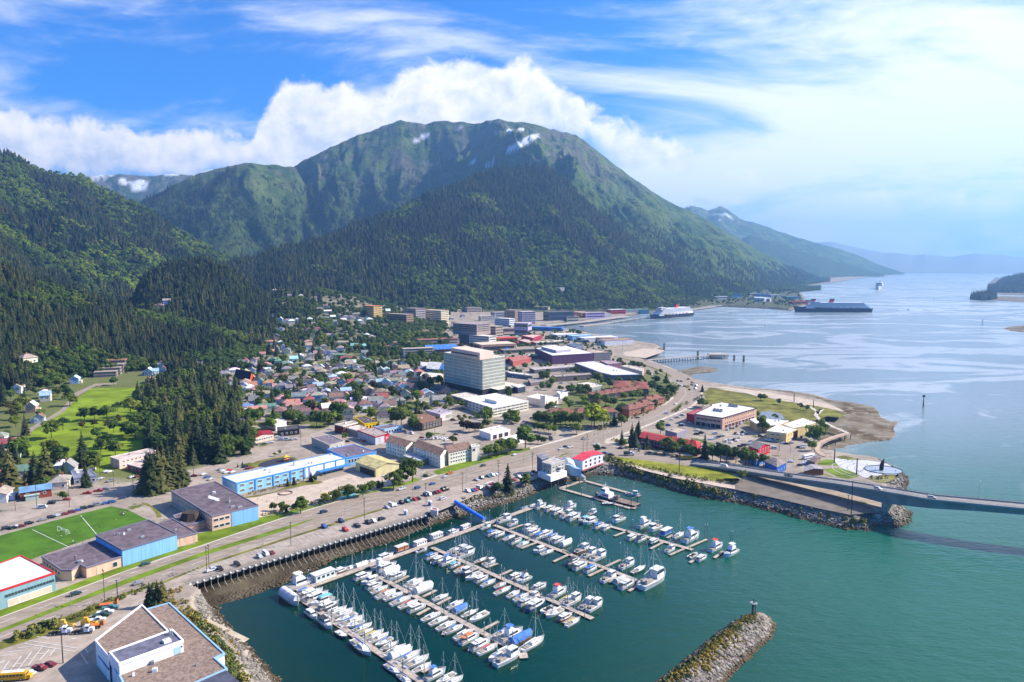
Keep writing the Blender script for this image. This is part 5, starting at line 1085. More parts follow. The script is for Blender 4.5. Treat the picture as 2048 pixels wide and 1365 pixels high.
COLS = {'grey': '#85807f', 'brown': '#83655a', 'tan': '#a8947a', 'red': '#a04a48', 'salmon': '#c47a68', 'orange': '#bf7350', 'white': '#dcdad8', 'pale blue': '#9cc2dc', 'blue': '#5f86b4', 'green': '#5f8f78', 'teal': '#7fb8b0', 'pink': '#c0868c', 'dark': '#54525a', 'maroon': '#7c4450'}
WALLC = ['#d8d4cc', '#cfc7b4', '#b9bcc2', '#d9cfa8', '#a8b4c0', '#c4b09a', '#e2e0dc', '#9fb3a8', '#b08c7c', '#8fa8c8']
NH = [0]
def house(px, py, roof, wall=None, yaw=None, k=None, s=None, desc=None):
 g = G(px, py); r = random.Random(int(px * 31 + py * 17)); ms = HP[r.randrange(6) if k is None else k]; w, d, h, rr, hip = ms['dim']
 wall_ = wall or r.choice(WALLC); yaw = (r.choice((18, 18, -72, 108, -72, 22)) if yaw is None else yaw); dist = math.hypot(g.x, g.y)
 t = thing('house', None, 'house', (g.x, g.y, g.z), rad(yaw + r.uniform(-6, 6)), 'wooden houses of the old town', s or r.uniform(1.0, 1.35))
 rc = rgb(COLS[roof]); av = sum(rc) / 3; rc = tuple((c * .72 + av * .28) * r.uniform(.85, 1.12) for c in rc)
 link('wall', ms['wall'], t, rgb(wall_)); ro = link('roof', ms['roof'], t, rc)
 if dist < 1500:
  if r.random() < .7: c = link('chimney', ms['chimney'], ro, rgb('#a8665a')); c.location = (w * r.uniform(-.3, .3), d * .12, h + rr * .95)
  if r.random() < .5: p = link('porch', ms['porch'], t, rgb(r.choice(WALLC))); p.location = (w * r.uniform(-.2, .2), -d / 2, 0)
 if dist < 1250:
  for sx in (-.27, .27):
   put_win(t, win_mesh(1.3, 1.3, GLASS, WHITE), w * sx, -d / 2 - .05, h * .62, 0)
   put_win(t, win_mesh(1.3, 1.3, GLASS, WHITE), w / 2 + .05, d * sx, h * .55, math.pi / 2)
 want(t, desc or f'{roof}-roofed house', px, py); NH[0] += 1
 HOUSES.append((g.x, g.y)); return t
HOUSES = []
HL = """L grey 100,592 40,640 110,722 360,545 1000,495 1090,560 1210,545 1310,590 840,712 1700,692 1880,702 800,805 1310,862 900,922 1850,992 1870,1042 1770,978 690,112 850,24 1080,68 960,872 560,640 250,830 130,790 1500,1040 1050,860 1160,900 1600,560 700,800 770,760 1760,905 1400,760 1560,760
L tan 290,770 990,692 1070,765 1100,918 1690,832 1340,742 760,62 1010,322 1480,268 1470,545 640,210 1160,640 1260,760 1120,590 470,880
L brown 380,482 1290,192 1790,852 970,1084 900,1068 730,662 1320,930 640,680 1200,610 1640,1030 860,770 1040,800
L red 290,517 300,767 1160,1057 1440,462 1490,777 1010,962 1780,942 1850,944 1920,322
L salmon 530,552 1040,907 760,992 840,987 830,1022 900,1002 1430,892 580,267 1000,267 660,800
L orange 570,752 1240,1012 370,792
L white 990,547 1150,568 720,327 690,267 1210,1052 1590,952 1670,205 1730,225 690,18 1020,22 1400,22 1590,22 1700,22 720,122 980,860 1900,600 1830,600 1380,640
L pale,blue 40,532 840,472 280,807 1280,672 1120,787 1430,842 1210,842 780,528 1610,582 1560,600
L blue 1625,472 1120,712 300,1022 220,215 90,200
L green 605,482 1690,497 1370,537 450,747 680,792
L teal 1890,752 1830,742 1530,317 1640,332
L pink 700,932 1455,1052 430,832
L dark 900,872 1640,700 1740,1010 500,640
M grey 90,332 190,342 270,352 60,292 70,892 400,1042 450,1072 520,682 490,692 320,300 20,330 610,160 130,400
M tan 480,662 610,932 210,1182 390,192 1240,240 1280,300 1150,330 600,860
M white 130,922 680,962 660,1062 880,1212 120,1302 350,1302 1660,190 430,260 380,250
M brown 520,1032 310,1222 450,1342 860,490 510,622 1180,390
M red 700,1082 320,1282 770,1232 1760,590 40,1100
M pale,blue 620,1152 430,1112 390,250
M green 330,1082 220,842 900,1272
M dark 790,1092 840,1142 690,1152 1000,1170 1080,1180
M grey 1010,1302 560,1290 640,1240 
M blue 150,812
Y grey 180,222 280,232 340,292 440,322 250,337 170,352 130,352 370,340 420,360 480,330 540,350 95,330
Y white 100,192 240,222 380,302 190,362 410,332 290,352 460,350 350,300 520,335 215,345
Y brown 130,212 315,232 370,272 560,345 620,350 600,340
Y red 150,192 280,402 330,400
Y tan 390,430 300,440 460,470 110,500 150,500 270,470
N tan 190,292 120,462 390,1082 1050,312 15,1162 60,900 
N white 290,502 970,352 410,985 210,592
N pale,blue 490,405 300,520 1010,352
N brown 980,402 260,658 1060,330
N red 20,840 5,1032
N green 165,1015
N grey 10,795 450,1010
Z grey 1100,622 1190,642 1140,660 1200,590 1240,590 1060,600 1290,590
Z tan 1130,700 1170,690 1310,640 890,250 1000,255
Z white 1250,620 1300,715 1330,720
Z salmon 1310,590 850,272 1345,670"""
_taken = []
for ln in HL.split('\n'):
 c, rest = ln.split(' ', 1); cname, rest = rest.split(' ', 1)
 for w_ in rest.split():
  u, v = [float(q) for q in w_.split(',')]; x, y = pxs(c, u, v)
  if any((x - a) ** 2 + (y - b) ** 2 * 3 < 36 for a, b in _taken): continue
  _taken.append((x, y + 2)); house(x, y + 2, cname.replace(',', ' '))
more_houses()
house(*pxs('N', 235, 1150), 'blue', '#8c4a40', yaw=32, k=5, desc='brick house with bright blue roof')
house(*pxs('N', 180, 300), 'tan', '#e0d4b8', yaw=60, k=4, s=1.7, desc='large cream house among trees')
# park apartment house and the stepped block at the top of the park
bld('apartment_house', 'pale pink two-storey apartment house with flat roof below the park', 'building', "N:716,892 775,912 1014,852 960,838", 6.6, '#d8bfb8', '#c6bab8', '#d2c2be', win=[(1, 2, 1.9, 2, 8, 1.4, 1.2, 3), (0, 1, 1.9, 2, 2, 1.2, 1.2, 3)])
bld('apartment_annex', 'single-storey maroon and pink annex in front of the park apartments', 'building', "N:832,940 950,972 1030,930 915,905", 3.8, '#8f4a50', '#cbbab2', '#d8c8c0', win=[(0, 1, 1.8, 1, 4, 1.4, 1.2, 0)])
bld('corner_store', 'flat slate-roofed corner shop with dark front windows', 'shop', "N:460,985 480,1030 628,1012 590,975", 4.6, '#9aa4b8', '#8088a0', '#8a92a8', win=[(1, 2, 2.0, 1, 5, 1.8, 1.8, 0)], short='slate-roofed corner shop')
for k, (u, v, z) in enumerate(((752, 306, 10), (738, 330, 9), (716, 352, 9), (690, 368, 7))):
 x, y = pxs('N', u, v + 60); g = P(x, y, 22)
 gg = P(*pxs('N', u, v + 42 + 8 * k), 12); blk('terrace_block', ['topmost', 'second', 'third', 'lowest'][k] + ' block of the stepped grey apartments above the park', 'building', 'N', u, v, 26, 14, z, '#9a8f8a', '#a89c9c' if k else '#b07a6c', 20, 2, short='stepped grey apartments' if k == 1 else None)
# ---------------------------------------------------------------- plants
def needle_tree(seed, H_=20.0, tiers=15, per=9, wid=.23, dense=True):
 r = random.Random(seed); v = []; f = []
 for k in range(tiers):
  s = k / (tiers - 1); z = H_ * (.10 + .88 * s); R = H_ * wid * (1 - s) ** .8 * r.uniform(.85, 1.12) + .12
  n = max(4, int(per * (1 - .5 * s)))
  for i in range(n):
   a = 6.283 * (i + r.uniform(-.35, .35)) / n + k * .7; L = R * r.uniform(.7, 1.15); dr = L * r.uniform(.28, .62); w = L * r.uniform(.28, .45)
   ca, sa = math.cos(a), math.sin(a); b = len(v); zt = z + H_ * .012
   v += [(0.05 * ca, .05 * sa, zt + H_ * .035), (ca * L * .55 - sa * w, sa * L * .55 + ca * w, z - dr * .55), (ca * L, sa * L, z - dr), (ca * L * .55 + sa * w, sa * L * .55 - ca * w, z - dr * .55), (ca * L * .5, sa * L * .5, z - dr * .1 + .1)]
   f += [(b, b + 1, b + 4), (b + 4, b + 1, b + 2), (b + 4, b + 2, b + 3), (b, b + 4, b + 3)]
 b = len(v)
 for i in range(4): a = 1.57 * i; v.append((.25 * math.cos(a), .25 * math.sin(a), H_ * .93))
 v.append((0, 0, H_ * 1.01)); f += [(b + i, b + (i + 1) % 4, b + 4) for i in range(4)]
 return v, f
def leaf_tree(seed, H_=10.0, spread=.42, n=430, base=.22, leaf=.075):
 r = random.Random(seed); v = []; f = []; lobes = []
 for k in range(9):
  a = r.uniform(0, 6.283); q = r.uniform(.0, .75) ** .6; z = r.uniform(base + .18, .84); m = 1 - abs(z - .55) * 1.1
  lobes.append((math.cos(a) * q * spread * H_ * m, math.sin(a) * q * spread * H_ * m, z * H_, H_ * r.uniform(.13, .22)))
 lobes.append((0, 0, .80 * H_, .19 * H_))
 for k in range(n):
  lx, ly, lz, R = r.choice(lobes); th = r.uniform(0, 6.283); ph = math.acos(r.uniform(-.75, 1)); rr = R * r.uniform(.72, 1.08)
  nx, ny, nz = math.sin(ph) * math.cos(th), math.sin(ph) * math.sin(th), math.cos(ph) * .85
  p = Vector((lx + nx * rr, ly + ny * rr, lz + nz * rr)); nrm = Vector((nx, ny, nz + .35)).normalized(); nrm += Vector((r.uniform(-.6, .6), r.uniform(-.6, .6), r.uniform(-.4, .6))); nrm.normalize()
  t = nrm.orthogonal().normalized(); u = nrm.cross(t); a = r.uniform(0, 6.283); t, u = t * math.cos(a) + u * math.sin(a), u * math.cos(a) - t * math.sin(a); s = H_ * leaf * r.uniform(.6, 1.35); b = len(v)
  v += [p - t * s, p - u * s * .75 - nrm * s * .2, p + t * s, p + u * s * .75 - nrm * s * .2]; f.append((b, b + 1, b + 2, b + 3))
 return v, f
def as_mesh(name, vf, m):
 mb = MB(); mb.add(*vf); return mb.mesh(name, m)
def trunk_mesh(H_, r0, limbs, seed, m=BARK):
 r = random.Random(seed); mb = MB(); mb.tube((0, 0, -.6), (0, 0, H_), r0, r0 * .35, 7)
 for k in range(limbs):
  a = 6.283 * k / limbs + r.uniform(-.4, .4); z = H_ * r.uniform(.45, .8); L = H_ * r.uniform(.35, .55); mb.tube((0, 0, z), (math.cos(a) * L * .7, math.sin(a) * L * .7, z + L * .6), r0 * .4, r0 * .12, 5)
 return mb.mesh('trunk', m)
CON = [as_mesh('crown', needle_tree(s, 20, 15 + s % 3, 9, w), NEEDLE) for s, w in ((1, .28), (2, .32), (3, .24), (4, .30))]
CONT = trunk_mesh(14, .38, 0, 1)
LF = {k: [as_mesh('crown', leaf_tree(s, 10, sp, n), m) for s, sp, n in ((11, .40, 430), (12, .46, 460), (13, .36, 420))] for k, m in (('b', LEAF), ('g', LEAFB), ('p', LEAFP), ('o', LEAFO))}
LFT = trunk_mesh(5.0, .22, 5, 2)
SHM = [as_mesh('crown', leaf_tree(s, 3, .62, 150, -.25, .12), SHRUB) for s in (21, 22)]
ND = [0, 0]
def spruce(px=None, py=None, h=20, g=None, desc=None):
 g = G(px, py) if g is None else g; r = random.Random(int(g.x * 7 + g.y * 3)); i = r.randrange(4); s = h / 20
 t = thing('spruce_tree', None, 'conifer', (g.x, g.y, g.z), r.uniform(0, 6.28), 'dark conifers of the town', (s * r.uniform(.95, 1.25), s * r.uniform(.95, 1.25), s))
 link('trunk', CONT, t); link('crown', CON[i], t); ND[0] += 1
 if px is None: px, py = project(g.x, g.y, g.z)
 want(t, desc or ('tall dark spruce' if h > 17 else 'small dark spruce' if h < 9 else 'dark spruce'), px, py); TREES.append((g.x, g.y)); return t
TREES = []
BD = {'b': 'green leafy tree', 'g': 'bright green tree', 'p': 'dark purple-leaved tree', 'o': 'olive green tree'}
def leafy(px=None, py=None, h=10, k='b', g=None, desc=None):
 g = G(px, py) if g is None else g; r = random.Random(int(g.x * 5 + g.y * 11)); s = h / 10
 t = thing('leafy_tree', None, 'tree', (g.x, g.y, g.z), r.uniform(0, 6.28), 'leafy trees of the town', (s * r.uniform(1.1, 1.5), s * r.uniform(1.1, 1.5), s * r.uniform(1.0, 1.15)))
 link('trunk', LFT, t); link('crown', LF[k][r.randrange(3)], t); ND[1] += 1
 if px is None: px, py = project(g.x, g.y, g.z)
 want(t, desc or (('large ' if h >= 14 else 'small ' if h < 8 else '') + BD[k]), px, py); TREES.append((g.x, g.y)); return t
TL = """N b 335,770,15 410,718,12 550,660,12 615,650,12 695,655,14 765,595,9 850,630,17 740,735,11 840,760,12 630,772,10 695,832,12 655,862,10 750,882,11 455,560,13 130,925,17 330,885,12 400,955,15 985,630,15 1070,650,15 990,710,14 880,775,12 930,655,9 580,375,8 740,425,10 410,1175,6 60,360,14 130,400,13 250,420,12 350,420,15 70,520,10 150,590,13 40,780,8 290,440,12 910,300,12 880,290,11
N o 535,712,7 700,705,8 770,675,8 610,695,6 80,650,10 60,600,10
R b 100,620,12 180,630,12 290,620,12 400,640,13 520,660,14 840,640,12 1040,640,10 1040,500,11 860,425,12 770,385,11 680,375,9 900,225,13 460,290,11 560,268,9 640,250,9 1230,335,11 1170,345,10 1390,250,12 1460,290,12 1520,330,12 1610,290,12 1430,165,10 770,150,13 160,140,14 255,175,10 450,450,10 530,740,10 90,700,8 160,705,7 760,945,6 90,840,7 160,845,6 700,640,12 350,640,11 230,640,11 620,290,8 1280,490,8 1350,445,9 1420,430,8 950,420,9
R g 610,390,10 730,660,20 640,440,8 285,730,7 215,720,7 1070,345,8 1080,860,5
R o 760,410,6 1970,420,8
S b 470,620,13 590,600,10 660,650,9 720,668,9 900,690,12 980,700,13 1040,708,12 1130,715,11 1220,735,12 1290,742,10 1400,745,9 1390,420,14 1370,105,7 1405,108,7 1760,185,6 1820,205,6 1550,140,6 1890,520,14 1950,490,12 1980,460,12 1870,595,8 1960,375,9 1340,270,6 1510,285,5 395,430,11 1190,900,8 800,180,11
K b 425,765,11 500,718,10 610,700,15 1710,370,17 1560,420,12 1480,430,11 1430,460,10 1350,475,10 1340,130,13 1335,175,8 1530,125,9 620,205,13 500,170,18 450,155,16 860,150,8 780,290,6 1440,835,8 1710,750,9 190,805,6 1600,400,9 1000,335,7
K p 1110,205,9 1160,215,9 1220,222,9 1010,330,6
K g 195,100,11 1600,120,6 1640,130,6
J b 885,1010,10 1130,920,7 1220,895,7 1340,865,9 1490,845,8 1570,795,7 1640,765,5 1860,590,4 1040,160,12 1150,165,11 1255,140,9 815,140,10 440,150,15 1020,700,4 740,1000,5 700,985,5 620,985,5
J g 150,430,15 590,195,10 905,120,7 630,455,3 680,430,3
L b 1620,1010,9 1560,960,14 1350,1140,16 1100,1220,14 1230,1215,14 1350,1180,9 1710,1130,11 450,970,14 330,960,10 910,770,10 820,640,9 1410,630,10 1200,1000,10 820,1180,12 940,1175,7 400,1200,14 1660,710,9 1570,720,9 1240,810,6 130,1040,10 540,860,9 1020,690,8 630,760,9 230,760,9 960,640,8 1350,560,8 1720,560,9
L g 1450,755,15 1620,820,10 575,1245,9 860,610,9 1920,1110,8 130,900,9
L o 720,745,13 910,790,8 500,590,11 300,300,13 1290,800,7
L p 1130,680,10 1050,1070,11 1740,800,11 1440,245,10 1480,900,7
M b 70,990,9 580,1010,8 800,1010,9 830,860,9 900,760,12 960,770,10 1000,900,8 460,1180,8 1180,1320,6 400,1150,8 700,900,8 130,1200,8
M o 610,1230,9 850,1040,9 
O b 1180,580,12 1280,615,9 1500,715,10 1600,715,10 1680,715,10 650,165,11 820,175,11 1040,165,8 1240,125,10 1310,125,10 1400,175,8 530,995,10 760,1030,8 820,1070,7 880,1070,7 250,900,9 90,860,10
X b 268,850,12 285,860,12 250,870,11 315,865,12 300,880,12 330,905,11 720,735,9 738,742,9 915,720,9 560,700,10 590,705,10 640,700,9 660,690,10 700,705,9 520,720,9"""
for ln in TL.split('\n'):
 c, k, rest = ln.split(' ', 2)
 for q in rest.split():
  u, v, h = [float(z) for z in q.split(',')]; x, y = pxs(c, u, v); leafy(x, y, h, k)
SL = """N 540,950,26 165,755,20 300,1090,30 70,1130,30 980,840,28 560,1085,17 900,560,26 20,560,20 230,1060,22 420,1050,14
J 350,430,18 60,430,16 1850,590,7 985,695,7 760,745,6 820,730,6 1640,765,6 1680,755,6 270,760,5 315,745,4 270,560,3 315,540,3 745,1000,5
R 1045,850,13 1160,830,17 1190,880,14 1235,790,17 1330,900,12 960,630,13 1550,150,14 1960,250,9
S 825,670,20 120,560,12 170,450,12 450,600,9
H 720,322,11 755,330,10 815,322,12 880,318,12
K 1540,780,18 490,570,8
L 700,600,17 590,960,20 440,590,18 1130,440,20 1780,700,18 860,300,25 560,400,24 640,420,22 330,420,22 1200,300,20 1290,320,20 1740,330,20 120,1010,22 60,900,20 620,330,20 470,330,22 1060,380,18 900,330,20
M 280,930,18 470,960,18 760,930,16 1050,990,14 230,760,20 330,740,20 420,790,18 380,700,18
I 620,470,26 660,490,27 720,470,30 770,450,30 820,440,28 870,430,27 930,420,25 690,440,26 900,400,24 650,420,24"""
for ln in SL.split('\n'):
 c, rest = ln.split(' ', 1)
 for q in rest.split():
  u, v, h = [float(z) for z in q.split(',')]; x, y = pxs(c, u, v); spruce(x, y, h)
def fill(poly, n, fn, rmin, seed, hr, avoid=9.0, z=None):
 """n more plants at random inside a photo polygon, kept off houses and off each other"""
 r = random.Random(seed); q = pts(poly); xs = [p[0] for p in q]; ys = [p[1] for p in q]; k = 0; tries = 0
 A = np.array(TREES) if TREES else np.zeros((1, 2)); mine = []; B = np.array(HOUSES)
 while k < n and tries < n * 60:
  tries += 1; x, y = r.uniform(min(xs), max(xs)), r.uniform(min(ys), max(ys))
  if sdist(q, np.array([x]), np.array([y]))[0] < 0: continue
  g = G(x, y)
  if np.min(np.hypot(A[:, 0] - g.x, A[:, 1] - g.y)) < rmin * .6 or np.min(np.hypot(B[:, 0] - g.x, B[:, 1] - g.y)) < avoid: continue
  if any((g.x - a) ** 2 + (g.y - b) ** 2 < rmin * rmin for a, b in mine): continue
  mine.append((g.x, g.y)); fn(x, y, r.uniform(*hr)); k += 1
fill("X:285,800 350,762 400,752 470,792 490,862 500,905 430,925 345,932 305,892", 62, spruce, 5, 1, (20, 30))
fill("X:300,860 345,850 350,930 310,925", 6, leafy, 6, 2, (10, 14))
fill("X:455,745 560,700 700,690 860,720 885,780 860,830 700,852 640,850 480,845", 22, leafy, 7, 3, (8, 13))
fill("X:455,745 560,700 700,690 860,720 885,780 860,830 700,852 640,850 480,845", 18, spruce, 10, 4, (9, 15))
fill("X:1120,812 1165,765 1320,752 1345,790 1290,826 1190,848 1085,858 1060,845", 16, leafy, 6, 5, (6, 10))
fill("X:30,870 20,800 100,740 150,790 60,860", 12, leafy, 7, 6, (8, 12)); fill("X:0,905 60,900 60,990 0,1010", 8, spruce, 7, 7, (12, 20))
fill("X:60,930 190,930 190,965 80,985", 7, leafy, 6, 8, (8, 13))
# ---------------------------------------------------------------- woods: trees nobody could count
def scatter(name, proto, where, spacing, hr, seed, base_h, label, jitter=1.0):
 """a wood on the slopes; where(theta index, r index) -> density 0..1 from the kinds of ground"""
 dens = where; rr = np.random.default_rng(seed)
 dr = np.gradient(RR)[:, None]; da = np.gradient(AZ)[None, :]; area = dr * da * RR[:, None]
 lam = dens * area / spacing ** 2; cnt = rr.poisson(np.clip(lam, 0, 50)); i, j = np.nonzero(cnt); rep = cnt[i, j]; i = np.repeat(i, rep); j = np.repeat(j, rep); n = len(i)
 r = RR[i] + (rr.uniform(-.5, .5, n)) * dr[i, 0]; a = AZ[j] + rr.uniform(-.5, .5, n) * da[0, j]
 x, y = r * np.sin(a), r * np.cos(a); z = hgrid(x, y)
 h = rr.uniform(*hr, n) * (.75 + .5 * vnoise(x / 60, y / 60, seed))
 me = bpy.data.meshes.new(name); me.vertices.add(n); me.vertices.foreach_set('co', np.column_stack([x, y, z - .3]).astype(np.float32).reshape(-1))
 at = me.attributes.new('size', 'FLOAT', 'POINT'); at.data.foreach_set('value', (h / base_h).astype(np.float32)); at = me.attributes.new('turn', 'FLOAT', 'POINT'); at.data.foreach_set('value', rr.uniform(0, 6.28, n).astype(np.float32))
 o = tag(link(name, me), label, kind='stuff')
 ng = bpy.data.node_groups.new(name, 'GeometryNodeTree'); ng.interface.new_socket('Geometry', in_out='INPUT', socket_type='NodeSocketGeometry'); ng.interface.new_socket('Geometry', in_out='OUTPUT', socket_type='NodeSocketGeometry')
 N = ng.nodes; L = ng.links; gi = N.new('NodeGroupInput'); go = N.new('NodeGroupOutput'); ip = N.new('GeometryNodeInstanceOnPoints'); oi = N.new('GeometryNodeObjectInfo'); oi.inputs['Object'].default_value = proto; oi.inputs['As Instance'].default_value = True
 a1 = N.new('GeometryNodeInputNamedAttribute'); a1.data_type = 'FLOAT'; a1.inputs[0].default_value = 'size'; a2 = N.new('GeometryNodeInputNamedAttribute'); a2.data_type = 'FLOAT'; a2.inputs[0].default_value = 'turn'
 cx = N.new('ShaderNodeCombineXYZ'); L.new(a2.outputs[0], cx.inputs[2]); L.new(gi.outputs[0], ip.inputs['Points']); L.new(oi.outputs['Geometry'], ip.inputs['Instance']); L.new(a1.outputs[0], ip.inputs['Scale']); L.new(cx.outputs[0], ip.inputs['Rotation']); L.new(ip.outputs[0], go.inputs[0])
 md = o.modifiers.new('wood', 'NODES'); md.node_group = ng; return n
def crown_of(me):
 return next(o for o in col.objects if o.data == me and o.parent)
def woods():
 L = {n: LID == i for i, n in enumerate(LNAME)}; PX, PY = project(GX, GY, GZ)
 sb = fbm(GX / 140, GY / 140, 91, 4); fine = fbm(GX / 40, GY / 40, 92, 3); alp = COV[..., 1]
 front = TT < .999
 leafband = np.clip(np.clip((PX - 620) / 380, 0, 1) * np.clip((.66 - TT) * 2.6 + (sb - .5) * 6, 0, 1) + np.clip((sb - .62) * 8, 0, .8), 0, 1)
 spur = L['spur'] & front; main = L['main'] & front; hill = L['hill'] & front; slope = L['slope']; knoll = L['knoll']
 town = L['town']; mid = L['midleft'] & front; far = L['far2'] & front
 hillleaf = np.clip((sb - .38) * 7 + np.clip((PX - 230) / 120, 0, .6), 0, 1); slopeleaf = np.clip((PX > 255) * np.clip((PY - 590) / 30, 0, 1) * (.35 + (fine - .5) * 3) + (sb - .5) * 8 + np.clip((.35 - TT) * 4, -1, 1) * np.clip((PX + 50) / 150, 0, 1), 0, 1)
 lower = np.clip(1 - alp * 1.3, 0, 1); flat_edge = (LID == -1) & (SHD > 30) & (GY > 900) & (sdist(pts("X:-200,640 540,640 560,690 470,745 400,760 340,745 270,715 160,730 110,690 60,700 40,760 0,800 -200,800"), PX, PY) > 0)
 dark = spur * (1 - leafband) + slope * (1 - slopeleaf) + knoll * .9 + hill * (1 - hillleaf) * .9 + flat_edge * (1 - slopeleaf) * .8
 dark = np.clip(dark, 0, 1)
 n = []
 nearm = GY < 1900
 n.append(scatter('spruce_forest', crown_of(CON[0]), dark * nearm * .55, 6.4, (13, 24), 1, 20, 'dense dark spruce forest on the nearer slopes')); n.append(scatter('spruce_forest', crown_of(CON[3]), dark * nearm * .45, 6.4, (12, 22), 2, 20, 'dense dark spruce forest on the nearer slopes'))
 n.append(scatter('spruce_forest', crown_of(CON[1]), dark * ~nearm, 9.2, (16, 29), 3, 20, 'dark spruce forest covering the spur'))
 up = (main * lower + mid * lower * .8) * np.clip((.75 - sb) * 5, 0, 1) * (GZ < 760)
 n.append(scatter('mountain_forest', crown_of(CON[2]), up, 16, (14, 26), 4, 20, 'scattered forest on the far mountain'))
 lf = spur * leafband + slope * slopeleaf + hill * hillleaf + flat_edge * slopeleaf + knoll * .12
 n.append(scatter('leafy_woods', crown_of(LF['b'][0]), np.clip(lf, 0, 1) * nearm, 7.0, (9, 15), 5, 10, 'leafy woods at the foot of the slope')); n.append(scatter('leafy_woods', crown_of(LF['b'][1]), np.clip(lf, 0, 1) * ~nearm * .4, 11, (12, 20), 6, 10, 'leafy woods on the far slopes')); n.append(scatter('bright_woods', crown_of(LF['g'][1]), np.clip(lf, 0, 1) * ~nearm * np.clip(.5 + (fine - .5) * 3, .1, 1), 11, (11, 18), 16, 10, 'bright green leafy woods on the far slopes'))  # bright_woods uses the brighter leaf colour
 shore_w = (LID == -1) & (SHD > 15) & (GY > 1950) & (GX < 900) & (PX < 1420) & (PY < 640)
 bank = sdist(pts("X:690,650 760,640 860,650 905,690 860,720 760,715 700,700 640,700 560,690 540,660 600,640"), PX, PY) > 0
 n.append(scatter('hillside_trees', crown_of(LF['b'][2]), np.clip(town * np.where(fine > .47, 1, .1) * .8 + (bank & (LID == -1)) * .8 + bank * town * .3, 0, 1) * np.where(nearest_house() < 8, 0, 1), 9.0, (8, 14), 7, 10, 'leafy trees between the hillside houses'))
 n.append(scatter('hillside_trees', crown_of(CON[1]), np.clip(town * (PX < 640) * .5, 0, 1) * np.where(nearest_house() < 9, 0, 1), 11.0, (14, 24), 8, 20, 'dark trees between the hillside houses'))
 n.append(scatter('shore_trees', crown_of(LF['b'][1]), ((LID == -1) & (SHD > 12) & (GY > 2300) & (PX < 1660)) * np.where(fine > .5, .9, .08) * np.where((PX > 1390) & (PY > 570), .12, 1), 13, (8, 14), 12, 10, 'trees behind the cruise docks'))
 old = sdist(pts("X:440,750 540,702 700,690 880,715 890,790 860,835 700,855 640,850 480,848"), PX, PY) > 0
 n.append(scatter('garden_trees', crown_of(LF['b'][1]), old * (LID == -1) * np.clip((fine - .40) * 6, 0, 1) * np.where(nearest_house() < 7.5, 0, 1) * .75, 9.5, (5, 10), 13, 10, 'leafy garden trees between the old town houses'))
 cityp = (sdist(pts("X:820,690 880,650 1060,655 1180,668 1240,720 1330,745 1300,770 1180,775 1060,800 1030,860 900,870 840,880 700,900 660,880 760,860 850,835 890,790"), PX, PY) > 0) & (LID == -1); ii, jj = np.nonzero(cityp); qx, qy = GX[ii, jj], GY[ii, jj]; free = np.ones(len(ii), bool)
 for fp in FOOT:
  near_ = np.hypot(qx - fp[0][0], qy - fp[0][1]) < 160
  if near_.any(): free[np.nonzero(near_)[0][sdist(fp, qx[near_], qy[near_]) > -6.5]] = False
 cm = np.zeros(GX.shape); cm[ii, jj] = free; cm *= np.clip((fbm(GX / 22, GY / 22, 95, 3) - .5) * 8, 0, 1)
 for nm in ('highway', 'avenue', 'street'):
  for o in [o for o in col.objects if o.name.split('.')[0] == nm and o.type == 'MESH']:
   for p in o.data.polygons:
    tri = [o.data.vertices[v].co[:2] for v in p.vertices]; cx_, cy_ = sum(v[0] for v in tri) / 3, sum(v[1] for v in tri) / 3; ns = np.nonzero((np.hypot(qx - cx_, qy - cy_) < 300) & (cm[ii, jj] > 0))[0]
    if len(ns): k_ = ns[sdist(tri, qx[ns], qy[ns]) > -3]; cm[ii[k_], jj[k_]] = 0
 n.append(scatter('street_trees', crown_of(LF['b'][2]), cm, 11, (5, 9), 19, 10, 'leafy trees along the downtown streets'))
 grove = (sdist(pts("X:275,800 345,758 400,745 475,785 497,862 505,908 430,928 345,935 300,895"), PX, PY) > 0) & (LID == -1)
 n.append(scatter('grove_trees', crown_of(CON[1]), grove * .22, 8, (15, 25), 17, 20, 'dark trees filling the spruce grove')); n.append(scatter('grove_leafy_trees', crown_of(LF['b'][0]), grove * .6, 8, (9, 14), 18, 10, 'leafy trees filling the spruce grove'))
 n.append(scatter('island_trees', crown_of(CON[2]), np.clip(((sdist([P(x, y, 0)[:2] for x, y in pts("1942,598 1965,595 1990,595 1992,600 1965,602")], GX, GY) > 0) * 1.0) + L['isle'] * .6, 0, 1), 9, (22, 34), 9, 20, 'dark trees on the islands in the channel'))
 n.append(scatter('shore_trees', crown_of(LF['b'][0]), ((sdist([P(x, y, 3)[:2] for x, y in pts("1535,578 1600,574 1640,571 1640,580 1590,584 1540,586")], GX, GY) > 0) | (L['main'] & (TT < .12) & (PX > 1280))) * 1.0, 11, (9, 15), 10, 10, 'trees along the far shore'))
 print('woods', n)
def nearest_house():
 if not hasattr(nearest_house, 'd'):
  d = np.full(GX.shape, 1e9); rows = (RR > 500) & (RR < 2600); X = GX[rows]; Y = GY[rows]; dd = np.full(X.shape, 1e9)
  for hx, hy in HOUSES + [(a * (1 - m / math.hypot(a, b)), b * (1 - m / math.hypot(a, b))) for a, b in HOUSES if math.hypot(a, b) > 1250 for m in (11, 21)]: dd = np.minimum(dd, (X - hx) ** 2 + (Y - hy) ** 2)
  d[rows] = np.sqrt(dd); nearest_house.d = d
 return nearest_house.d
woods()
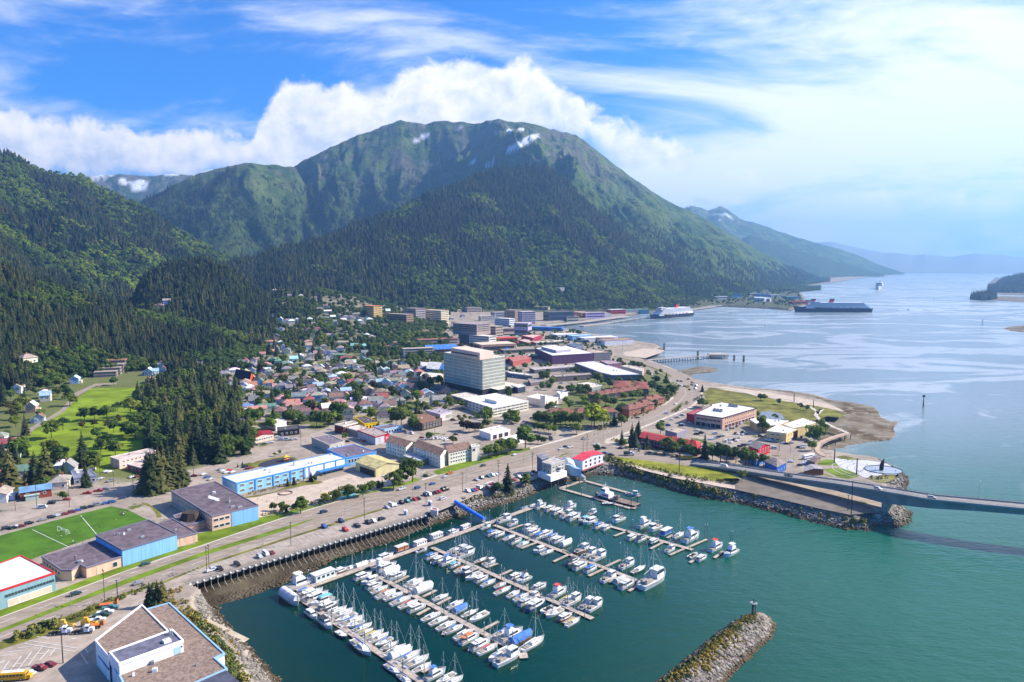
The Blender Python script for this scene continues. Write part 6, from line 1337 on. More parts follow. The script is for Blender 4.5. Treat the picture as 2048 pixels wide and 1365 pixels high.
def streets():
 mb = MB(); q = [tuple(P(x, y, LAND)[:2]) for x, y in pts("X:455,745 560,705 690,695 850,735 890,790 870,835 700,855 640,850 490,845")]; o = Vector(P(660, 790, LAND)[:2])
 for a, step in ((18, 62), (108, 88)):
  d = Vector((math.cos(rad(a)), math.sin(rad(a)))); n = Vector((-d.y, d.x))
  for k in range(-6, 7):
   run = []
   for t in np.arange(-420, 420, 12.0):
    p = o + n * (k * step) + d * float(t)
    if sdist(q, np.array([p.x]), np.array([p.y]))[0] > 0: run.append((p.x, p.y))
    else:
     if len(run) > 3: ribbon(mb, run, 6.5, .12)
     run = []
   if len(run) > 3: ribbon(mb, run, 6.5, .12)
 tag(mb.build('street', ASPHL), kind='structure')
streets()
# shrubs along banks and verges
def shrubbery(name, spec, w, n, hr, seed, z=None, label='low green and yellow shrubs', proto=0):
 q = [P(x, y, LAND) for x, y in pts(spec)]; r = np.random.default_rng(seed); seg = [(b - a).length for a, b in zip(q, q[1:])]; cum = np.cumsum([0] + seg); out = []
 for _ in range(n):
  s = r.uniform(0, cum[-1]); k = min(int(np.searchsorted(cum, s, 'right')) - 1, len(seg) - 1); p = q[k].lerp(q[k + 1], (s - cum[k]) / seg[k]); d = (q[k + 1] - q[k]).normalized(); o = r.normal(0, w / 2.2); out.append((p.x - d.y * o, p.y + d.x * o))
 out = np.array(out); zz = hgrid(out[:, 0], out[:, 1]); V = []; F = []; b = 0; me0 = SHM[proto]; v0 = np.array([v.co[:] for v in me0.vertices]); f0 = np.array([list(p.vertices) for p in me0.polygons])
 for (x, y), z_ in zip(out, zz):
  if z_ < 2.0: continue
  s = r.uniform(*hr) / 3; a = r.uniform(0, 6.28); ca, sa = math.cos(a), math.sin(a); v = v0 * s * np.array([1.3, 1.3, 1]); V.append(np.column_stack([v[:, 0] * ca - v[:, 1] * sa + x, v[:, 0] * sa + v[:, 1] * ca + y, v[:, 2] + z_])); F.append(f0 + b); b += len(v0)
 V = np.concatenate(V).astype(np.float32); F = np.concatenate(F).astype(np.int32); me = bpy.data.meshes.new(name); me.vertices.add(len(V)); me.vertices.foreach_set('co', V.reshape(-1)); me.loops.add(F.size); me.loops.foreach_set('vertex_index', F.reshape(-1)); me.polygons.add(len(F)); me.polygons.foreach_set('loop_start', np.arange(0, F.size, 4, dtype=np.int32)); me.polygons.foreach_set('loop_total', np.full(len(F), 4, np.int32)); me.update()
 m = surf_leaf(seed in (4, 5)); me.materials.append(m); return tag(link(name, me), label, kind='stuff')
def surf_leaf(seed):
 k = ('shrub', seed)
 if k not in _mats:
  m, n, b = new_mat('bank_shrubs'); geo = n.n('ShaderNodeNewGeometry'); f = n.noise(geo.outputs['Position'], .16, 3, .6); c = n.n('ShaderNodeValToRGB'); n.l(f, c.inputs[0]); e = c.color_ramp.elements; e[0].position = .2 if seed else .34; e[0].color = (.045, .075, .012, 1); e[1].position = .52 if seed else .72; e[1].color = (.30, .20, .016, 1); x = e.new(.36 if seed else .5); x.color = (.12, .135, .014, 1)
  v = n.ss(n.noise(geo.outputs['Position'], 1.2, 2, .5), .3, .7, .7, 1.3); sv = n.n('ShaderNodeVectorMath', operation='SCALE'); n.l(c.outputs[0], sv.inputs[0]); n.l(v, sv.inputs['Scale']); n.l(sv.outputs[0], b.inputs['Base Color']); b.inputs['Roughness'].default_value = .8; _mats[k] = m
 return _mats[k]
shrubbery('shrubbery', "X:1207,918 1240,929 1290,945 1350,960 1440,980 1480,989 1560,1008 1640,1027 1700,1037 1745,1033", 4.5, 420, (1.5, 3.2), 1)
shrubbery('shrubbery', "X:1206,911 1235,922 1290,935 1350,948 1430,963 1475,966", 5, 200, (.7, 1.5), 2)
shrubbery('shrubbery', "X:1492,1214 1436,1268 1390,1309 1340,1340 1300,1362", 2.0, 60, (1.5, 2.6), 3)
shrubbery('shrubbery', "X:1497,1220 1441,1277 1395,1318 1350,1346 1310,1368", 5.0, 900, (.9, 1.7), 4)
shrubbery('shrubbery', "X:345,1180 350,1205 372,1225 410,1245 450,1275 480,1300", 3.5, 120, (.8, 1.7), 5)
shrubbery('shrubbery', "X:375,1235 400,1265 430,1300 455,1335 480,1370", 4.5, 170, (1.5, 3.4), 6)
shrubbery('shrubbery', "X:90,1255 150,1235 200,1212 260,1188 320,1167", 4, 90, (.6, 1.6), 7)
shrubbery('shrubbery', "X:30,1285 95,1254 105,1250", 3, 26, (1.5, 3.6), 8)
shrubbery('shrubbery', "X:930,1000 975,990 1010,985 1040,975", 3, 60, (.8, 2.2), 9)
shrubbery('shrubbery', "X:478,995 540,978 600,962 650,950", 3, 80, (.6, 1.3), 10)
shrubbery('shrubbery', "X:1185,863 1230,848 1290,827 1330,805 1350,785 1352,770", 4, 200, (1.2, 3.0), 11)
shrubbery('shrubbery', "X:1346,825 1365,812 1390,800 1410,790", 3, 70, (.8, 2.0), 12)
shrubbery('shrubbery', "X:520,1035 570,1022 620,1010 690,992 740,975", 2.5, 130, (.7, 1.8), 13)
shrubbery('shrubbery', "X:1228,880 1260,900 1300,908 1360,915", 3, 70, (.8, 2.0), 14)
shrubbery('shrubbery', "X:1740,955 1765,958 1785,952", 5, 50, (.6, 1.2), 15)
# ---------------------------------------------------------------- harbour: floats, piles, boats
def w0(c, u, v, z=0.0): x, y = pxs(c, u, v); return P(x, y, z)
HD = (w0('E', 560, 295) - w0('A', 460, 600)).normalized(); HA = math.atan2(HD.y, HD.x)
FD = (w0('C', 900, 1340) - w0('A', 330, 740)).normalized(); FA = math.atan2(FD.y, FD.x)
def float_dock(name, label, a, b, w, group=None):
 d = (b - a); L = d.length; c = (a + b) / 2; t = thing(name, label, 'dock', (c.x, c.y, 0), math.atan2(d.y, d.x), group)
 mb = MB(); mb.box(0, 0, .55, L, w, .16); mb.build('deck', DECKW, t)
 mb = MB(); n = max(2, int(L / 6))
 mb.box(0, w / 2 - .1, .36, L, .2, .3); mb.box(0, -w / 2 + .1, .36, L, .2, .3); mb.box(0, 0, .1, L - .4, w - .5, .5)
 mb.build('float_frame', PILEM, t); return t
PIERS = [('leftmost', ('A', 330, 740), ('C', 960, 1385)), ('second', ('A', 1100, 480), ('D', 760, 1040)), ('middle', ('B', 545, 510), ('F', -80, 1470)), ('fourth', ('E', 150, 485), ('F', 430, 1085)), ('rightmost', ('E', 600, 280), ('F', 970, 745))]
float_dock('main_float', 'long planked main float that all boat piers branch from', w0('A', 285, 655), w0('E', 575, 290), 3.6)
for nm, a, b in PIERS: float_dock('pier_float', f'planked boat pier, {nm} of the five from left to right', w0(*a), w0(*b), 2.7, 'boat piers')
LM2 = []
fing = [l.split(':') for l in "leftmost:C 960,1250 1095,1160|second:B 450,1030 590,960;B 600,1110 740,1035;B 390,1220 520,1150;D 360,795 540,700;B 160,880 300,810;C 1240,750 1260,700;D 510,1160 640,1090|middle:B 1110,720 1235,680;D 540,190 690,125;D 880,350 960,300;D 1055,425 1180,360;D 860,530 960,470;D 1060,620 1170,560;D 1270,720 1380,650|fourth:E 310,530 450,480;E 430,730 590,670;E 770,870 920,800;E 1140,1020 1290,950;F 60,920 215,850;E 950,790 860,740;F 300,1180 450,1090;F 100,1090 190,1030|rightmost:F 150,600 290,545;F 530,735 660,665;F 730,800 880,735;F 920,720 1120,635;F 940,880 1080,800;F 1200,830 1290,760;F 700,620 760,590".split('|')]
for nm, sp_ in fing:
 for k, q in enumerate(sp_.split(';')):
  c, a, b = q.split(); a = [float(x) for x in a.split(',')]; b = [float(x) for x in b.split(',')]; A, B = w0(c, *a), w0(c, *b)
  float_dock('finger_float', f'narrow finger float, {(ORD[k] + " nearest") if k else "nearest"} to shore on the {nm} boat pier', A, B, 1.5, 'finger floats')
# U-shaped work float
for k, (a, b, lab) in enumerate(((('V', 735, 868), ('V', 1085, 750), 'short shoreward arm of the work float below the gangway'), (('V', 735, 868), ('V', 1760, 1160), 'long pale arm of the work float beside the dark ship'), (('V', 1085, 755), ('V', 1900, 980), 'long dark arm of the work float behind the dark ship'), (('V', 1790, 1165), ('V', 1870, 1085), 'end arm of the work float behind the dark ship stern'))):
 float_dock('work_float', lab, w0(*a), w0(*b), 3.0, 'work floats')
float_dock('end_platform', 'small square platform float at the end of the second boat pier', w0('D', 770, 1085), w0('D', 865, 1080), 4.0)
PM = bpy.data.meshes.new('x'); bpy.data.meshes.remove(PM)
mb = MB(); mb.tube((0, 0, -3), (0, 0, 7.2), .17, .15, 7); PILEMESH = mb.mesh('pile', surf('pile_steel', (0.17, 0.19, 0.16), .7, .2, .6)); mb = MB(); mb.tube((0, 0, 7.15), (0, 0, 7.75), .24, .03, 7); CAPMESH = mb.mesh('pile_cap', WHITE)
def pile(p, label, h=1.0):
 t = thing('mooring_pile', label, 'pile', (p.x, p.y, 0), 0, 'mooring piles'); t.scale = (1, 1, h); link('post', PILEMESH, t); link('cap', CAPMESH, t); return t
for nm, a, b in PIERS:
 A, B = w0(*a), w0(*b); L = (B - A).length; d = (B - A) / L; s = Vector((-d.y, d.x, 0)); n = int(L / 13)
 for k in range(n + 1):
  for e, side in ((1, 'far'), (-1, 'near')):
   if (k + (e > 0)) % 2: continue
   pile(A + d * min(L - 1, k * 13 + 4) + s * (e * 1.7), f'mooring pile, {(ORD[k // 2] + " nearest") if k > 1 else "nearest"} to shore along the {side} edge of the {nm} boat pier', random.uniform(.85, 1.1))
A, B = w0('A', 285, 655), w0('E', 575, 290)
for k in range(11): p = A.lerp(B, (k + .5) / 11) + Vector((-HD.y, HD.x, 0)) * 2.2; pile(p, f'tall mooring pile on the shore side of the main float, {ORD[k]} from the harbour mouth', random.uniform(.9, 1.1))
for k in range(6): p = w0('V', 1085, 755).lerp(w0('V', 1900, 980), (k + .3) / 6) + Vector((.9, 1.6, 0)); pile(p, f'mooring pile behind the dark work float arm, {ORD[k]} from shore', 1.0)
for k in range(4): p = w0('V', 780, 880).lerp(w0('V', 1700, 1150), (k + .3) / 4) + Vector((-.9, -1.6, 0)); pile(p, f'mooring pile in front of the pale work float arm, {ORD[k]} from shore', .8)
for k, q in enumerate((('F', 1100, 625), ('F', 1125, 625), ('F', 1370, 700), ('F', 1392, 700), ('F', 612, 900), ('F', 210, 830))): pile(w0(*q), 'paired tall mooring pile ' + ['left of the big white yacht', 'right of the big white yacht', 'beside the last yacht, left one', 'beside the last yacht, right one', 'beyond the orange-topped fishing boat', 'at the open finger float'][k], 1.15)
# hulls
def hull_mesh(L, B, fb, style='v', deck=True, tr=.85):
 """closed hull along +x (bow); returns MB with hull skin (0) and deck (1)"""
 mb = MB(); S = 11; rings = []
 for k in range(S):
  s = k / (S - 1); x = -L / 2 + L * s
  if style == 'sail': b = B / 2 * (tr * .75 + (1 - tr * .75) * math.sin(min(1, s / .5) * math.pi / 2)) if s < .5 else B / 2 * (1 - ((s - .5) / .5) ** 2.1)
  else: b = B / 2 * (tr + (1 - tr) * min(1, s / .35)) if s < .55 else B / 2 * (1 - ((s - .55) / .45) ** 2.4)
  b = max(b, .03); z = fb * (1 + .55 * max(0, (s - .35) / .65) ** 2 + (.12 if style == 'sail' and s < .2 else 0)); rake = .35 * fb * max(0, (s - .8) / .2)
  rings.append([(x - rake * 1.5, -b * .62, -.35), (x, -b, z), (x, -b * .93, z), (x, -b * .9, z - .18), (x, b * .9, z - .18), (x, b * .93, z), (x, b, z), (x - rake * 1.5, b * .62, -.35)])
 n = 8; vs = [p for r in rings for p in r]
 for i in range(n):
  j = (i + 1) % n; m = 1 if i in (2, 3, 4) else 0
  mb.add([], [])
  for k in range(S - 1): pass
 base = 0; mb.v += vs
 for k in range(S - 1):
  for i in range(n): j = (i + 1) % n; mb.f.append([k * n + i, k * n + j, (k + 1) * n + j, (k + 1) * n + i]); mb.m.append(1 if i in (2, 3, 4) else 0)
 mb.f.append(list(range(n - 1, -1, -1))); mb.m.append(0); mb.f.append(list(range((S - 1) * n, S * n))); mb.m.append(0)
 return mb
DECKC = surf('boat_deck', (0.58, 0.55, 0.50), .6, .12, .8); MASTM = surf('mast_alloy', (0.50, 0.53, 0.50), .4, .05)
def cabin(mb, x0, x1, w, z0, z1, rake0=.25, rake1=.5, tw=.82, mi=0):
 V = []
 for z, k, a, b in ((z0, 1, x0, x1), (z1, tw, x0 + rake0, x1 - rake1)):
  V += [(a, -w / 2 * k, z), (b, -w / 2 * k * .9, z), (b, w / 2 * k * .9, z), (a, w / 2 * k, z)]
 mb.add(V, [(3, 2, 1, 0), (4, 5, 6, 7), (0, 1, 5, 4), (1, 2, 6, 5), (2, 3, 7, 6), (3, 0, 4, 7)], mi)
BM = {}
def proto(kind):
 if kind in BM: return BM[kind]
 p = {}
 if kind == 's':
  p['hull'] = (hull_mesh(10, 3.0, .95, 'sail').mesh('hull', [GEL, DECKC]), None)
  mb = MB(); cabin(mb, -1.2, 2.4, 1.7, .85, 1.5, .2, .9); p['cabin'] = (mb.mesh('cabin', GEL), (.75, .75, .74))
  mb = MB(); mb.box(.4, .72, 1.22, 2.2, .06, .22); mb.box(.4, -.72, 1.22, 2.2, .06, .22); p['cabin>window'] = (mb.mesh('window', GLASS), None)
  mb = MB(); mb.box(-2.9, 0, .95, 2.2, 1.5, .3); p['cockpit'] = (mb.mesh('cockpit', surf('cockpit', (.30, .27, .23), .8, .2)), None)
  mb = MB(); mb.tube((1.0, 0, .9), (1.0, 0, 12.4), .10, .07, 6); mb.tube((1.0, -1.0, 8.6), (1.0, 1.0, 8.6), .05, n=4); mb.tube((1, 0, 12.2), (4.9, 0, 1.4), .022, n=3); mb.tube((1, 0, 12.2), (-4.8, 0, 1.1), .022, n=3); mb.tube((1, 0, 8.6), (1, 1.35, 1.1), .02, n=3); mb.tube((1, 0, 8.6), (1, -1.35, 1.1), .02, n=3); p['mast'] = (mb.mesh('mast', MASTM), None)
  mb = MB(); mb.tube((.9, 0, 2.2), (-3.6, 0, 2.1), .24, .17, 7); p['sail_cover'] = (mb.mesh('sail_cover', CANVAS), 'canvas')
 elif kind in 'my':
  p['hull'] = (hull_mesh(10, 3.4, 1.25, 'v').mesh('hull', [GEL, DECKC]), None)
  mb = MB(); cabin(mb, -2.4, 2.0, 2.6, 1.1, 2.7, .15, 1.1); cabin(mb, 1.0, 3.6, 1.9, 1.2, 1.75, .1, 1.0); p['cabin'] = (mb.mesh('cabin', GEL), (.76, .76, .75))
  mb = MB(); cabin(mb, -2.15, 1.72, 2.64, 1.75, 2.35, .07, .42, .93); p['cabin>window'] = (mb.mesh('window', GLASS), None)
  mb = MB(); mb.box(-3.6, 0, 1.25, 2.2, 2.2, .25); p['cockpit'] = (mb.mesh('cockpit', surf('cockpit', (.30, .27, .23), .8, .2)), None)
  mb = MB()
  for s in (-1, 1):
   for k in range(5): x = 1.2 + k * .85; y = 1.45 * (1 - max(0, (x - .6) / 4.4) ** 2.2); mb.tube((x, s * y, 1.4), (x, s * y, 2.15), .035, n=4)
   for k in range(4):
    x = 1.2 + k * .85; y = 1.45 * (1 - max(0, (x - .6) / 4.4) ** 2.2); X = x + .85; Y = 1.45 * (1 - max(0, (X - .6) / 4.4) ** 2.2); mb.tube((x, s * y, 2.15), (X, s * Y, 2.15), .035, n=4)
  p['bow_rail'] = (mb.mesh('bow_rail', ALU), None)
  if kind == 'm':
   mb = MB(); mb.box(-.7, 0, 2.75, 3.0, 2.1, .12); mb.tube((-.6, 0, 2.7), (-.8, 0, 3.9), .05, n=4); mb.box(-3.0, 0, 2.5, 1.9, 2.2, .1); mb.tube((-3.9, .9, 1.2), (-3.9, .9, 2.5), .04, n=4); mb.tube((-3.9, -.9, 1.2), (-3.9, -.9, 2.5), .04, n=4); p['canopy'] = (mb.mesh('canopy', CANVAS), 'canvas')
  else:
   mb = MB(); cabin(mb, -2.3, .8, 2.3, 2.72, 3.5, .1, .7); mb.tube((-2, 0, 3.4), (-2.2, 0, 5.2), .06, n=4); p['flybridge'] = (mb.mesh('flybridge', GEL), (.76, .76, .75))
   mb = MB(); mb.box(-1.1, 0, 4.35, 2.3, 2.1, .12)
   for sx in (-2.1, -.1):
    for sy in (-.95, .95): mb.tube((sx, sy, 3.4), (sx, sy, 4.35), .04, n=4)
   p['canopy'] = (mb.mesh('canopy', CANVAS), 'canvas')
 elif kind in 'fw':
  p['hull'] = (hull_mesh(10, 3.3, 1.25, 'v', tr=.8).mesh('hull', [GEL, DECKC]), None)
  mb = MB(); cabin(mb, .1, 3.1, 2.0, 1.2, 3.1, .05, .3, .9); mb.box(1.3, 0, 3.15, 2.9, 2.1, .12); p['wheelhouse'] = (mb.mesh('wheelhouse', GEL), (.72, .71, .69))
  mb = MB(); cabin(mb, .2, 3.02, 2.02, 2.2, 2.85, .03, .12, .97); p['wheelhouse>window'] = (mb.mesh('window', GLASS), None)
  mb = MB(); mb.box(-2.6, 0, 1.35, 2.6, 1.7, .5); mb.tube((-3.9, -.6, 1.2), (-3.9, -.6, 2.1), .3, n=8); mb.tube((-3.9, .6, 1.2), (-3.9, .6, 2.0), .3, n=8); p['fish_hold'] = (mb.mesh('fish_hold', CANVAS), (.33, .29, .25))
  mb = MB(); mb.tube((-.2, 0, 1.2), (-.2, 0, 8.4), .10, .07, 6); mb.tube((-.2, -.8, 5.8), (-.2, .8, 5.8), .05, n=4); mb.tube((-.2, 0, 4.0), (-3.8, 0, 3.2), .07, n=5); mb.tube((-.2, 0, 7.9), (4.6, 0, 1.9), .025, n=3); mb.tube((-.2, 0, 7.9), (-4.6, 0, 1.5), .025, n=3); p['mast'] = (mb.mesh('mast', MASTM), None)
  for s in (-1, 1): mb = MB(); mb.tube((.4, s * 1.2, 1.3), (.0, s * 1.9, 9.3), .06, .035, 5); p['trolling_pole' + ('' if s < 0 else '.')] = (mb.mesh('trolling_pole', MASTM), None)
 elif kind == 'c':
  p['hull'] = (hull_mesh(10, 3.3, 1.1, 'v').mesh('hull', [GEL, DECKC]), None)
  mb = MB(); R = []
  for k in range(7): x = -4.6 + 8.4 * k / 6; w = 1.55 * (1 - max(0, (x - .5) / 4.2) ** 2.5 * .7); h = 1.9 - .12 * (k % 2); R.append([(x, w * math.cos(a), 1.0 + h * math.sin(a)) for a in [math.pi * i / 8 for i in range(9)]])
  mb.loft(R, closed=False, caps=True); p['tarpaulin'] = (mb.mesh('tarpaulin', CANVAS), 'canvas')
 elif kind == 'd':
  p['hull'] = (hull_mesh(10, 3.6, 1.2, 'v').mesh('hull', [GEL, DECKC]), None)
  mb = MB(); mb.box(-.5, 0, 1.4, 1.2, 1.4, 1.2); mb.box(-2.6, 0, 1.2, .7, 2.4, .4); mb.box(1.6, 0, 1.3, .7, 2.2, .4); p['console'] = (mb.mesh('console', CANVAS), 'canvas')
  mb = MB(); mb.box(-5.2, 0, 1.2, .6, .6, 1.5); p['outboard_motor'] = (mb.mesh('outboard_motor', DARKM), None)
 elif kind == 'h':
  p['hull'] = (hull_mesh(10, 3.6, .7, 'v', tr=.98).mesh('hull', [GEL, DECKC]), None)
  mb = MB(); mb.box(-.6, 0, 1.7, 7.4, 3.0, 2.4); p['deckhouse'] = (mb.mesh('deckhouse', CANVAS), 'canvas')
  mb = MB(); mb.box(-.6, 0, 3.0, 8.2, 3.5, .22); p['roof'] = (mb.mesh('roof', CANVAS), (.62, .58, .52))
  mb = MB()
  for s in (-1, 1):
   for k in range(4): mb.box(-3.2 + 1.8 * k, s * 1.52, 1.9, 1.0, .06, .8)
  p['deckhouse>window'] = (mb.mesh('window', GLASS), None)
 BM[kind] = p; return p
CV = {'b': (.07, .18, .46), 't': (.16, .48, .46), 'w': (.72, .72, .70), 'y': (.66, .44, .06), 'r': (.55, .06, .05), 'k': (.05, .05, .06), 'n': (.62, .60, .56), 'o': (.55, .20, .08), 'g': (.42, .43, .42), 'e': (.60, .66, .62), 'p': (.62, .60, .60)}
CN = {'b': 'blue', 't': 'teal', 'w': 'white', 'y': 'yellow', 'r': 'red', 'k': 'dark', 'n': 'cream', 'o': 'rusty orange', 'g': 'grey', 'e': 'pale green', 'p': 'pale'}
BK = {'s': 'sailboat', 'm': 'motor cruiser', 'y': 'flybridge yacht', 'f': 'fishing troller', 'w': 'large fishing boat', 'c': 'covered boat', 'd': 'open skiff', 'h': 'houseboat'}
BN = {'s': 'sailboat', 'm': 'motor_cruiser', 'y': 'motor_yacht', 'f': 'fishing_boat', 'w': 'fishing_boat', 'c': 'covered_boat', 'd': 'skiff', 'h': 'houseboat'}
def boat(pos, kind, L, canvas, ang, label=None, hullc=None):
 p = proto(kind); s = L / 10; r = random.Random(int(pos.x * 13 + pos.y * 7)); wk = 1.0 if L > 9 else 1.12
 t = thing(BN[kind], label, 'boat', (pos.x, pos.y, 0), ang, 'moored boats', (s, s * wk, s * (1.0 if kind != 's' else r.uniform(.82, 1.02))))
 hc = hullc or (r.choice([(.78, .78, .77), (.74, .74, .72), (.70, .70, .69), (.66, .67, .66)]) if r.random() < .9 else r.choice([(.05, .09, .20), (.30, .16, .10), (.12, .14, .15)]))
 made = {}
 for nm, (me, c) in p.items():
  par, sub = (made[nm.split('>')[0]], nm.split('>')[1]) if '>' in nm else (t, nm)
  cc = hc if nm == 'hull' else CV[canvas] if c == 'canvas' else c
  made[nm] = link(sub.rstrip('.'), me, par, cc)
 return t
BOATS = """1n A 440,905 m9wF;585,1000 m11kF;755,1110 d8wF;960,1250 s15bF;C 570,1210 s10bF;730,1340 s9bF
1f A 370,655 m8b;440,690 m12w;495,722 m12w;545,768 m12t;620,818 m11w;690,865 s11w;750,892 s12w;800,935 s11n;860,972 s12b;890,1000 s9n;960,1042 s11b;1000,1080 s8y;1080,1115 s11y;1145,1145 s10w;1195,1187 s9b;1260,1232 s9n;C 600,955 s11n;680,1005 c11w;780,1047 s12b;890,1112 s12n;960,1182 s9n
1f C 1140,1285 y10b;1275,1335 s10n;1370,1375 s10n
2n A 980,500 m10w;1050,550 m10w;1100,600 m9n;1150,637 s10w;1220,682 s12o;1300,707 s11w;C 680,292 s12b;780,337 s11r;900,392 m10w;1090,502 s11w;1190,557 s11p;1290,622 s11w;1390,672 s10b;1520,742 s11w;1600,802 m11o;D 345,962 m11w;425,1007 s11r;550,1072 s12w;650,1115 f14b
2f A 1170,390 y11w;1230,407 m12w;1280,452 c11w;1340,497 m11w;B 360,882 s12w;425,912 s12n;465,952 c12p;640,1032 s9n;795,1110 s10w;850,1157 c9b;950,1202 s10w;1035,1242 s12w;D 590,812 s10b;690,862 y13b;800,902 c13b;925,952 s14n
3n B 435,537 d8k;545,602 m9b;630,642 m10w;720,662 y11b;790,692 m8t;860,737 s10o;930,772 f12k;985,812 s11w;1070,842 m9w;1140,882 s10b;1265,902 s8o;1290,962 s11r;D 710,392 s9w;795,427 s10b;850,482 m9g;970,522 m13w;1085,572 d9k;1165,607 s11w;1290,652 m9w;1375,702 s10y
3f B 780,537 s9n;850,562 f13w;905,582 f13b;1060,642 s9k;1150,672 f9w;D 740,197 m9w;820,232 y10k;1005,312 m9n;930,420 f8g;1215,382 y12r;1300,442 s9y;1375,472 f12o;E 1130,1330 f12w;1210,1340 f12b
4n E 60,502 f9w;130,567 m9b;205,582 m9w;310,612 s10b;380,652 m10k;455,682 s10t;620,747 m9w;710,767 s10b;985,872 m11k;1060,917 m11w;1170,947 m10b;F 100,1042 f12k;210,1062 c9g;290,1112 m12w
4f E 350,467 f9o;520,525 f12w;570,562 m11w;640,602 m11b;700,582 m11w;760,612 m10b;830,642 m10w;910,677 c10w;1080,747 f12k;1155,792 f12b;1250,822 f13k;F 290,905 f12k;410,952 s12w
5n E 740,312 m10w;820,342 m11w;920,382 f12w;990,402 m13w;1090,432 m10t;1150,452 m12w;1250,492 m10b;1330,512 m9n;F 340,612 m9w;440,632 m10k;570,657 m9w;740,742 f9w;980,802 d8k;1070,832 m9w
5f E 640,287 y11w;960,290 y10w;1180,362 f10k;F 190,432 f12w;470,482 y13w;570,522 f13g;700,562 h10b;830,592 s11n;960,622 y16b;1220,722 y13r;1370,782 y13w"""
side_name = {'n': 'near', 'f': 'far'}; cnt = {}
allb = []
for ln in BOATS.split('\n'):
 head, rest = ln.split(' ', 1); c = None; pi = int(head[0]) - 1
 for q in rest.split(';'):
  w_ = q.split()
  if len(w_) == 3: c = w_[0]; w_ = w_[1:]
  u, v = [float(z) for z in w_[0].split(',')]; k = w_[1]; kind = k[0]; num = ''.join(ch for ch in k[1:] if ch.isdigit()); rest_ = k[1 + len(num):]
  allb.append((pi, head[1], w0(c, u, v + 4), kind, float(num), rest_[0], 'F' in rest_))
for pi in range(5):
 nm, a, b = PIERS[pi]; A, B = w0(*a), w0(*b); d = (B - A).normalized()
 for sd2 in 'nf':
  lst = sorted([q for q in allb if q[0] == pi and q[1] == sd2], key=lambda q: (q[2] - A).dot(d)); seq = {}
  for _, _, pos, kind, L, cv, along in lst:
   ang = (FA + math.pi if kind == 's' or along else FA) if along else HA + (math.pi if random.Random(int(pos.x * 9)).random() < .10 else 0)
   if along: ang = FA
   desc = f"{CN[cv]}-topped {BK[kind]}" if kind not in 'ds' else f"{BK[kind]} with {CN[cv]} cover" if kind == 's' else f"{CN[cv]} {BK[kind]}"
   j = seq.get(desc, 0); seq[desc] = j + 1; many = sum(1 for q in lst if q[3] == kind and q[5] == cv) > 1
   lab = f"{desc} on {side_name[sd2]} side of {nm} boat pier" + ('' if not many else ', nearest to shore' if j == 0 else f', {ORD[j]} nearest to shore')
   boat(pos, kind, L, cv, ang + random.Random(int(pos.y * 5)).uniform(-.05, .05), lab)
boat(w0('A', 215, 745), 'c', 15.5, 'p', FA, 'large white yacht under a pink-grey tarpaulin at the outer end of the main float')
for q, lab in ((('A', 330, 585, 'y', 16, 'w'), 'large white motor yacht at the outer end of the main float'), (('A', 575, 515, 'h', 14, 'e'), 'pale green boathouse with rounded white roof on the main float'), (('A', 745, 440, 'm', 9, 'w'), 'white twin-cabin cruiser next to the green boathouse'), (('A', 850, 405, 's', 9, 'w'), 'white sailboat behind the boathouse on the main float'), (('A', 965, 375, 'c', 8, 'w'), 'boat wholly wrapped in a white sheet on the main float'), (('A', 1065, 338, 's', 8, 'g'), 'grey-covered sailboat between the wrapped boat and the cruiser'), (('A', 1215, 292, 'm', 10, 'w'), 'white cruiser left of the orange houseboat'), (('B', 235, 520, 'h', 9, 'o'), 'orange-brown floating shed on the main float'), (('B', 430, 470, 'h', 9, 'w'), 'white floating shed right of the orange one'), (('B', 600, 395, 'h', 9.5, 'n'), 'tan houseboat on the shore side of the main float'), (('B', 775, 345, 'm', 8.5, 'w'), 'white cruiser with a dark bow on the shore side of the main float'), (('B', 905, 295, 'h', 7.5, 'w'), 'small cream cabin boat near the foot of the blue gangway'), (('E', 260, 425, 'f', 12, 'w'), 'white troller at the foot of the blue gangway'), (('E', 470, 292, 'd', 5.5, 'b'), 'small open skiff with blue cover near the float end'), (('E', 552, 268, 'd', 5.5, 'w'), 'small white skiff at the shore end of the rightmost boat pier')):
 c, u, v, kind, L, cv = q; boat(w0(c, u, v + 6), kind, L, cv, HA, lab)
b_ = boat(w0('F', 560, 1085), 'w', 21, 'o', HA, 'big white fishing boat with orange-brown wheelhouse roof at the end of the fourth pier')
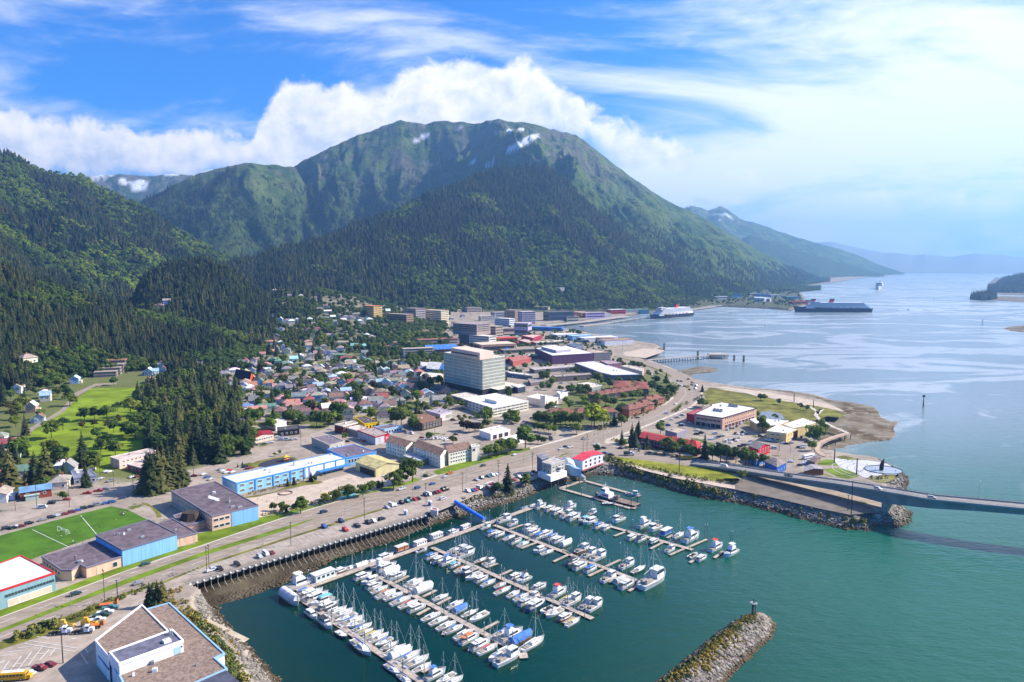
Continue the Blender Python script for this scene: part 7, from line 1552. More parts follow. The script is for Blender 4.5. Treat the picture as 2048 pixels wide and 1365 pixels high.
# the dark ship at the work float
def workship():
 a, b = w0('V', 1240, 960), w0('V', 1870, 1130); d = b - a; L = d.length; c = (a + b) / 2; t = thing('work_ship', 'dark blue work ship with white wheelhouse and long open stern deck', 'ship', (c.x, c.y, 0), math.atan2(-d.y, -d.x))
 hm = hull_mesh(L, 8.6, 1.6, 'v', tr=.9); hm.build('hull', [surf('navy_hull', (0.012, 0.02, 0.06), .35, .05), surf('work_deck', (.22, .17, .13), .9, .2, .5)], t)
 mb = MB(); cabin(mb, L * .10, L * .36, 6.4, 1.6, 4.4, .3, 1.0); cabin(mb, L * .20, L * .32, 4.8, 4.4, 6.6, .2, .6); w = mb.build('deckhouse', WHITE, t)
 mb = MB(); cabin(mb, L * .205, L * .316, 4.9, 5.3, 6.1, .1, .3, .96); mb.build('window', GLASS, w)
 mb = MB(); mb.box(L * .18, -3.25, 3.0, L * .14, .1, .7); mb.box(L * .18, 3.25, 3.0, L * .14, .1, .7); mb.build('red_stripe', surf('red_paint', (.5, .05, .04), .5, .05), t)
 mb = MB(); mb.tube((L * .25, 0, 6.5), (L * .25, 0, 11), .16, .1); mb.tube((L * .25, -1.6, 9), (L * .25, 1.6, 9), .08); mb.tube((L * .17, 0, 4.4), (L * .17, 0, 8.5), .14, .1); mb.build('mast', WHITE, t)
 mb = MB(); mb.box(-L * .02, 0, 2.6, 3, 3.4, 2.0); mb.tube((-L * .06, 1.2, 1.6), (-L * .06, 1.2, 4.6), .9, .7, 8); mb.tube((-L * .05, -1.2, 2), (-L * .14, -1.0, 6.0), .16); mb.build('winch', surf('rust_gear', (.25, .20, .16), .8, .3), t)
 mb = MB()
 for s in (-1, 1): mb.tube((-L * .42, s * 3.4, 1.4), (-L * .42, s * 3.4, 5.6), .22)
 mb.tube((-L * .42, -3.4, 5.6), (-L * .42, 3.4, 5.6), .25); mb.build('stern_gantry', DARKM, t)
workship()
boat(w0('V', 1440, 1095), 'd', 8, 'w', HA - .9, 'white skiff alongside the dark work ship'); boat(w0('V', 1800, 960), 'f', 10, 'k', HA - 1.1, 'black and white workboat at the end of the dark work float arm')
# ---------------------------------------------------------------- timber wharf along the car park
def wharf():
 a, b = P(369, 1166, LAND), P(849, 1027.5, LAND); d = b - a; L = d.length; d /= L; n = Vector((d.y, -d.x, 0)); n = n if n.y < 0 else -n; c = (a + b) / 2
 t = thing('timber_wharf', 'long timber wharf edge on rows of piles with slanting skids below the car park', 'wharf', (c.x, c.y, 0), math.atan2(d.y, d.x)); sgn = -1
 s = 1 if (Matrix.Rotation(math.atan2(d.y, d.x), 3, 'Z') @ Vector((0, 1, 0))).dot(n) > 0 else -1
 mb = MB(); mb.box(0, s * .9, LAND - .35, L, 3.4, .5); mb.build('deck', surf('old_timber', (.24, .215, .185), .95, .3, .5), t)
 mb = MB(); mb.box(0, s * 2.45, LAND - .8, L, .45, .7); mb.box(0, s * 2.3, LAND + .25, L, .3, .3); mb.build('cap_beam', surf('grey_timber', (.30, .28, .25), .95, .25, .5), t)
 mb = MB(); k = int(L / 3)
 for e in range(k + 1): mb.box(-L / 2 + L * e / k, -s * .5, LAND + .55, .12, .12, 1.1)
 mb.box(0, -s * .5, LAND + 1.05, L, .1, .1); mb.box(0, -s * .5, LAND + .6, L, .08, .08); mb.build('railing', surf('grey_timber', (.30, .28, .25), .95, .25, .5), t)
 N_ = 44; pm = MB(); pm.tube((0, 0, -7.5), (0, 0, 0), .26, .26, 7); PMs = pm.mesh('pile', PILEM); bm_ = MB(); bm_.tube((0, 0, 0), (0, s * 7.2, -3.9), .17, .17, 6); BMs = bm_.mesh('skid', surf('weathered_skid', (.34, .30, .25), .95, .25, .5)); cm = MB(); cm.box(0, 0, 0, .75, .75, .5); CMs = cm.mesh('pile_cap', WHITE)
 for k in range(N_):
  x = -L / 2 + L * (k + .5) / N_; o = link('pile', PMs, t); o.location = (x, s * 2.9, LAND - .5); q = link('pile_cap', CMs, o); q.location = (0, 0, .2)
  o = link('skid', BMs, t); o.location = (x, s * 3.0, LAND - 3.2)
wharf()
def hoist_pier():
 t, r_, c = bld('dock_shed', 'small pink-roofed shed at the wharf end above the rocks', 'shed', "K:785,975 850,985 858,965 800,952", 2.6, '#d8c4bc', '#c4705c')
 bld('harbour_hut', 'small brown hut with a red roof by the shore car park', 'shed', "K:1320,722 1372,752 1440,722 1385,698", 3.2, '#7a5a4c', '#a05c58', short='small brown harbour hut')
 bld('portable_toilet', 'small pale blue cabinet at the edge of the wharf car park', 'cabinet', "J:1890,985 1915,990 1922,980 1900,976", 2.4, '#8fa4b8', '#c8ced4'); bld('notice_kiosk', 'small blue kiosk in the shore car park', 'kiosk', "K:762,892 785,898 792,888 770,884", 2.6, '#3f66a8', '#5a7ab8')
hoist_pier()
# ---------------------------------------------------------------- bridge
def bridge():
 near = [(1380, 929.5, 6.6), (1463, 939.5, 8.6), (1540, 952, 11.0), (1668, 969, 14.4), (1768, 985, 17.0), (1860, 1001, 18.6), (1960, 1011, 19.6), (2048, 1019.5, 20.2), (2300, 1042, 21.0), (2600, 1066, 21)]
 C_ = [P(x, y, z) for x, y, z in near]; t = thing('bridge', 'long grey concrete road bridge leaving the shore over the channel', 'bridge', (0, 0, 0)); W_ = 11.5
 def side(i):
  d = (C_[min(i + 1, len(C_) - 1)] - C_[max(i - 1, 0)]); d.z = 0; d.normalize(); n = Vector((-d.y, d.x, 0)); return n if n.y > 0 else -n
 R = [(p, p + side(i) * W_) for i, p in enumerate(C_)]
 def band(name, offs, m, mid=False):
  mb = MB(); mb.loft([[a + (b - a) * u + Vector((0, 0, z)) for u, z in offs(i)] for i, (a, b) in enumerate(R)]); return mb.build(name, m, t)
 band('deck', lambda i: [(0, 0), (1, 0), (1, -.7), (0, -.7)], surf('bridge_deck', (.27, .25, .235), .9, .1, .1))
 dep = [0.8, 1.2, 1.8, 3.6, 6.4, 4.4, 3.2, 2.8, 2.6, 2.6]
 band('girder', lambda i: [(.12, -.7), (.88, -.7), (.85, -.7 - dep[i]), (.15, -.7 - dep[i])], surf('bridge_concrete', (.30, .275, .245), .9, .2, .12))
 for u, nm in ((.02, 'parapet'), (.98, 'parapet')): band(nm, lambda i: [(u - .015, 0), (u + .015, 0), (u + .015, .75), (u - .015, .75)], CONC)
 for u in (.02, .98):
  mb = MB()
  for (a, b), (a2, b2) in zip(R, R[1:]):
   p, q = a + (b - a) * u, a2 + (b2 - a2) * u; L = (q - p).length; k = max(1, int(L / 3.5)); up = Vector((0, 0, 1))
   for e in range(k): s = p.lerp(q, e / k); mb.tube(s + up * .7, s + up * 1.55, .06, n=4)
   mb.tube(p + up * 1.5, q + up * 1.5, .07, n=4); mb.tube(p + up * 1.1, q + up * 1.1, .05, n=4)
  mb.build('railing', STEEL, t)
 mb = MB()
 for (a, b), (a2, b2) in zip(R, R[1:]):
  for u in (.12, .5, .88):
   for w in (0.008,):
    p, q = a + (b - a) * u, a2 + (b2 - a2) * u; s = (b - a).normalized() * .1; z = Vector((0, 0, .03)); mb.add([p - s + z, q - s + z, q + s + z, p + s + z], [(0, 1, 2, 3)])
 mb.build('lane_line', MARK, t)
 p = (R[4][0] + R[4][1]) / 2; d = (R[5][0] - R[3][0]).normalized(); mb = MB(); mb.box(p.x, p.y, 5.5, 3.4, 8.6, 13.4, math.atan2(d.y, d.x)); mb.build('pier', surf('bridge_concrete', (.30, .275, .245), .9, .2, .12), t)
 mb = MB(); q = P(*pts("W:1165,1200")[0], 1.5); mb.tube((q.x, q.y, -2), (q.x, q.y, 4.4), 2.0, 2.0, 12); o = tag(mb.build('old_footing', CONC), 'round concrete footing on the rocks below the bridge pier', 'footing')
 return R
BRIDGE = bridge()
# ---------------------------------------------------------------- ships and far waterfront
SHIPW = surf('ship_white', (.72, .73, .75), .5, .04); DKB = surf('ship_navy', (.018, .028, .075), .4, .05)
def cruise(label, bow, stern, beam, fb, decks, hullm, funnels, fm, dh=3.0):
 d = bow - stern; L = d.length; c = (bow + stern) / 2; t = thing('cruise_ship', label, 'ship', (c.x, c.y, 0), math.atan2(d.y, d.x), 'cruise ships'); mb = hull_mesh(L, beam, fb, 'v', tr=.95); mb.build('hull', [hullm, SHIPW], t)
 mb = MB(); cabin(mb, -L * .46, L * .36, beam * .9, fb - .5, fb + dh * 2, 1, 8, .98); sup = mb.build('superstructure', SHIPW, t)
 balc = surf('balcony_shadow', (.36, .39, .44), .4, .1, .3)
 for k in range(decks):
  z = fb + dh * (k + .8); x0 = -L * (.45 - .015 * k); x1 = L * (.335 - .022 * k); mb = MB(); mb.box((x0 + x1) / 2, 0, z + dh * .9, x1 - x0, beam * (.86 - .02 * k), dh * .34); cabin(mb, x0 + .5, x1 - .5, beam * (.82 - .02 * k), z - dh * .3, z + dh * .75, .2, 1.5, .99); dk = mb.build('deck', SHIPW, t)
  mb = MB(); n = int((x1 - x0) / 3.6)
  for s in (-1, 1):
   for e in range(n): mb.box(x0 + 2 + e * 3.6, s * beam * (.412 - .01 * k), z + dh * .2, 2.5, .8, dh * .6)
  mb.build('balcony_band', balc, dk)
 top = fb + dh * (decks + .8)
 mb = MB(); cabin(mb, L * .17, L * .30, beam * .7, top - 2, top + 3, .5, 4); b_ = mb.build('bridge_house', SHIPW, t); mb = MB(); cabin(mb, L * .18, L * .298, beam * .71, top + .5, top + 2, .3, 1.5, .98); mb.build('window', GLASS, b_)
 for x in funnels:
  mb = MB(); V = [[(x * L - 7 - o, -w, z), (x * L + 6 - o, -w * .8, z), (x * L + 6 - o, w * .8, z), (x * L - 7 - o, w, z)] for z, o, w in ((top - 1, 0, 3.6), (top + 9, 4, 3.0))]; mb.loft(V); f = mb.build('funnel', fm, t)
  mb = MB(); mb.loft([[(p[0], p[1] * 1.02, p[2] + q) for p in V[1]] for q in (-.5, 2.2)]); mb.build('funnel_cap', surf('funnel_black', (.02, .02, .025), .6, .05), f)
 mb = MB(); mb.tube((L * .22, 0, top + 2), (L * .20, 0, top + 12), .5, .2); mb.tube((L * .22, -4, top + 6), (L * .22, 4, top + 6), .3); mb.build('mast', SHIPW, t)
 mb = MB()
 for s in (-1, 1):
  for k in range(7): mb.box(-L * .30 + k * L * .085, s * beam * .5, fb + dh * .9, 9, 2.0, 1.8, top=.8)
 mb.build('lifeboat', surf('lifeboat_orange', (.62, .30, .16), .5, .05), t)['kind'] = 'stuff'
RED_ = surf('funnel_red', (.50, .045, .05), .5, .05)
cruise('white cruise ship with navy hull moored at the near cruise pier', P(1299, 639, 0), P(1381, 631.5, 0), 30, 9, 5, DKB, (-.12,), RED_)
cruise('long navy cruise ship with two red funnels at the far dock', P(1586, 624, 0), P(1741, 624, 0), 32, 12, 5, DKB, (.02, .26), RED_)
cruise('white cruise ship sailing head-on in the distant channel', P(1757, 580, 0), P(1760, 576.5, 0), 44, 14, 7, SHIPW, (-.2,), surf('funnel_grey', (.3, .35, .45), .5, .05))
for k, (u, v, lab) in enumerate(((1295, 332, 'small speedboat trailing a pale wake'), (1045, 273, 'small dark boat in the middle of the far channel'), (1380, 183, 'tiny dark boat farthest out in the channel'), (1075, 421, 'tiny boat right of the far cruise ship'))):
 b_ = boat(w0('U', u, v), 'm', 14, 'k', 1.2, lab); b_['group'] = 'boats under way'
b_ = boat(P(1532, 651, 0), 'm', 9, 'k', 1.0, 'small dark boat crossing the inner channel'); b_['group'] = 'boats under way'
def pier_thing(label, A, B, w, z, dz=1.0, npile=24, name='pier'):
 d = B - A; L = d.length; c = (A + B) / 2; t = thing(name, label, 'pier', (c.x, c.y, 0), math.atan2(d.y, d.x)); mb = MB(); mb.box(0, 0, z - dz / 2, L, w, dz); mb.build('deck', surf('pier_deck', (.36, .32, .28), .9, .2, .2), t)
 mb = MB(); mb.tube((0, 0, -4), (0, 0, z - dz), .55, .55, 6); me = mb.mesh('pile', PILEM)
 for k in range(npile):
  for s in (-1, 1): o = link('pile', me, t); o.location = (-L / 2 + L * (k + .5) / npile, s * w * .42, 0)
 return t
pier_thing('long cruise pier on dark piles along the downtown waterfront', P(*pxs('T', 150, 312), 6), P(*pxs('T', 430, 285), 6), 22, 6, 1.5, 22); pier_thing('long cruise pier on dark piles nearer the first cruise ship', P(*pxs('T', 430, 285), 6), P(*pxs('T', 720, 246), 6), 24, 6, 1.5, 24)
pier_thing('low floating berth in front of the cruise piers', P(*pxs('T', 420, 316), 2), P(*pxs('T', 620, 290), 2), 12, 2.2, 1.6, 8, 'berth')
pier_thing('narrow catwalk between round dolphins leading to the cruise ship', P(*pxs('T', 620, 290), 5), P(*pxs('T', 880, 250), 5), 4, 5, .8, 6, 'catwalk'); pier_thing('catwalk with dolphins beyond the first cruise ship', P(*pxs('T', 1165, 205), 5), P(*pxs('T', 1385, 172), 5), 8, 5, 1, 10, 'catwalk')
tr = pier_thing('old timber trestle reaching out from the curved road', P(*pxs('T', 800, 552), 6), P(*pxs('T', 1290, 514), 6), 7, 6, .8, 26, 'trestle'); pier_thing('wider ruined platform at the end of the old trestle', P(*pxs('T', 1285, 505), 7), P(*pxs('T', 1415, 506), 7), 24, 7, .8, 12, 'platform')
pier_thing('downtown wharf with white deck on piles', P(*pxs('T', 715, 425), 5), P(*pxs('T', 940, 462), 5), 26, 5, 1.2, 20, 'wharf')
for k, (x, y, h) in enumerate(((1395, 720, 14), (1468, 722, 9), (1487, 724, 10), (1328, 702, 13))):
 q = P(x, y, 0); t = thing('dolphin', ['tall dark pile cluster behind the trestle platform', 'dark pile cluster right of the trestle, nearer one', 'dark pile cluster farthest right of the trestle', 'pointed dark pile cluster at the wharf corner'][k], 'mooring dolphin', (q.x, q.y, 0)); piles(t, [(math.cos(a) * 1.1, math.sin(a) * 1.1) for a in (0, 2.1, 4.2)], -3, h, .7)
def marker(x, y, h, label):
 q = P(x, y, 0); t = thing('channel_marker', label, 'marker', (q.x, q.y, 0)); mb = MB(); mb.tube((0, 0, -4), (.8, 0, h), .45, .35, 7); mb.tube((2.2, 1, -4), (.8, 0, h * .8), .4, .3, 7); mb.build('post', PILEM, t); mb = MB(); mb.box(.8, 0, h + .8, 2.6, .4, 2.2); mb.build('day_board', DARKM, t); mb = MB(); mb.tube((.8, 0, h + 1.8), (.8, 0, h + 2.8), .3); mb.build('lamp_head', STEEL, t)
marker(1845, 815, 11, 'dark leaning channel marker standing alone in the near channel'); marker(1964, 650, 10, 'small dark channel marker near the sand bar')
def beacon():
 q = P(1507, 1227, 6); q.z = float(hgrid(q.x, q.y)); t = thing('beacon', 'dark timber beacon with a round platform on the breakwater tip', 'beacon', (q.x, q.y, q.z)); mb = MB()
 for a in (0, 2.1, 4.2): mb.tube((math.cos(a) * .9, math.sin(a) * .9, -1), (math.cos(a) * .55, math.sin(a) * .55, 6.0), .28, .24, 7)
 mb.build('post', PILEM, t); mb = MB(); mb.tube((0, 0, 6.0), (0, 0, 6.3), 1.5, 1.5, 12); mb.build('platform', STEEL, t); mb = MB(); mb.tube((0, 0, 6.3), (0, 0, 8.0), .3, .2, 8); mb.tube((.7, 0, 6.3), (.7, 0, 7.4), .12, n=5); mb.build('lamp_head', DARKM, t)
beacon()
# far downtown waterfront: each shed a thing of its own
for k, (u, v, w, d, h, wl, rf, lab) in enumerate(((265, 275, 75, 30, 22, '#4a4f66', '#6a6a78', 'dark grey parking garage behind the cruise pier'), (345, 285, 36, 24, 14, '#b8b0a4', '#a8a09a', 'beige building next to the parking garage'), (400, 252, 40, 24, 14, '#b86a60', '#c8a8a0', 'reddish shop building behind the cruise pier'), (440, 258, 34, 22, 14, '#d88a50', '#c0b0a4', 'orange shop building behind the cruise pier'), (500, 258, 60, 22, 14, '#b8a0d0', '#b4acbc', 'pale lilac shop building behind the cruise pier'), (565, 250, 40, 20, 9, '#c8c4c0', '#b8b4b0', 'low white shop building behind the cruise pier'), (655, 232, 50, 26, 13, '#b8404c', '#d4dce8', 'dark red warehouse with a pale roof near the first cruise ship'), (760, 222, 80, 24, 9, '#8a9098', '#6f9a98', 'low green-roofed terminal near the first cruise ship'), (835, 232, 34, 22, 12, '#3f7c98', '#4a8a9c', 'teal block beside the first cruise ship bow'), (125, 345, 110, 16, 8, '#3f78d0', '#4f88dc', 'long bright blue shed at the head of the cruise pier'), (20, 372, 30, 24, 24, '#b0a8c0', '#c8c2c8', 'lilac-grey tower block by the harbour'), (300, 400, 46, 28, 9, '#e4e4ea', '#eceaf0', 'white gabled boat shed on the downtown shore'), (410, 410, 44, 22, 9, '#8fc0e8', '#9cc8ea', 'light blue shed on the downtown shore'), (530, 418, 72, 26, 8, '#e0e4ec', '#e4e6ec', 'long white warehouse on the downtown shore'), (650, 440, 60, 26, 9, '#dcdce2', '#a88c80', 'white shed with brown roof on the downtown wharf'), (580, 428, 26, 22, 9, '#a89c98', '#9a8c88', 'small brown shed between two white warehouses'), (150, 205, 46, 18, 10, '#c8bc9c', '#b8a88c', 'tan building among trees above the waterfront'), (270, 70, 30, 18, 9, '#cfc8c0', '#b8b0a8', 'pale house block on the wooded slope above the waterfront'))):
 blk('waterfront_building', lab, 'building', 'T', u, v, w, d, h, wl, rf, 25 if u > 200 else -20, 2 if h > 9 else 0)
for k, (u, v, r, h, lab) in enumerate(((1640, 150, 22, 16, 'largest white storage tank at the far dock'), (1690, 150, 13, 14, 'smaller white storage tank at the far dock'), (1590, 135, 18, 10, 'pale green storage tank at the far dock'))):
 g = G(*pxs('T', u, v)); t = thing('storage_tank', lab, 'tank', (g.x, g.y, g.z)); mb = MB(); mb.tube((0, 0, -2), (0, 0, h), r, r, 24); mb.build('shell', SHIPW if k < 2 else W('#a8c0a0'), t); mb = MB(); mb.tube((0, 0, h), (0, 0, h + 1.6), r, r * .1, 24); mb.build('roof', SHIPW, t)
for k, (u, v, w, wl, lab) in enumerate(((1370, 130, 60, '#d8dce4', 'white shed where the shore road reaches the far dock'), (1450, 112, 70, '#4f7cc0', 'blue-roofed warehouse on the far dock'), (1550, 108, 60, '#c8ccd0', 'grey warehouse on the far dock'), (1650, 112, 70, '#4a80c4', 'second blue-roofed warehouse on the far dock'), (1740, 118, 60, '#c8d0d8', 'pale warehouse right of the tanks'), (1850, 130, 60, '#5f9ac8', 'light blue block near the far cruise ship'), (1900, 165, 70, '#b84c40', 'red shed on the dock by the far cruise ship'), (1960, 150, 50, '#c8ccd4', 'white shed beside the red one on the far dock'))):
 blk('dock_building', lab, 'building', 'T', u, v, w, 26, 10, wl, wl, 20, 1, group='far dock buildings')
# town blocks that fill the middle distance
for k, (c, u, v, w, d, h, wl, rf, fl, lab) in enumerate((('Y', 1330, 340, 70, 30, 20, '#b4b4bc', '#a8a6ac', 4, 'grey office with window strips near the brown high-rise'), ('Y', 1160, 300, 44, 22, 14, '#c8b8a8', '#b0a098', 3, 'tan apartments on the slope behind the brown high-rise'), ('Q', 90, 190, 34, 30, 30, '#b4a6bc', '#c4bcc4', 6, 'lilac tower block left of the blue shed'), ('O', 560, 130, 30, 18, 9, '#c8ccc8', '#d4d4d0', 2, 'pale office right of the white ribbon office'), ('O', 740, 150, 40, 24, 10, '#b84a4c', '#c8504c', 1, 'shop with a bright red roof near the hills'), ('O', 620, 245, 60, 40, 14, '#c49a84', '#d8cabc', 1, 'salmon block behind the office tower'), ('O', 870, 250, 60, 40, 6, '#8a8480', '#9c948c', 1, 'low grey parking deck behind the office tower'), ('Q', 160, 660, 26, 16, 5, '#8a8078', '#a8b0b4', 0, 'small grey kiosk building by the purple hall'), ('Q', 330, 480, 40, 20, 6, '#c8c0b0', '#d0c8bc', 1, 'low cream building behind the purple hall'), ('Q', 500, 470, 30, 16, 6, '#d4d0c4', '#dcd8d0', 1, 'low white building behind the purple hall'), ('M', 1560, 350, 40, 20, 12, '#d8d4d0', '#c8c0bc', 3, 'white building right of the overhanging office roof'), ('M', 1830, 480, 60, 24, 9, '#a89088', '#b0a49c', 1, 'low brown building below the brown high-rise'), ('M', 1860, 820, 50, 20, 6, '#a8605a', '#b9776c', 1, 'salmon-roofed store right of the office tower'))):
 blk('town_block', lab, 'building', c, u, v, w, d, h, wl, rf, 22, fl)
# ---------------------------------------------------------------- vehicles
def profile_body(pf, w, top_w, zsplit):
 """car body: side outline pf (x,z) swept across the width, narrowing above zsplit"""
 mb = MB(); L_ = []; R_ = []
 for x, z in pf:
  k = w / 2 if z <= zsplit else w / 2 - (w / 2 - top_w / 2) * min(1, (z - zsplit) / .55); L_.append((x, k, z)); R_.append((x, -k, z))
 n = len(pf); mb.add(L_ + R_, [(i, n + i, n + (i + 1) % n, (i + 1) % n) for i in range(n)]); mb.add(L_, [tuple(range(n))]); mb.add(R_, [tuple(reversed(range(n)))]); return mb
CAR = {}
def wheel_mesh(r=.34, w=.24):
 mb = MB(); mb.tube((0, -w / 2, 0), (0, w / 2, 0), r, r, 10, 0); mb.tube((0, -w / 2 - .01, 0), (0, w / 2 + .01, 0), r * .55, r * .55, 8, 1); return mb.mesh('wheel', [TYRE, ALU])
WH = wheel_mesh(); WHB = wheel_mesh(.5, .35)
def car_proto(k):
 if k in CAR: return CAR[k]
 if k == 'sedan': pf = [(-2.2, .3), (2.2, .3), (2.25, .65), (1.9, .85), (1.0, .95), (.35, 1.42), (-1.0, 1.44), (-1.75, 1.0), (-2.25, .92)]; gl = (-1.55, .85, .97, 1.38, 1.72, 1.28)
 elif k == 'suv': pf = [(-2.25, .35), (2.25, .35), (2.3, .75), (2.0, 1.0), (1.15, 1.08), (.6, 1.72), (-2.0, 1.75), (-2.3, 1.1)]; gl = (-2.12, 1.0, 1.1, 1.66, 1.84, 1.5)
 elif k == 'pickup': pf = [(-2.8, .4), (2.7, .4), (2.75, .85), (2.4, 1.08), (1.4, 1.15), (.95, 1.78), (-.35, 1.8), (-.55, 1.12), (-2.85, 1.1)]; gl = (-.45, 1.25, 1.18, 1.70, 1.86, 1.5)
 elif k == 'van': pf = [(-2.6, .35), (2.55, .35), (2.6, .9), (2.3, 1.2), (1.6, 2.05), (-2.6, 2.1)]; gl = (-1.9, 1.95, 1.25, 1.85, 1.96, 1.75)
 body = profile_body(pf, 1.85, 1.42, gl[2] - .02).mesh('body', CARP); mb = MB(); a, b, z0, z1, w, wt = gl; i = .12
 V = []
 for z, x0, x1, ww in ((z0, a - .02, b + .05, w + .03), (z1, a + .42, b - .40, wt + .06)): V += [(x0, -ww / 2, z), (x1, -ww / 2, z), (x1, ww / 2, z), (x0, ww / 2, z)]
 mb.add(V, [(3, 2, 1, 0), (4, 5, 6, 7), (0, 1, 5, 4), (1, 2, 6, 5), (2, 3, 7, 6), (3, 0, 4, 7)]); g = mb.mesh('windows', GLASS)
 ax = {'sedan': 1.35, 'suv': 1.4, 'pickup': 1.75, 'van': 1.6}[k]; CAR[k] = (body, g, ax); return CAR[k]
CC = {'w': ('white', (.72, .72, .72)), 'k': ('black', (.015, .016, .018)), 'g': ('grey', (.25, .26, .27)), 'v': ('silver', (.48, .50, .52)), 'b': ('blue', (.035, .10, .30)), 'n': ('navy', (.02, .04, .11)), 'r': ('red', (.45, .03, .03)), 'm': ('dark red', (.17, .02, .03)), 't': ('teal', (.05, .20, .22)), 'o': ('orange', (.62, .18, .03)), 'e': ('dark green', (.03, .07, .05))}
NC = [0]
def car(px, py, cl, kind, ang, z=None, desc=None, near=None):
 p = P(px, py, LAND) if z is None else P(px, py, z); zz = max(LAND, float(hgrid(p.x, p.y))) + .12 if z is None else z
 if z is None and p.y > 1050: p = G(px, py); zz = p.z + .1
 nm, rgbv = CC[cl]; b, g, ax = car_proto(kind); t = thing('parked_car' if kind != 'pickup' else 'pickup_truck', None, 'car' if kind != 'pickup' else 'pickup', (p.x, p.y, zz), ang, 'cars on roads and car parks'); NC[0] += 1
 link('body', b, t, rgbv); link('window', g, t)
 if math.hypot(p.x, p.y) < 620:
  for sx in (-1, 1):
   for sy in (-1, 1): o = link('wheel', WH, t); o.location = (sx * ax, sy * .82, .34)
 want(t, desc or f"{nm} {kind}", px, py); return t
dirr = {'r': HA, 'R': HA + math.pi, 'f': FA, 'F': FA + .25, 'x': rad(-14), 'y': rad(12), 'p': rad(60), 'q': rad(-35), 's': rad(-62)}
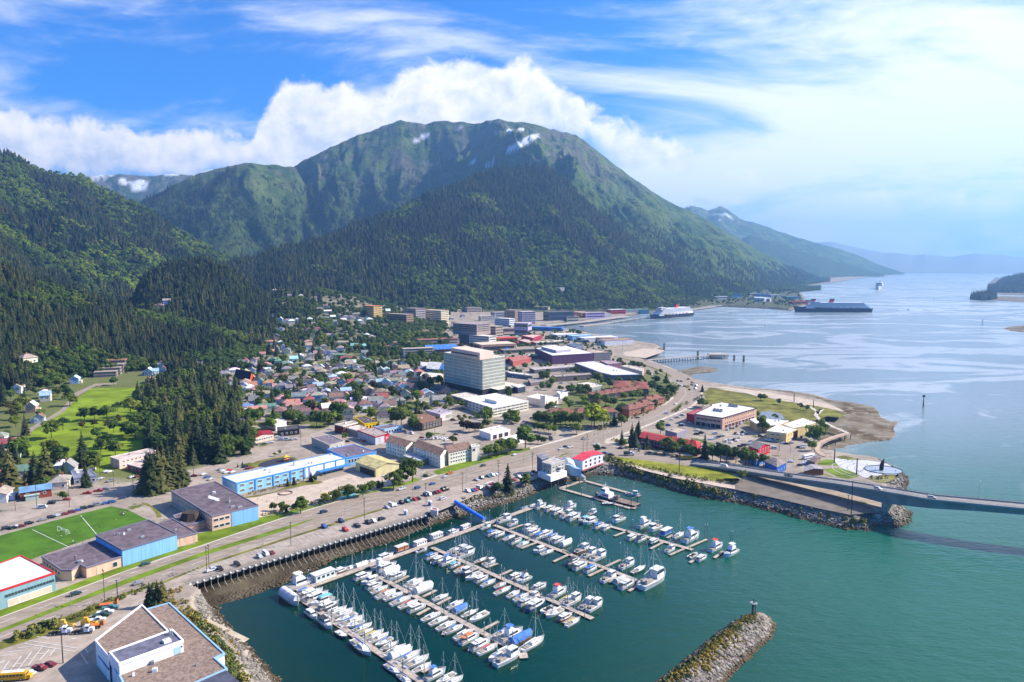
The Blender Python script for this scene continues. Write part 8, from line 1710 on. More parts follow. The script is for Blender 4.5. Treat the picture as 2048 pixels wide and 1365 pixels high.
CARS = """G 680,585 e suv r;
I 530,1315 g sedan r;595,1140 e sedan r;1430,1145 k suv f;1635,1075 v suv f;1690,1050 w van f;1745,1040 m sedan f;1200,1195 w pickup r;1270,1185 k pickup f;1040,335 m sedan y;1125,320 w sedan p;1160,345 b sedan p;1300,290 w sedan p;1330,303 w sedan p;1390,300 w sedan p;1360,285 r sedan p;1500,245 k sedan p;1530,265 m sedan p;1280,275 g sedan p;1190,365 v sedan p
J 1110,1005 n suv r;1870,780 w pickup r;1115,1150 b suv f;1280,1095 n suv f;1320,1180 r suv f;1435,1140 k pickup f;1545,1110 k suv f;1595,1095 w suv f;1675,1075 k suv r;1730,960 v sedan f;1770,940 w van f;1800,938 v suv f;1870,915 k suv f;1925,900 t suv f;440,345 b sedan y;530,335 g sedan y;600,325 w sedan y;690,300 w van y;740,295 w van y;780,300 v pickup y;655,270 w sedan y;830,290 w sedan y;1455,290 w suv s;1495,310 r sedan s;1340,315 k sedan y;1670,640 k suv p;1710,650 w sedan p;1755,630 g sedan p;1790,615 k sedan p;1820,610 k suv p;710,272 v sedan y;1170,195 w sedan y;350,560 k sedan p;395,575 m sedan p
K 660,770 b suv r;805,730 b sedan r;930,660 v sedan r;975,625 o pickup r;1300,550 e sedan r;1605,445 w sedan r;740,650 k sedan f;555,900 t sedan f;588,885 k suv f;630,880 r sedan f;665,875 k sedan f;740,840 n suv f;765,835 w van f;800,825 k sedan f;840,815 m sedan f;870,805 r sedan f;910,790 k suv f;940,780 k suv f;905,875 w suv r;1150,802 w suv f;1195,795 b sedan f;1225,788 r sedan f;1260,772 w van f;1235,690 v sedan f;1285,672 g suv f;1350,655 t sedan f;1390,645 w suv f;1425,635 w sedan f;1450,628 g sedan f;1650,665 w suv f;1690,655 w sedan f;1762,635 v suv f;1795,612 k sedan f;1600,692 r sedan f;555,228 g sedan s;600,225 w sedan s;610,238 w suv s;700,278 m sedan y;435,215 k sedan y;1000,103 k suv y;1030,247 k sedan y;820,288 w van p;860,283 w van p;900,285 w pickup p;940,300 w van p;760,290 w van p
N 95,1358 k sedan r;140,1347 m sedan r;190,1330 k suv r;280,1305 g sedan r;335,1290 k suv r;375,1278 v sedan r;425,1268 m sedan r;470,1255 m suv r;508,1243 b sedan r;550,1230 k suv r;592,1220 k sedan r;635,1207 g suv r;690,1197 b sedan r;730,1190 b suv r;800,1162 n sedan r;275,1225 w van y;335,1198 k sedan y;435,1173 r sedan y;570,1133 r pickup y;640,1117 r pickup y;690,1104 g sedan y;915,1077 b sedan y;600,977 w van x;655,1037 v sedan p;690,990 w sedan p;715,992 w sedan p;860,1027 w sedan p;895,1024 m sedan p;720,1052 g pickup p;85,778 r sedan s;70,797 v sedan s
R 355,908 w pickup r;400,882 k sedan r;460,886 w pickup r;610,790 g sedan r;760,862 w pickup x;840,897 k sedan x;852,955 b sedan x;920,978 k suv x;1030,902 k sedan x;1225,552 e sedan y;1550,503 w suv y;1655,393 w sedan p;235,780 k suv s;240,800 k sedan s;1720,183 w sedan s;1760,192 k sedan s;1685,132 k suv s;1803,112 k sedan s;1850,152 k suv s;1842,177 k sedan s;1890,190 w van s;1885,222 w suv s;1815,232 k suv p;1720,135 k sedan s;1505,592 k sedan y;1575,637 b suv x;1680,543 w sedan x;1735,522 w suv x;1610,573 w sedan x;1720,642 k suv x;1820,612 w suv x;1900,690 w sedan x;1950,720 k sedan x;1890,740 k sedan x;350,160 w van y
S 465,352 b sedan x;750,403 w sedan x;790,427 k sedan x;750,440 k suv x;925,436 w van y;1000,457 g sedan y;880,490 v sedan y;908,483 w sedan y;935,475 g sedan y;962,466 k sedan y;990,458 g sedan y;960,530 k sedan x;980,552 k suv x;1035,507 w suv p;1062,497 g sedan p;1085,517 w sedan p;1085,487 w sedan p;1112,492 k suv p;1140,500 w sedan p;1125,432 m suv p;1155,436 w sedan p;1192,416 k sedan p;1200,441 w sedan p;1230,432 g sedan p;1170,560 k suv y;1208,547 k suv y;1240,540 g sedan y;1280,527 w sedan y;1280,512 k sedan y;1305,520 g sedan y;1370,462 k suv x;1440,497 w sedan x;1470,502 w sedan x;1500,577 w van x;1600,526 w sedan x;1630,532 k sedan x;1670,521 v sedan x;1690,490 k suv x;1718,492 n suv x;1770,470 k suv p;1745,567 k sedan y;1790,547 w sedan y;1780,572 v sedan y;1822,516 k suv y;1850,437 w sedan y;1660,707 w sedan x;1755,742 k sedan y;1788,727 w sedan y;1812,716 w sedan y;1832,702 v sedan y;900,582 w sedan y;930,577 w sedan y;948,582 g sedan y;1050,392 w suv p;1072,382 k sedan p;1110,377 g sedan p;1142,362 k suv p;1182,332 w pickup p;1165,470 v sedan p;500,600 k sedan x;560,275 w suv y;610,250 w suv y;410,315 e suv y;610,350 w suv x
G 450,1218 m sedan x;360,1250 m pickup x;265,1298 v suv x"""
for ln in CARS.split('\n'):
 c, rest = ln.split(' ', 1)
 for q in rest.split(';'):
  q = q.strip()
  if not q: continue
  uv, cl, kind, dr_ = q.split(); u, v = [float(z) for z in uv.split(',')]; x, y = pxs(c, u, v); car(x, y, cl, kind, dirr[dr_])
rc = random.Random(4)
for c, u0, v0, u1, v1, n, dr_ in (('O', 740, 535, 910, 545, 7, 'p'), ('O', 1390, 482, 1590, 470, 9, 'p'), ('O', 960, 1050, 1250, 1112, 10, 'p'), ('O', 800, 985, 850, 1010, 3, 'p'), ('O', 1255, 872, 1340, 892, 4, 'p'), ('O', 870, 195, 1030, 185, 7, 'p'), ('O', 1130, 665, 1215, 655, 4, 'p'), ('Q', 20, 490, 170, 530, 6, 'p'), ('Q', 1730, 870, 1800, 895, 4, 'p'), ('R', 20, 555, 290, 610, 8, 'p'), ('Q', 620, 842, 760, 815, 6, 'p'), ('N', 40, 1362, 110, 1350, 2, 'r')):
 for k in range(n):
  t_ = k / max(1, n - 1); x, y = pxs(c, u0 + (u1 - u0) * t_ + rc.uniform(-3, 3), v0 + (v1 - v0) * t_); car(x, y, rc.choice('wwkkgvbmvk'), rc.choice(('sedan', 'suv', 'sedan')), dirr[dr_])
def bridge_car(t_, u, cl, kind, label):
 k = int(t_); f = t_ - k; (a, b), (c, d) = BRIDGE[k], BRIDGE[k + 1]; p = a.lerp(c, f); q = b.lerp(d, f); r = p + (q - p) * u; dr_ = c - a; bd, g, ax = car_proto(kind)
 t = thing('pickup_truck' if kind == 'pickup' else 'parked_car', label, 'car', r + Vector((0, 0, .05)), math.atan2(dr_.y, dr_.x), 'cars on roads and car parks'); link('body', bd, t, CC[cl][1]); link('window', g, t)
 for sx in (-1, 1):
  for sy in (-1, 1): o = link('wheel', WH, t); o.location = (sx * ax, sy * .82, .34)
bridge_car(2.25, .35, 'k', 'pickup', 'black pickup driving on the bridge near the blue buildings'); bridge_car(3.82, .35, 'v', 'suv', 'white-grey car on the bridge above the concrete pier'); bridge_car(5.0, .35, 'v', 'suv', 'silver-blue car on the bridge over open water')
bridge_car(.75, .4, 'w', 'van', 'white van where the road climbs onto the bridge')
def bus(px, py, ang, c, L, label, name='bus', z=None, nose=True):
 p = P(px, py, LAND); t = thing(name, label, 'bus', (p.x, p.y, LAND + .12), ang); mb = MB(); R = []
 for x in (-L / 2, L / 2): R.append([(x, -1.25, .5), (x, 1.25, .5), (x, 1.25, 2.6), (x, .9, 3.05), (x, -.9, 3.05), (x, -1.25, 2.6)])
 mb.loft(R)
 if nose: mb.box(L / 2 + .7, 0, 1.15, 1.5, 2.0, 1.3)
 mb.build('body', surf('bus_paint', c, .35, .04), t)
 mb = MB()
 for s in (-1, 1):
  for k in range(int(L / 1.1) - 1): mb.box(-L / 2 + 1 + k * 1.1, s * 1.27, 2.05, .85, .06, .7)
 mb.box(L / 2 + .02, 0, 2.0, .08, 2.0, .9); mb.build('window', GLASS, t)['kind'] = 'stuff'
 mb = MB(); mb.box(0, 0, 3.08, L * .8, 1.5, .08); mb.build('roof', WHITE if c[0] > .5 else WHITE, t)
 for sx in (-.33, .33):
  for sy in (-1, 1): o = link('wheel', WHB, t); o.location = (sx * L, sy * 1.1, .5)
YB = (.68, .36, .02)
bus(*pxs('S', 648, 678), rad(172), YB, 8.5, 'yellow school bus driving on the approach road to the bridge', 'school_bus'); bus(*pxs('G', 120, 1345), rad(8), YB, 9, 'yellow school bus in the lot beside the white building', 'school_bus')
bus(*pxs('S', 1835, 668), rad(35), (.72, .73, .75), 12, 'white coach in the park car park beside the shelter', 'coach', nose=False)
def truck(px, py, ang, c, label, dump=False):
 p = P(px, py, LAND); t = thing('truck', label, 'truck', (p.x, p.y, LAND + .1), ang); m = surf('truck_paint', c, .35, .04); mb = MB(); mb.box(1.1, 0, 2.0, 1.7, 2.3, 2.2, top=.9); mb.box(2.7, 0, 1.45, 1.7, 1.8, 1.3, top=.9); mb.build('cab', m, t)
 mb = MB(); mb.box(1.5, 0, 2.55, 1.15, 2.25, .6); mb.build('window', GLASS, t); mb = MB(); mb.box(-1.2, 0, .85, 7.4, .9, .35)
 if not dump: mb.box(-2.6, 0, 1.2, 1.4, 1.2, .3)
 mb.build('chassis', DARKM, t)
 if dump: mb = MB(); mb.box(-2.2, 0, 2.1, 4.6, 2.4, 1.9, top=1.08); mb.build('dump_body', surf('dump_green', (.09, .10, .08), .6, .1), t)
 else:
  for s in (-1, 1): mb = MB(); mb.tube((.1, s * 1.0, 1.0), (.1, s * 1.0, 3.7), .1); mb.build('exhaust', ALU, t)
 for sx in (2.7, -2.2, -3.6):
  for sy in (-1, 1): o = link('wheel', WHB, t); o.location = (sx, sy * .95, .5)
truck(*pxs('G', 555, 935), rad(10), (.72, .73, .76), 'white tractor unit in the lot, left of the other white one'); truck(*pxs('G', 755, 925), rad(10), (.72, .73, .76), 'white tractor unit in the lot beside the yellow loader'); truck(*pxs('S', 95, 640), rad(-12), (.70, .70, .68), 'dark green dump truck with white cab by the road junction', True)
for u, v, cl, lab in ((870, 825, 'w', 'white pickup in the lot nearest the yellow loader'), (910, 780, 'e', 'dark green pickup in the row of parked trucks'), (945, 755, 'w', 'white pickup in the middle of the row of parked trucks'), (990, 715, 't', 'teal pickup next to the orange truck bed')):
 x, y = pxs('G', u, v); p = P(x, y, LAND); bd, g, ax = car_proto('pickup'); t = thing('pickup_truck', lab, 'pickup', (p.x, p.y, LAND + .1), rad(15), 'trucks in the lot', 1.15); link('body', bd, t, CC[cl][1]); link('window', g, t)
 for sx in (-1, 1):
  for sy in (-1, 1): o = link('wheel', WH, t); o.location = (sx * ax, sy * .82, .34)
def loader(px, py, c, label, flat=False):
 p = P(px, py, LAND); t = thing('loader' if not flat else 'flatbed_trailer', label, 'machine', (p.x, p.y, LAND + .1), rad(15)); m = surf('machine_paint', c, .5, .1); mb = MB()
 if flat: mb.box(0, 0, 1.3, 7, 2.5, .3); mb.box(3.4, 0, 2.0, .2, 2.5, 1.4); mb.build('bed', m, t)
 else:
  mb.box(-.6, 0, 1.5, 3.0, 1.6, 1.4); mb.box(-.3, 0, 2.8, 1.5, 1.4, 1.3, top=.9); mb.build('body', m, t); mb = MB(); mb.tube((.8, .7, 1.6), (3.0, .7, .9), .14); mb.tube((.8, -.7, 1.6), (3.0, -.7, .9), .14); mb.box(3.4, 0, .7, .9, 2.6, 1.0, top=.7); mb.build('bucket', m, t)
 for sx in (-1.4, 1.2):
  for sy in (-1, 1): o = link('wheel', WHB, t); o.location = (sx, sy * .9, .5)
loader(*pxs('G', 780, 860), (.65, .38, .03), 'yellow wheel loader between the white tractor units'); loader(*pxs('G', 975, 690), (.58, .16, .05), 'orange flatbed trailer at the head of the truck row', True); loader(*pxs('G', 575, 880), (.60, .40, .08), 'small tan excavator behind the left white tractor unit'); loader(*pxs('G', 850, 880), (.60, .17, .03), 'orange snow plough lying beside the white tractor unit', True)
# ---------------------------------------------------------------- poles and lamps
def pole_meshes():
 mb = MB(); mb.tube((0, 0, -.5), (0, 0, 13), .17, .12, 7); a = mb.mesh('post', POLEW); mb = MB(); mb.box(0, 0, 12.3, 2.6, .14, .16); mb.box(0, 0, 10.9, 2.2, .14, .16)
 for x in (-1.2, -.6, .6, 1.2): mb.tube((x, 0, 12.4), (x, 0, 12.7), .06, n=5)
 b = mb.mesh('crossarm', POLEW); mb = MB(); mb.tube((.35, 0, 9.0), (.35, 0, 10.0), .22, n=8); c = mb.mesh('transformer', STEEL)
 mb = MB(); mb.tube((0, 0, -.3), (0, 0, 9.2), .11, .07, 6); d = mb.mesh('post', STEEL); mb = MB(); mb.tube((0, 0, 9.1), (1.0, 0, 9.7), .05, n=5); mb.tube((1.0, 0, 9.7), (2.4, 0, 9.8), .05, n=5); e = mb.mesh('arm', STEEL); mb = MB(); mb.box(2.6, 0, 9.76, .8, .3, .16); f = mb.mesh('lamp_head', ALU)
 return a, b, c, d, e, f
PA, PB, PC, PD, PE, PF = pole_meshes()
def upole(px, py, h=13, ang=HA + 1.57, g=None):
 g = g or P(px, py, LAND); g = G(px, py) if g.y > 1000 else g; t = thing('utility_pole', None, 'pole', (g.x, g.y, max(g.z, float(hgrid(g.x, g.y)))), ang, 'utility poles', (1, 1, h / 13)); link('post', PA, t); link('crossarm', PB, t)
 if int(px) % 3 == 0: link('transformer', PC, t)
 want(t, 'brown utility pole with crossarms', px, py); return g
def slamp(px, py, ang, h=9.5):
 g = P(px, py, LAND); g = G(px, py) if g.y > 1000 else g; t = thing('street_lamp', None, 'lamp', (g.x, g.y, max(LAND, float(hgrid(g.x, g.y)))), ang, 'street lamps', (1, 1, h / 9.5)); link('post', PD, t); link('arm', PE, t); link('lamp_head', PF, t); want(t, 'grey street lamp', px, py)
UP = "G:938,655 I:1155,1215 1176,1195 J:790,1330 1508,1110 888,365 K:742,915 1097,805 1447,705 1780,600 828,300 R:603,950 648,945 N:867,1105 652,1050 452,1215 240,1225 100,1240 535,970 740,1085 L:918,1330 1055,470 200,560 I:1033,320 485,455 V:330,590 S:1555,600 575,840 Q:1400,540"
UPP = [upole(x, y, 15 if i % 4 == 0 else 13) for i, (x, y) in enumerate(pts(UP))]
for s, a in (("G:640,755 868,430", FA + 3.14), ("I:848,1235 1040,960 1665,960", FA), ("J:517,1310 1318,1090 433,460 990,470", FA), ("K:612,870 1137,720 905,700 690,680 1690,560 480,500", FA), ("R:985,760 1290,650 1570,545 1790,470 330,960 495,740 1140,545 380,770 2030,0", HA), ("S:1000,540 1315,500 1690,760 1540,640 1660,640 850,440 1130,470", HA), ("W:85,480 220,470 255,620 700,580", HA)):
 for x, y in pts(s): slamp(x, y, a)
for k, (c, u, v, h, lab) in enumerate((('G', 565, 1195, 13, 'dark lamp post between the bus lot and the parked cars'), ('G', 1055, 655, 10, 'thin dark lamp post beside the orange trailer'), ('G', 678, 365, 7, 'lamp post with square head in front of the pink school wing'), ('W', 880, 1270, 26, 'very tall dark steel mast on the rocks under the bridge'), ('S', 575, 845, 20, 'tall wooden pole on the bank between path and basin'), ('W', 850, 1100, 9, 'short dark post on the gravel lot under the bridge'), ('W', 945, 705, 11, 'dark carved post at the edge of the whale plaza'), ('W', 702, 580, 10, 'dark carved post at the entry of the whale plaza'), ('S', 1697, 118, 9, 'dark carved post beside the marsh path, nearer the road'), ('S', 1885, 178, 8, 'dark carved post beside the marsh path at its bend'))):
 x, y = pxs(c, u, v); g = G(x, y); t = thing('post', lab, 'post', (g.x, g.y, g.z)); mb = MB(); r = .3 if h > 15 else .22 if 'carved' not in lab else .5; mb.tube((0, 0, -2), (0, 0, h), r, r * .7, 8); mb.build('shaft', DARKM, t); mb = MB(); mb.box(0, 0, h + .2, 1.1 if 'carved' not in lab else .9, .5, .4); mb.tube((0, 0, h * .97), (0, 0, h), r * 1.3, r * 1.3, 8); mb.build('head', STEEL, t)
x, y = 1987, 965
kk = 6; a, b = BRIDGE[kk]; q = b; t = thing('street_lamp', 'street lamp on the far rail of the bridge over open water', 'lamp', q, HA, 'street lamps'); link('post', PD, t); link('arm', PE, t); link('lamp_head', PF, t)
for u, v, lab in ((725, 880, 'traffic signal mast at the junction near the white pickup'), (1310, 915, 'traffic signal mast by the bridge approach road'), (832, 815, 'traffic signal mast on the traffic island')):
 g = P(*pxs('R', u, v), LAND); t = thing('traffic_signal', lab, 'traffic signal', (g.x, g.y, LAND), HA + 2.6); mb = MB(); mb.tube((0, 0, 0), (0, 0, 6.5), .13, .1, 7); mb.tube((0, 0, 6.2), (8, 0, 6.8), .1, .06, 6); mb.build('mast', STEEL, t)
 for k in (4.5, 7.6): mb = MB(); mb.box(k, 0, 6.2, .35, .35, 1.0); mb.build('signal_head', DARKM, t)
def wires():
 mb = MB(); seq = [UPP[0], UPP[1], UPP[3], UPP[4], UPP[6], UPP[7], UPP[8], UPP[9]]
 for a, b in zip(seq, seq[1:]):
  for s in (-1.1, 0, 1.1):
   n = Vector((b - a).to_2d()).normalized(); o = Vector((-n.y, n.x, 0)) * s; prev = None
   for k in range(9):
    t_ = k / 8; p = a.lerp(b, t_) + o; p.z = LAND + 12.6 - 2.2 * math.sin(math.pi * t_)
    if prev is not None: mb.tube(prev, p, .025, n=3, cap=False)
    prev = p
 tag(mb.build('power_line', DARKM), 'thin sagging power cables strung along the highway poles', 'cable')
wires()
# ---------------------------------------------------------------- people
def person_mesh(pose, shirt, trousers, skin=(.45, .28, .20), hair=(.04, .03, .02)):
 """one continuous skinned body; colour bands by height for shoes, trousers, shirt, skin, hair"""
 st = {'stand': (.10, -.10, .18), 'walk': (.32, -.30, .30), 'run': (.45, -.42, .45)}[pose]; a, b, arm = st
 J = {'pelvis': (0, 0, .95, .14), 'waist': (0, 0, 1.10, .13), 'chest': (.02, 0, 1.34, .16), 'neck': (.03, 0, 1.50, .06), 'head': (.05, 0, 1.60, .095), 'crown': (.05, 0, 1.70, .08)}
 E = [('pelvis', 'waist'), ('waist', 'chest'), ('chest', 'neck'), ('neck', 'head'), ('head', 'crown')]
 for s, n, f in ((1, 'l', a), (-1, 'r', b)):
  J['hip' + n] = (0, s * .10, .88, .10); J['knee' + n] = (f * .55 + .05, s * .11, .50, .07); J['ankle' + n] = (f - (.1 if pose == 'run' and f < 0 else 0), s * .11, .10 + (.18 if pose == 'run' and f < 0 else 0), .045); J['toe' + n] = (f + .17, s * .12, .05 + (.12 if pose == 'run' and f < 0 else 0), .04)
  J['sh' + n] = (.02, s * .20, 1.41, .07); J['elb' + n] = (-f * arm - .02, s * .27, 1.14, .05); J['wri' + n] = (-f * arm + .12, s * .25, .92, .035); J['hand' + n] = (-f * arm + .15, s * .24, .84, .04)
  E += [('pelvis', 'hip' + n), ('hip' + n, 'knee' + n), ('knee' + n, 'ankle' + n), ('ankle' + n, 'toe' + n), ('chest', 'sh' + n), ('sh' + n, 'elb' + n), ('elb' + n, 'wri' + n), ('wri' + n, 'hand' + n)]
 ks = list(J); me = bpy.data.meshes.new('tmp'); me.from_pydata([J[k][:3] for k in ks], [(ks.index(p), ks.index(q)) for p, q in E], []); o = bpy.data.objects.new('tmp', me); col.objects.link(o)
 md = o.modifiers.new('skin', 'SKIN'); o.modifiers.new('sub', 'SUBSURF').levels = 1
 for k, v in zip(ks, me.skin_vertices[0].data): v.radius = (J[k][3], J[k][3]); v.use_root = k == 'pelvis'
 bpy.context.view_layer.update(); out = bpy.data.meshes.new_from_object(o.evaluated_get(bpy.context.evaluated_depsgraph_get())); bpy.data.objects.remove(o); out.name = 'person'; out.materials.clear()
 for nm, c in (('shoe', (.05, .05, .05)), ('trousers', trousers), ('shirt', shirt), ('skin', skin), ('hair', hair)): out.materials.append(surf(nm, c, .8, .05))
 for p in out.polygons: z = p.center.z; y = abs(p.center.y); p.material_index = 0 if z < .12 else 3 if (z < .93 and y > .20) else 1 if z < .98 else 3 if z < 1.12 and y > .2 else 2 if z < 1.47 else 3 if z < 1.64 else 4; p.use_smooth = True
 return out
SH = {'white': (.7, .7, .7), 'red': (.5, .04, .04), 'yellow': (.7, .5, .05), 'blue': (.06, .14, .45), 'black': (.03, .03, .03), 'green': (.06, .25, .08)}
PMESH = {(po, c): person_mesh(po, v, (.04, .05, .09) if c != 'black' else (.10, .10, .12)) for po in ('stand', 'walk', 'run') for c, v in SH.items()}
def person(px, py, pose, c, ang, z=None, s=1.0):
 g = P(px, py, LAND) if z is None else P(px, py, z); o = link('person', PMESH[(pose, c)], None); o.location = (g.x, g.y, max(g.z, LAND if z is None else z) + .06); o.rotation_euler = (0, 0, ang); o.scale = (s, s, s); tag(o, None, 'person', 'people outdoors'); want(o, f"{ {'stand': 'standing', 'walk': 'walking', 'run': 'running'}[pose]} person in {c}", px, py)
rp = random.Random(12)
for c, lst in (('I', '20,715 335,660 330,750 180,805 372,680 382,690 392,678 402,688 412,676 378,672 396,692 408,682'), ('G', '358,28 668,15 497,70 548,75 655,122 670,122 545,30 575,18'), ('J', '660,865 1222,690 1255,765 1280,762 1345,735 1360,735 1395,765 1508,725 1500,660 1080,805 510,885 550,905 1345,690 1375,680 1140,770 465,880'), ('W', '850,565 895,575 915,605 1060,612 1082,635 1112,640 965,685 990,685 1012,675 1115,695 1150,655 1372,680 1230,660 780,545 1020,660'), ('S', '1960,595'), ('R', '275,815 722,815')):
 for q in lst.split():
  u, v = [float(z) for z in q.split(',')]; x, y = pxs(c, u, v); person(x, y, rp.choice(('run', 'walk', 'stand') if c in 'IG' else ('stand', 'walk')), rp.choice(list(SH)), rp.uniform(0, 6.28), s=1.0 if c != 'J' else .8)
# ---------------------------------------------------------------- small things on the ground
def goal():
 a, b = P(*pxs('G', 515, 12), LAND), P(*pxs('G', 590, 42), LAND); t = thing('soccer_goal', 'white soccer goal frame standing on the sports field', 'goal', a, math.atan2((b - a).y, (b - a).x)); L = (b - a).length; mb = MB()
 for x in (0, L): mb.tube((x, 0, 0), (x, 0, 2.4), .08); mb.tube((x, 0, 2.4), (x, 1.0, 2.4), .06); mb.tube((x, 1.0, 2.4), (x, 2.2, 0), .06); mb.tube((x, 0, .05), (x, 2.2, .05), .06)
 mb.tube((0, 0, 2.4), (L, 0, 2.4), .08); mb.tube((0, 2.2, .05), (L, 2.2, .05), .06); mb.build('frame', WHITE, t)
 mb = MB()
 for k in range(12): x = L * k / 11; mb.tube((x, 1.0, 2.4), (x, 2.2, .05), .012, n=3)
 for k in range(6): z = .05 + 2.35 * k / 5; mb.tube((0, 2.2 - 1.2 * k / 5, z), (L, 2.2 - 1.2 * k / 5, z), .012, n=3)
 mb.build('net', WHITE, t)
goal()
def fence(label, spec, h=1.8, m=STEEL, step=3.0):
 q = [P(x, y, LAND) for x, y in pts(spec)]; c = q[0]; t = thing('fence', label, 'fence', (c.x, c.y, LAND)); mb = MB(); rb = MB()
 for a, b in zip(q, q[1:]):
  n = max(1, int((b - a).length / step)); a2, b2 = a - c, b - c; a2.z = b2.z = 0
  for k in range(n + 1): p = a2.lerp(b2, k / n); mb.tube(p, p + Vector((0, 0, h)), .05, n=5)
  for z in (h, h * .5, .1): rb.tube(a2 + Vector((0, 0, z)), b2 + Vector((0, 0, z)), .035, n=4)
 mb.build('fence_post', m, t); rb.build('rail', m, t)
fence('dark wire fence between the sports field and the low pink wing', "G:300,245 470,195 620,160 860,90", 2.2, DARKM); fence('tan wire fence at the corner of the sports field', "I:360,610 500,660 610,700 680,710", 2.4, surf('tan_fence', (.32, .25, .15), .8, .1)); fence('wire fence along the school yard beside the highway', "J:560,1045 760,1030 900,985 1100,930 1300,880 1500,830 1700,780", 1.8); fence('pale stone-topped wall along the curved road by the condominiums', "R:705,690 820,655 940,615 1060,575 1190,530", 1.2, surf('wall_cap', (.5, .42, .32), .9, .1), 2.2)
def playground():
 for c, u, v, m, lab, k in (('J', 740, 500, (.62, .22, .03), 'orange and yellow climbing frame on the dark play area', 0), ('J', 1300, 830, (.10, .45, .48), 'turquoise play structure with slide beside the highway', 1), ('J', 1120, 875, (.60, .24, .08), 'orange play house at the yard fence', 2)):
  g = P(*pxs(c, u, v), LAND); t = thing('play_structure', lab, 'play structure', (g.x, g.y, LAND), HA); pm = surf('play_paint', m, .5, .05); mb = MB()
  for x in (-2, 2):
   for y in (-1.5, 1.5): mb.tube((x, y, 0), (x, y, 3.4), .1)
  mb.box(0, 0, 1.6, 4.2, 3.2, .2); mb.build('tower', pm, t); mb = MB(); mb.loft([[(-2.3, -1.8, 3.3), (2.3, -1.8, 3.3), (2.3, 1.8, 3.3), (-2.3, 1.8, 3.3)], [(-.1, -.1, 4.6), (.1, -.1, 4.6), (.1, .1, 4.6), (-.1, .1, 4.6)]]); mb.build('roof', surf('play_yellow', (.66, .42, .04), .5, .05), t)
  mb = MB(); mb.add([(2.1, -.5, 1.7), (2.1, .5, 1.7), (5.0, .5, .3), (5.0, -.5, .3), (2.1, -.5, 1.5), (2.1, .5, 1.5), (5.0, .5, .1), (5.0, -.5, .1)], [(0, 1, 2, 3), (7, 6, 5, 4), (0, 4, 5, 1), (1, 5, 6, 2), (2, 6, 7, 3), (3, 7, 4, 0)]); mb.build('slide', surf('play_blue', (.05, .22, .5), .4, .05), t)
 sheet('play_area', "J:462,555 480,525 560,495 640,475 740,468 810,475 830,492 760,520 640,548 540,560", surf('rubber_ground', (.045, .045, .06), .95, .1), lift=.07); sheet('play_area', "J:1190,850 1230,810 1300,795 1430,800 1420,840 1330,862 1270,880", surf('turquoise_ground', (.12, .42, .44), .9, .1), lift=.07)
 sheet('verge', "J:400,540 460,500 560,478 700,455 820,462 860,485 830,495 800,475 640,472 500,512 455,560 420,575", MEADOW, lift=.05)
 sheet('verge', "J:330,850 480,830 620,800 760,745 900,700 1000,680 1110,705 1060,722 900,740 740,775 600,815 460,850 360,862", MEADOW, lift=.06); sheet('verge', "I:560,570 620,580 720,650 745,700 700,712 690,670 640,610 570,590", MEADOW, lift=.06)
 g = P(*pxs('J', 738, 815), LAND); t = thing('sand_box', 'octagonal wooden sandpit edge in the school yard', 'sandpit', (g.x, g.y, LAND)); mb = MB()
 for i in range(8): a = i * math.pi / 4; mb.box(4 * math.cos(a), 4 * math.sin(a), .3, .5, 3.4, .6, a)
 mb.build('rim', surf('rim_wood', (.24, .17, .14), .9, .2), t)
playground()
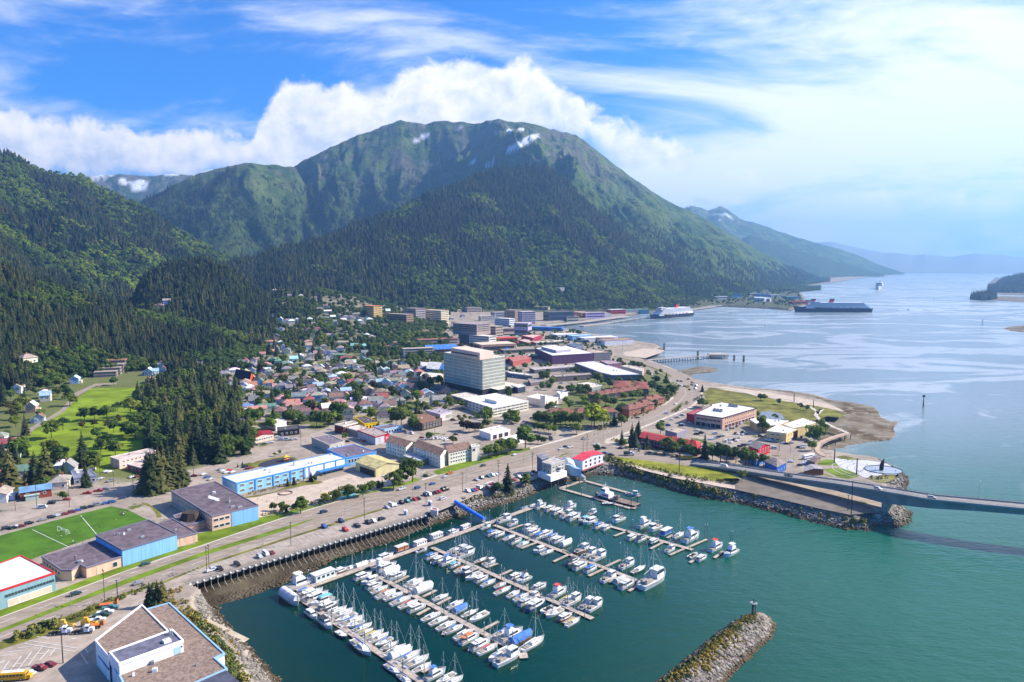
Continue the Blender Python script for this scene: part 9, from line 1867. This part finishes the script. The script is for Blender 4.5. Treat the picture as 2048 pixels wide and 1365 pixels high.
def whale():
 g = P(*pxs('W', 1215, 662), LAND); t = thing('whale_sculpture', 'dark upright breaching whale sculpture in a round pool on the plaza', 'sculpture', (g.x, g.y, LAND), rad(20)); R = []
 for z, x, r, q in ((0, .0, 1.5, 1.3), (1.5, .05, 1.55, 1.3), (3.2, .2, 1.6, 1.35), (4.8, .5, 1.4, 1.2), (6.2, 1.0, 1.0, .9), (7.2, 1.5, .55, .5), (7.9, 2.0, .12, .12)): R.append([(x + r * math.cos(a), q * math.sin(a), z) for a in [2 * math.pi * i / 12 for i in range(12)]])
 m = surf('bronze', (.022, .022, .026), .4, .15, .8); mb = MB(); mb.loft(R); mb.build('body', m, t, smooth=True)
 for s, (x1, y1, z1) in ((1, (-3.6, 1.8, 4.6)), (-1, (-1.2, -3.4, 9.8))):
  a = Vector((-.4, s * 1.1, 4.0 if s > 0 else 4.6)); b = Vector((x1, y1, z1)); d = (b - a).normalized(); w = d.cross(Vector((1, 0, .3))).normalized(); mb = MB(); mb.loft([[a + w * .6, a + Vector((0, .2, 0)), a - w * .6, a - Vector((0, .2, 0))], [a.lerp(b, .6) + w * .5, a.lerp(b, .6) + Vector((0, .12, 0)), a.lerp(b, .6) - w * .4, a.lerp(b, .6) - Vector((0, .12, 0))], [b + w * .1, b + Vector((0, .04, 0)), b - w * .1, b - Vector((0, .04, 0))]]); mb.build('flipper', m, t)
 t2 = thing('pool', 'round pool with a dark rim around the whale sculpture', 'pool', (g.x, g.y, LAND)); mb = MB(); n = 40; rr_ = [(12.5, .05), (12.5, .5), (12.0, .5), (12.0, .12)]
 mb.loft([[(r * math.cos(2 * math.pi * i / n) + 2, r * .9 * math.sin(2 * math.pi * i / n) + 1, z) for i in range(n)] for r, z in rr_], caps=False); mb.build('rim', surf('pool_rim', (.10, .10, .11), .7, .1), t2); mb = MB(); mb.add([(12.1 * math.cos(2 * math.pi * i / n) + 2, 12.1 * .9 * math.sin(2 * math.pi * i / n) + 1, .2) for i in range(n)], [tuple(range(n))]); mb.build('pool_water', surf('pool_water', (.30, .35, .42), .06, .05), t2)
 mb = MB()
 for k, r in enumerate((17, 22, 27, 32)):
  for i in range(24): a = math.pi * (.55 + .9 * i / 24); b = math.pi * (.55 + .9 * (i + 1) / 24); mb.add([(r * math.cos(a), r * .9 * math.sin(a), .10), (r * math.cos(b), r * .9 * math.sin(b), .10), ((r + .8) * math.cos(b), (r + .8) * .9 * math.sin(b), .10), ((r + .8) * math.cos(a), (r + .8) * .9 * math.sin(a), .10)], [(3, 2, 1, 0)])
 o = mb.build('plaza_band', surf('plaza_band', (.36, .33, .33), .8, .05)); o.location = (g.x, g.y, LAND); o['kind'] = 'structure'
whale(); LM.append(('whale sculpture', *pxs('W', 1215, 640)))
def boardwalk():
 mb = MB(); m = surf('boardwalk', (.47, .35, .26), .9, .12, .4)
 def path(spec, w, z, edge=True):
  q = [P(x, y, z) for x, y in pts(spec)]; R = []; 
  for i, p in enumerate(q):
   d = (q[min(i + 1, len(q) - 1)] - q[max(i - 1, 0)]).normalized(); s = Vector((-d.y, d.x, 0)) * (w / 2); R.append([p - s, p + s, p + s - Vector((0, 0, .5)), p - s - Vector((0, 0, .5))])
  return q, R
 q, R = path("W:640,510 570,490 530,455 515,415 540,370 600,335 690,300 790,270 855,255", 5.0, LAND + .4); t = thing('boardwalk', 'curved seawalk deck on dark piles around the cove', 'boardwalk', (0, 0, 0)); mb.loft(R); mb.build('deck', m, t)
 for k, p in enumerate(q[2:]): o = piles(t, [(p.x + 1.5, p.y - 1.2), (p.x - 1.2, p.y + 1.5)], -2, LAND, .35)
 rb = MB()
 for side in (0, 1):
  for a, b in zip(R, R[1:]):
   for z in (.55, 1.05): rb.tube(a[side] + Vector((0, 0, z)), b[side] + Vector((0, 0, z)), .05, n=4)
   rb.tube(a[side], a[side] + Vector((0, 0, 1.1)), .06, n=4)
 rb.build('railing', DARKM, t)
 q, R = path("W:855,255 760,215 700,190 620,150 545,105 500,60 520,20 570,-10 S:1930,235 1900,195 1850,165 1760,130 1660,95 1540,80 1450,72 1330,55 1200,20 1090,-10 R:1955,190", 3.6, LAND + .25); t = thing('seawalk', 'pale winding walkway crossing the river marsh toward the road', 'walkway', (0, 0, 0)); mb = MB(); mb.loft(R); mb.build('deck', PAVE, t)
boardwalk()
give_labels()
open('/tmp/counts.txt', 'w').write(str((NH, ND, NC, len(allb))))
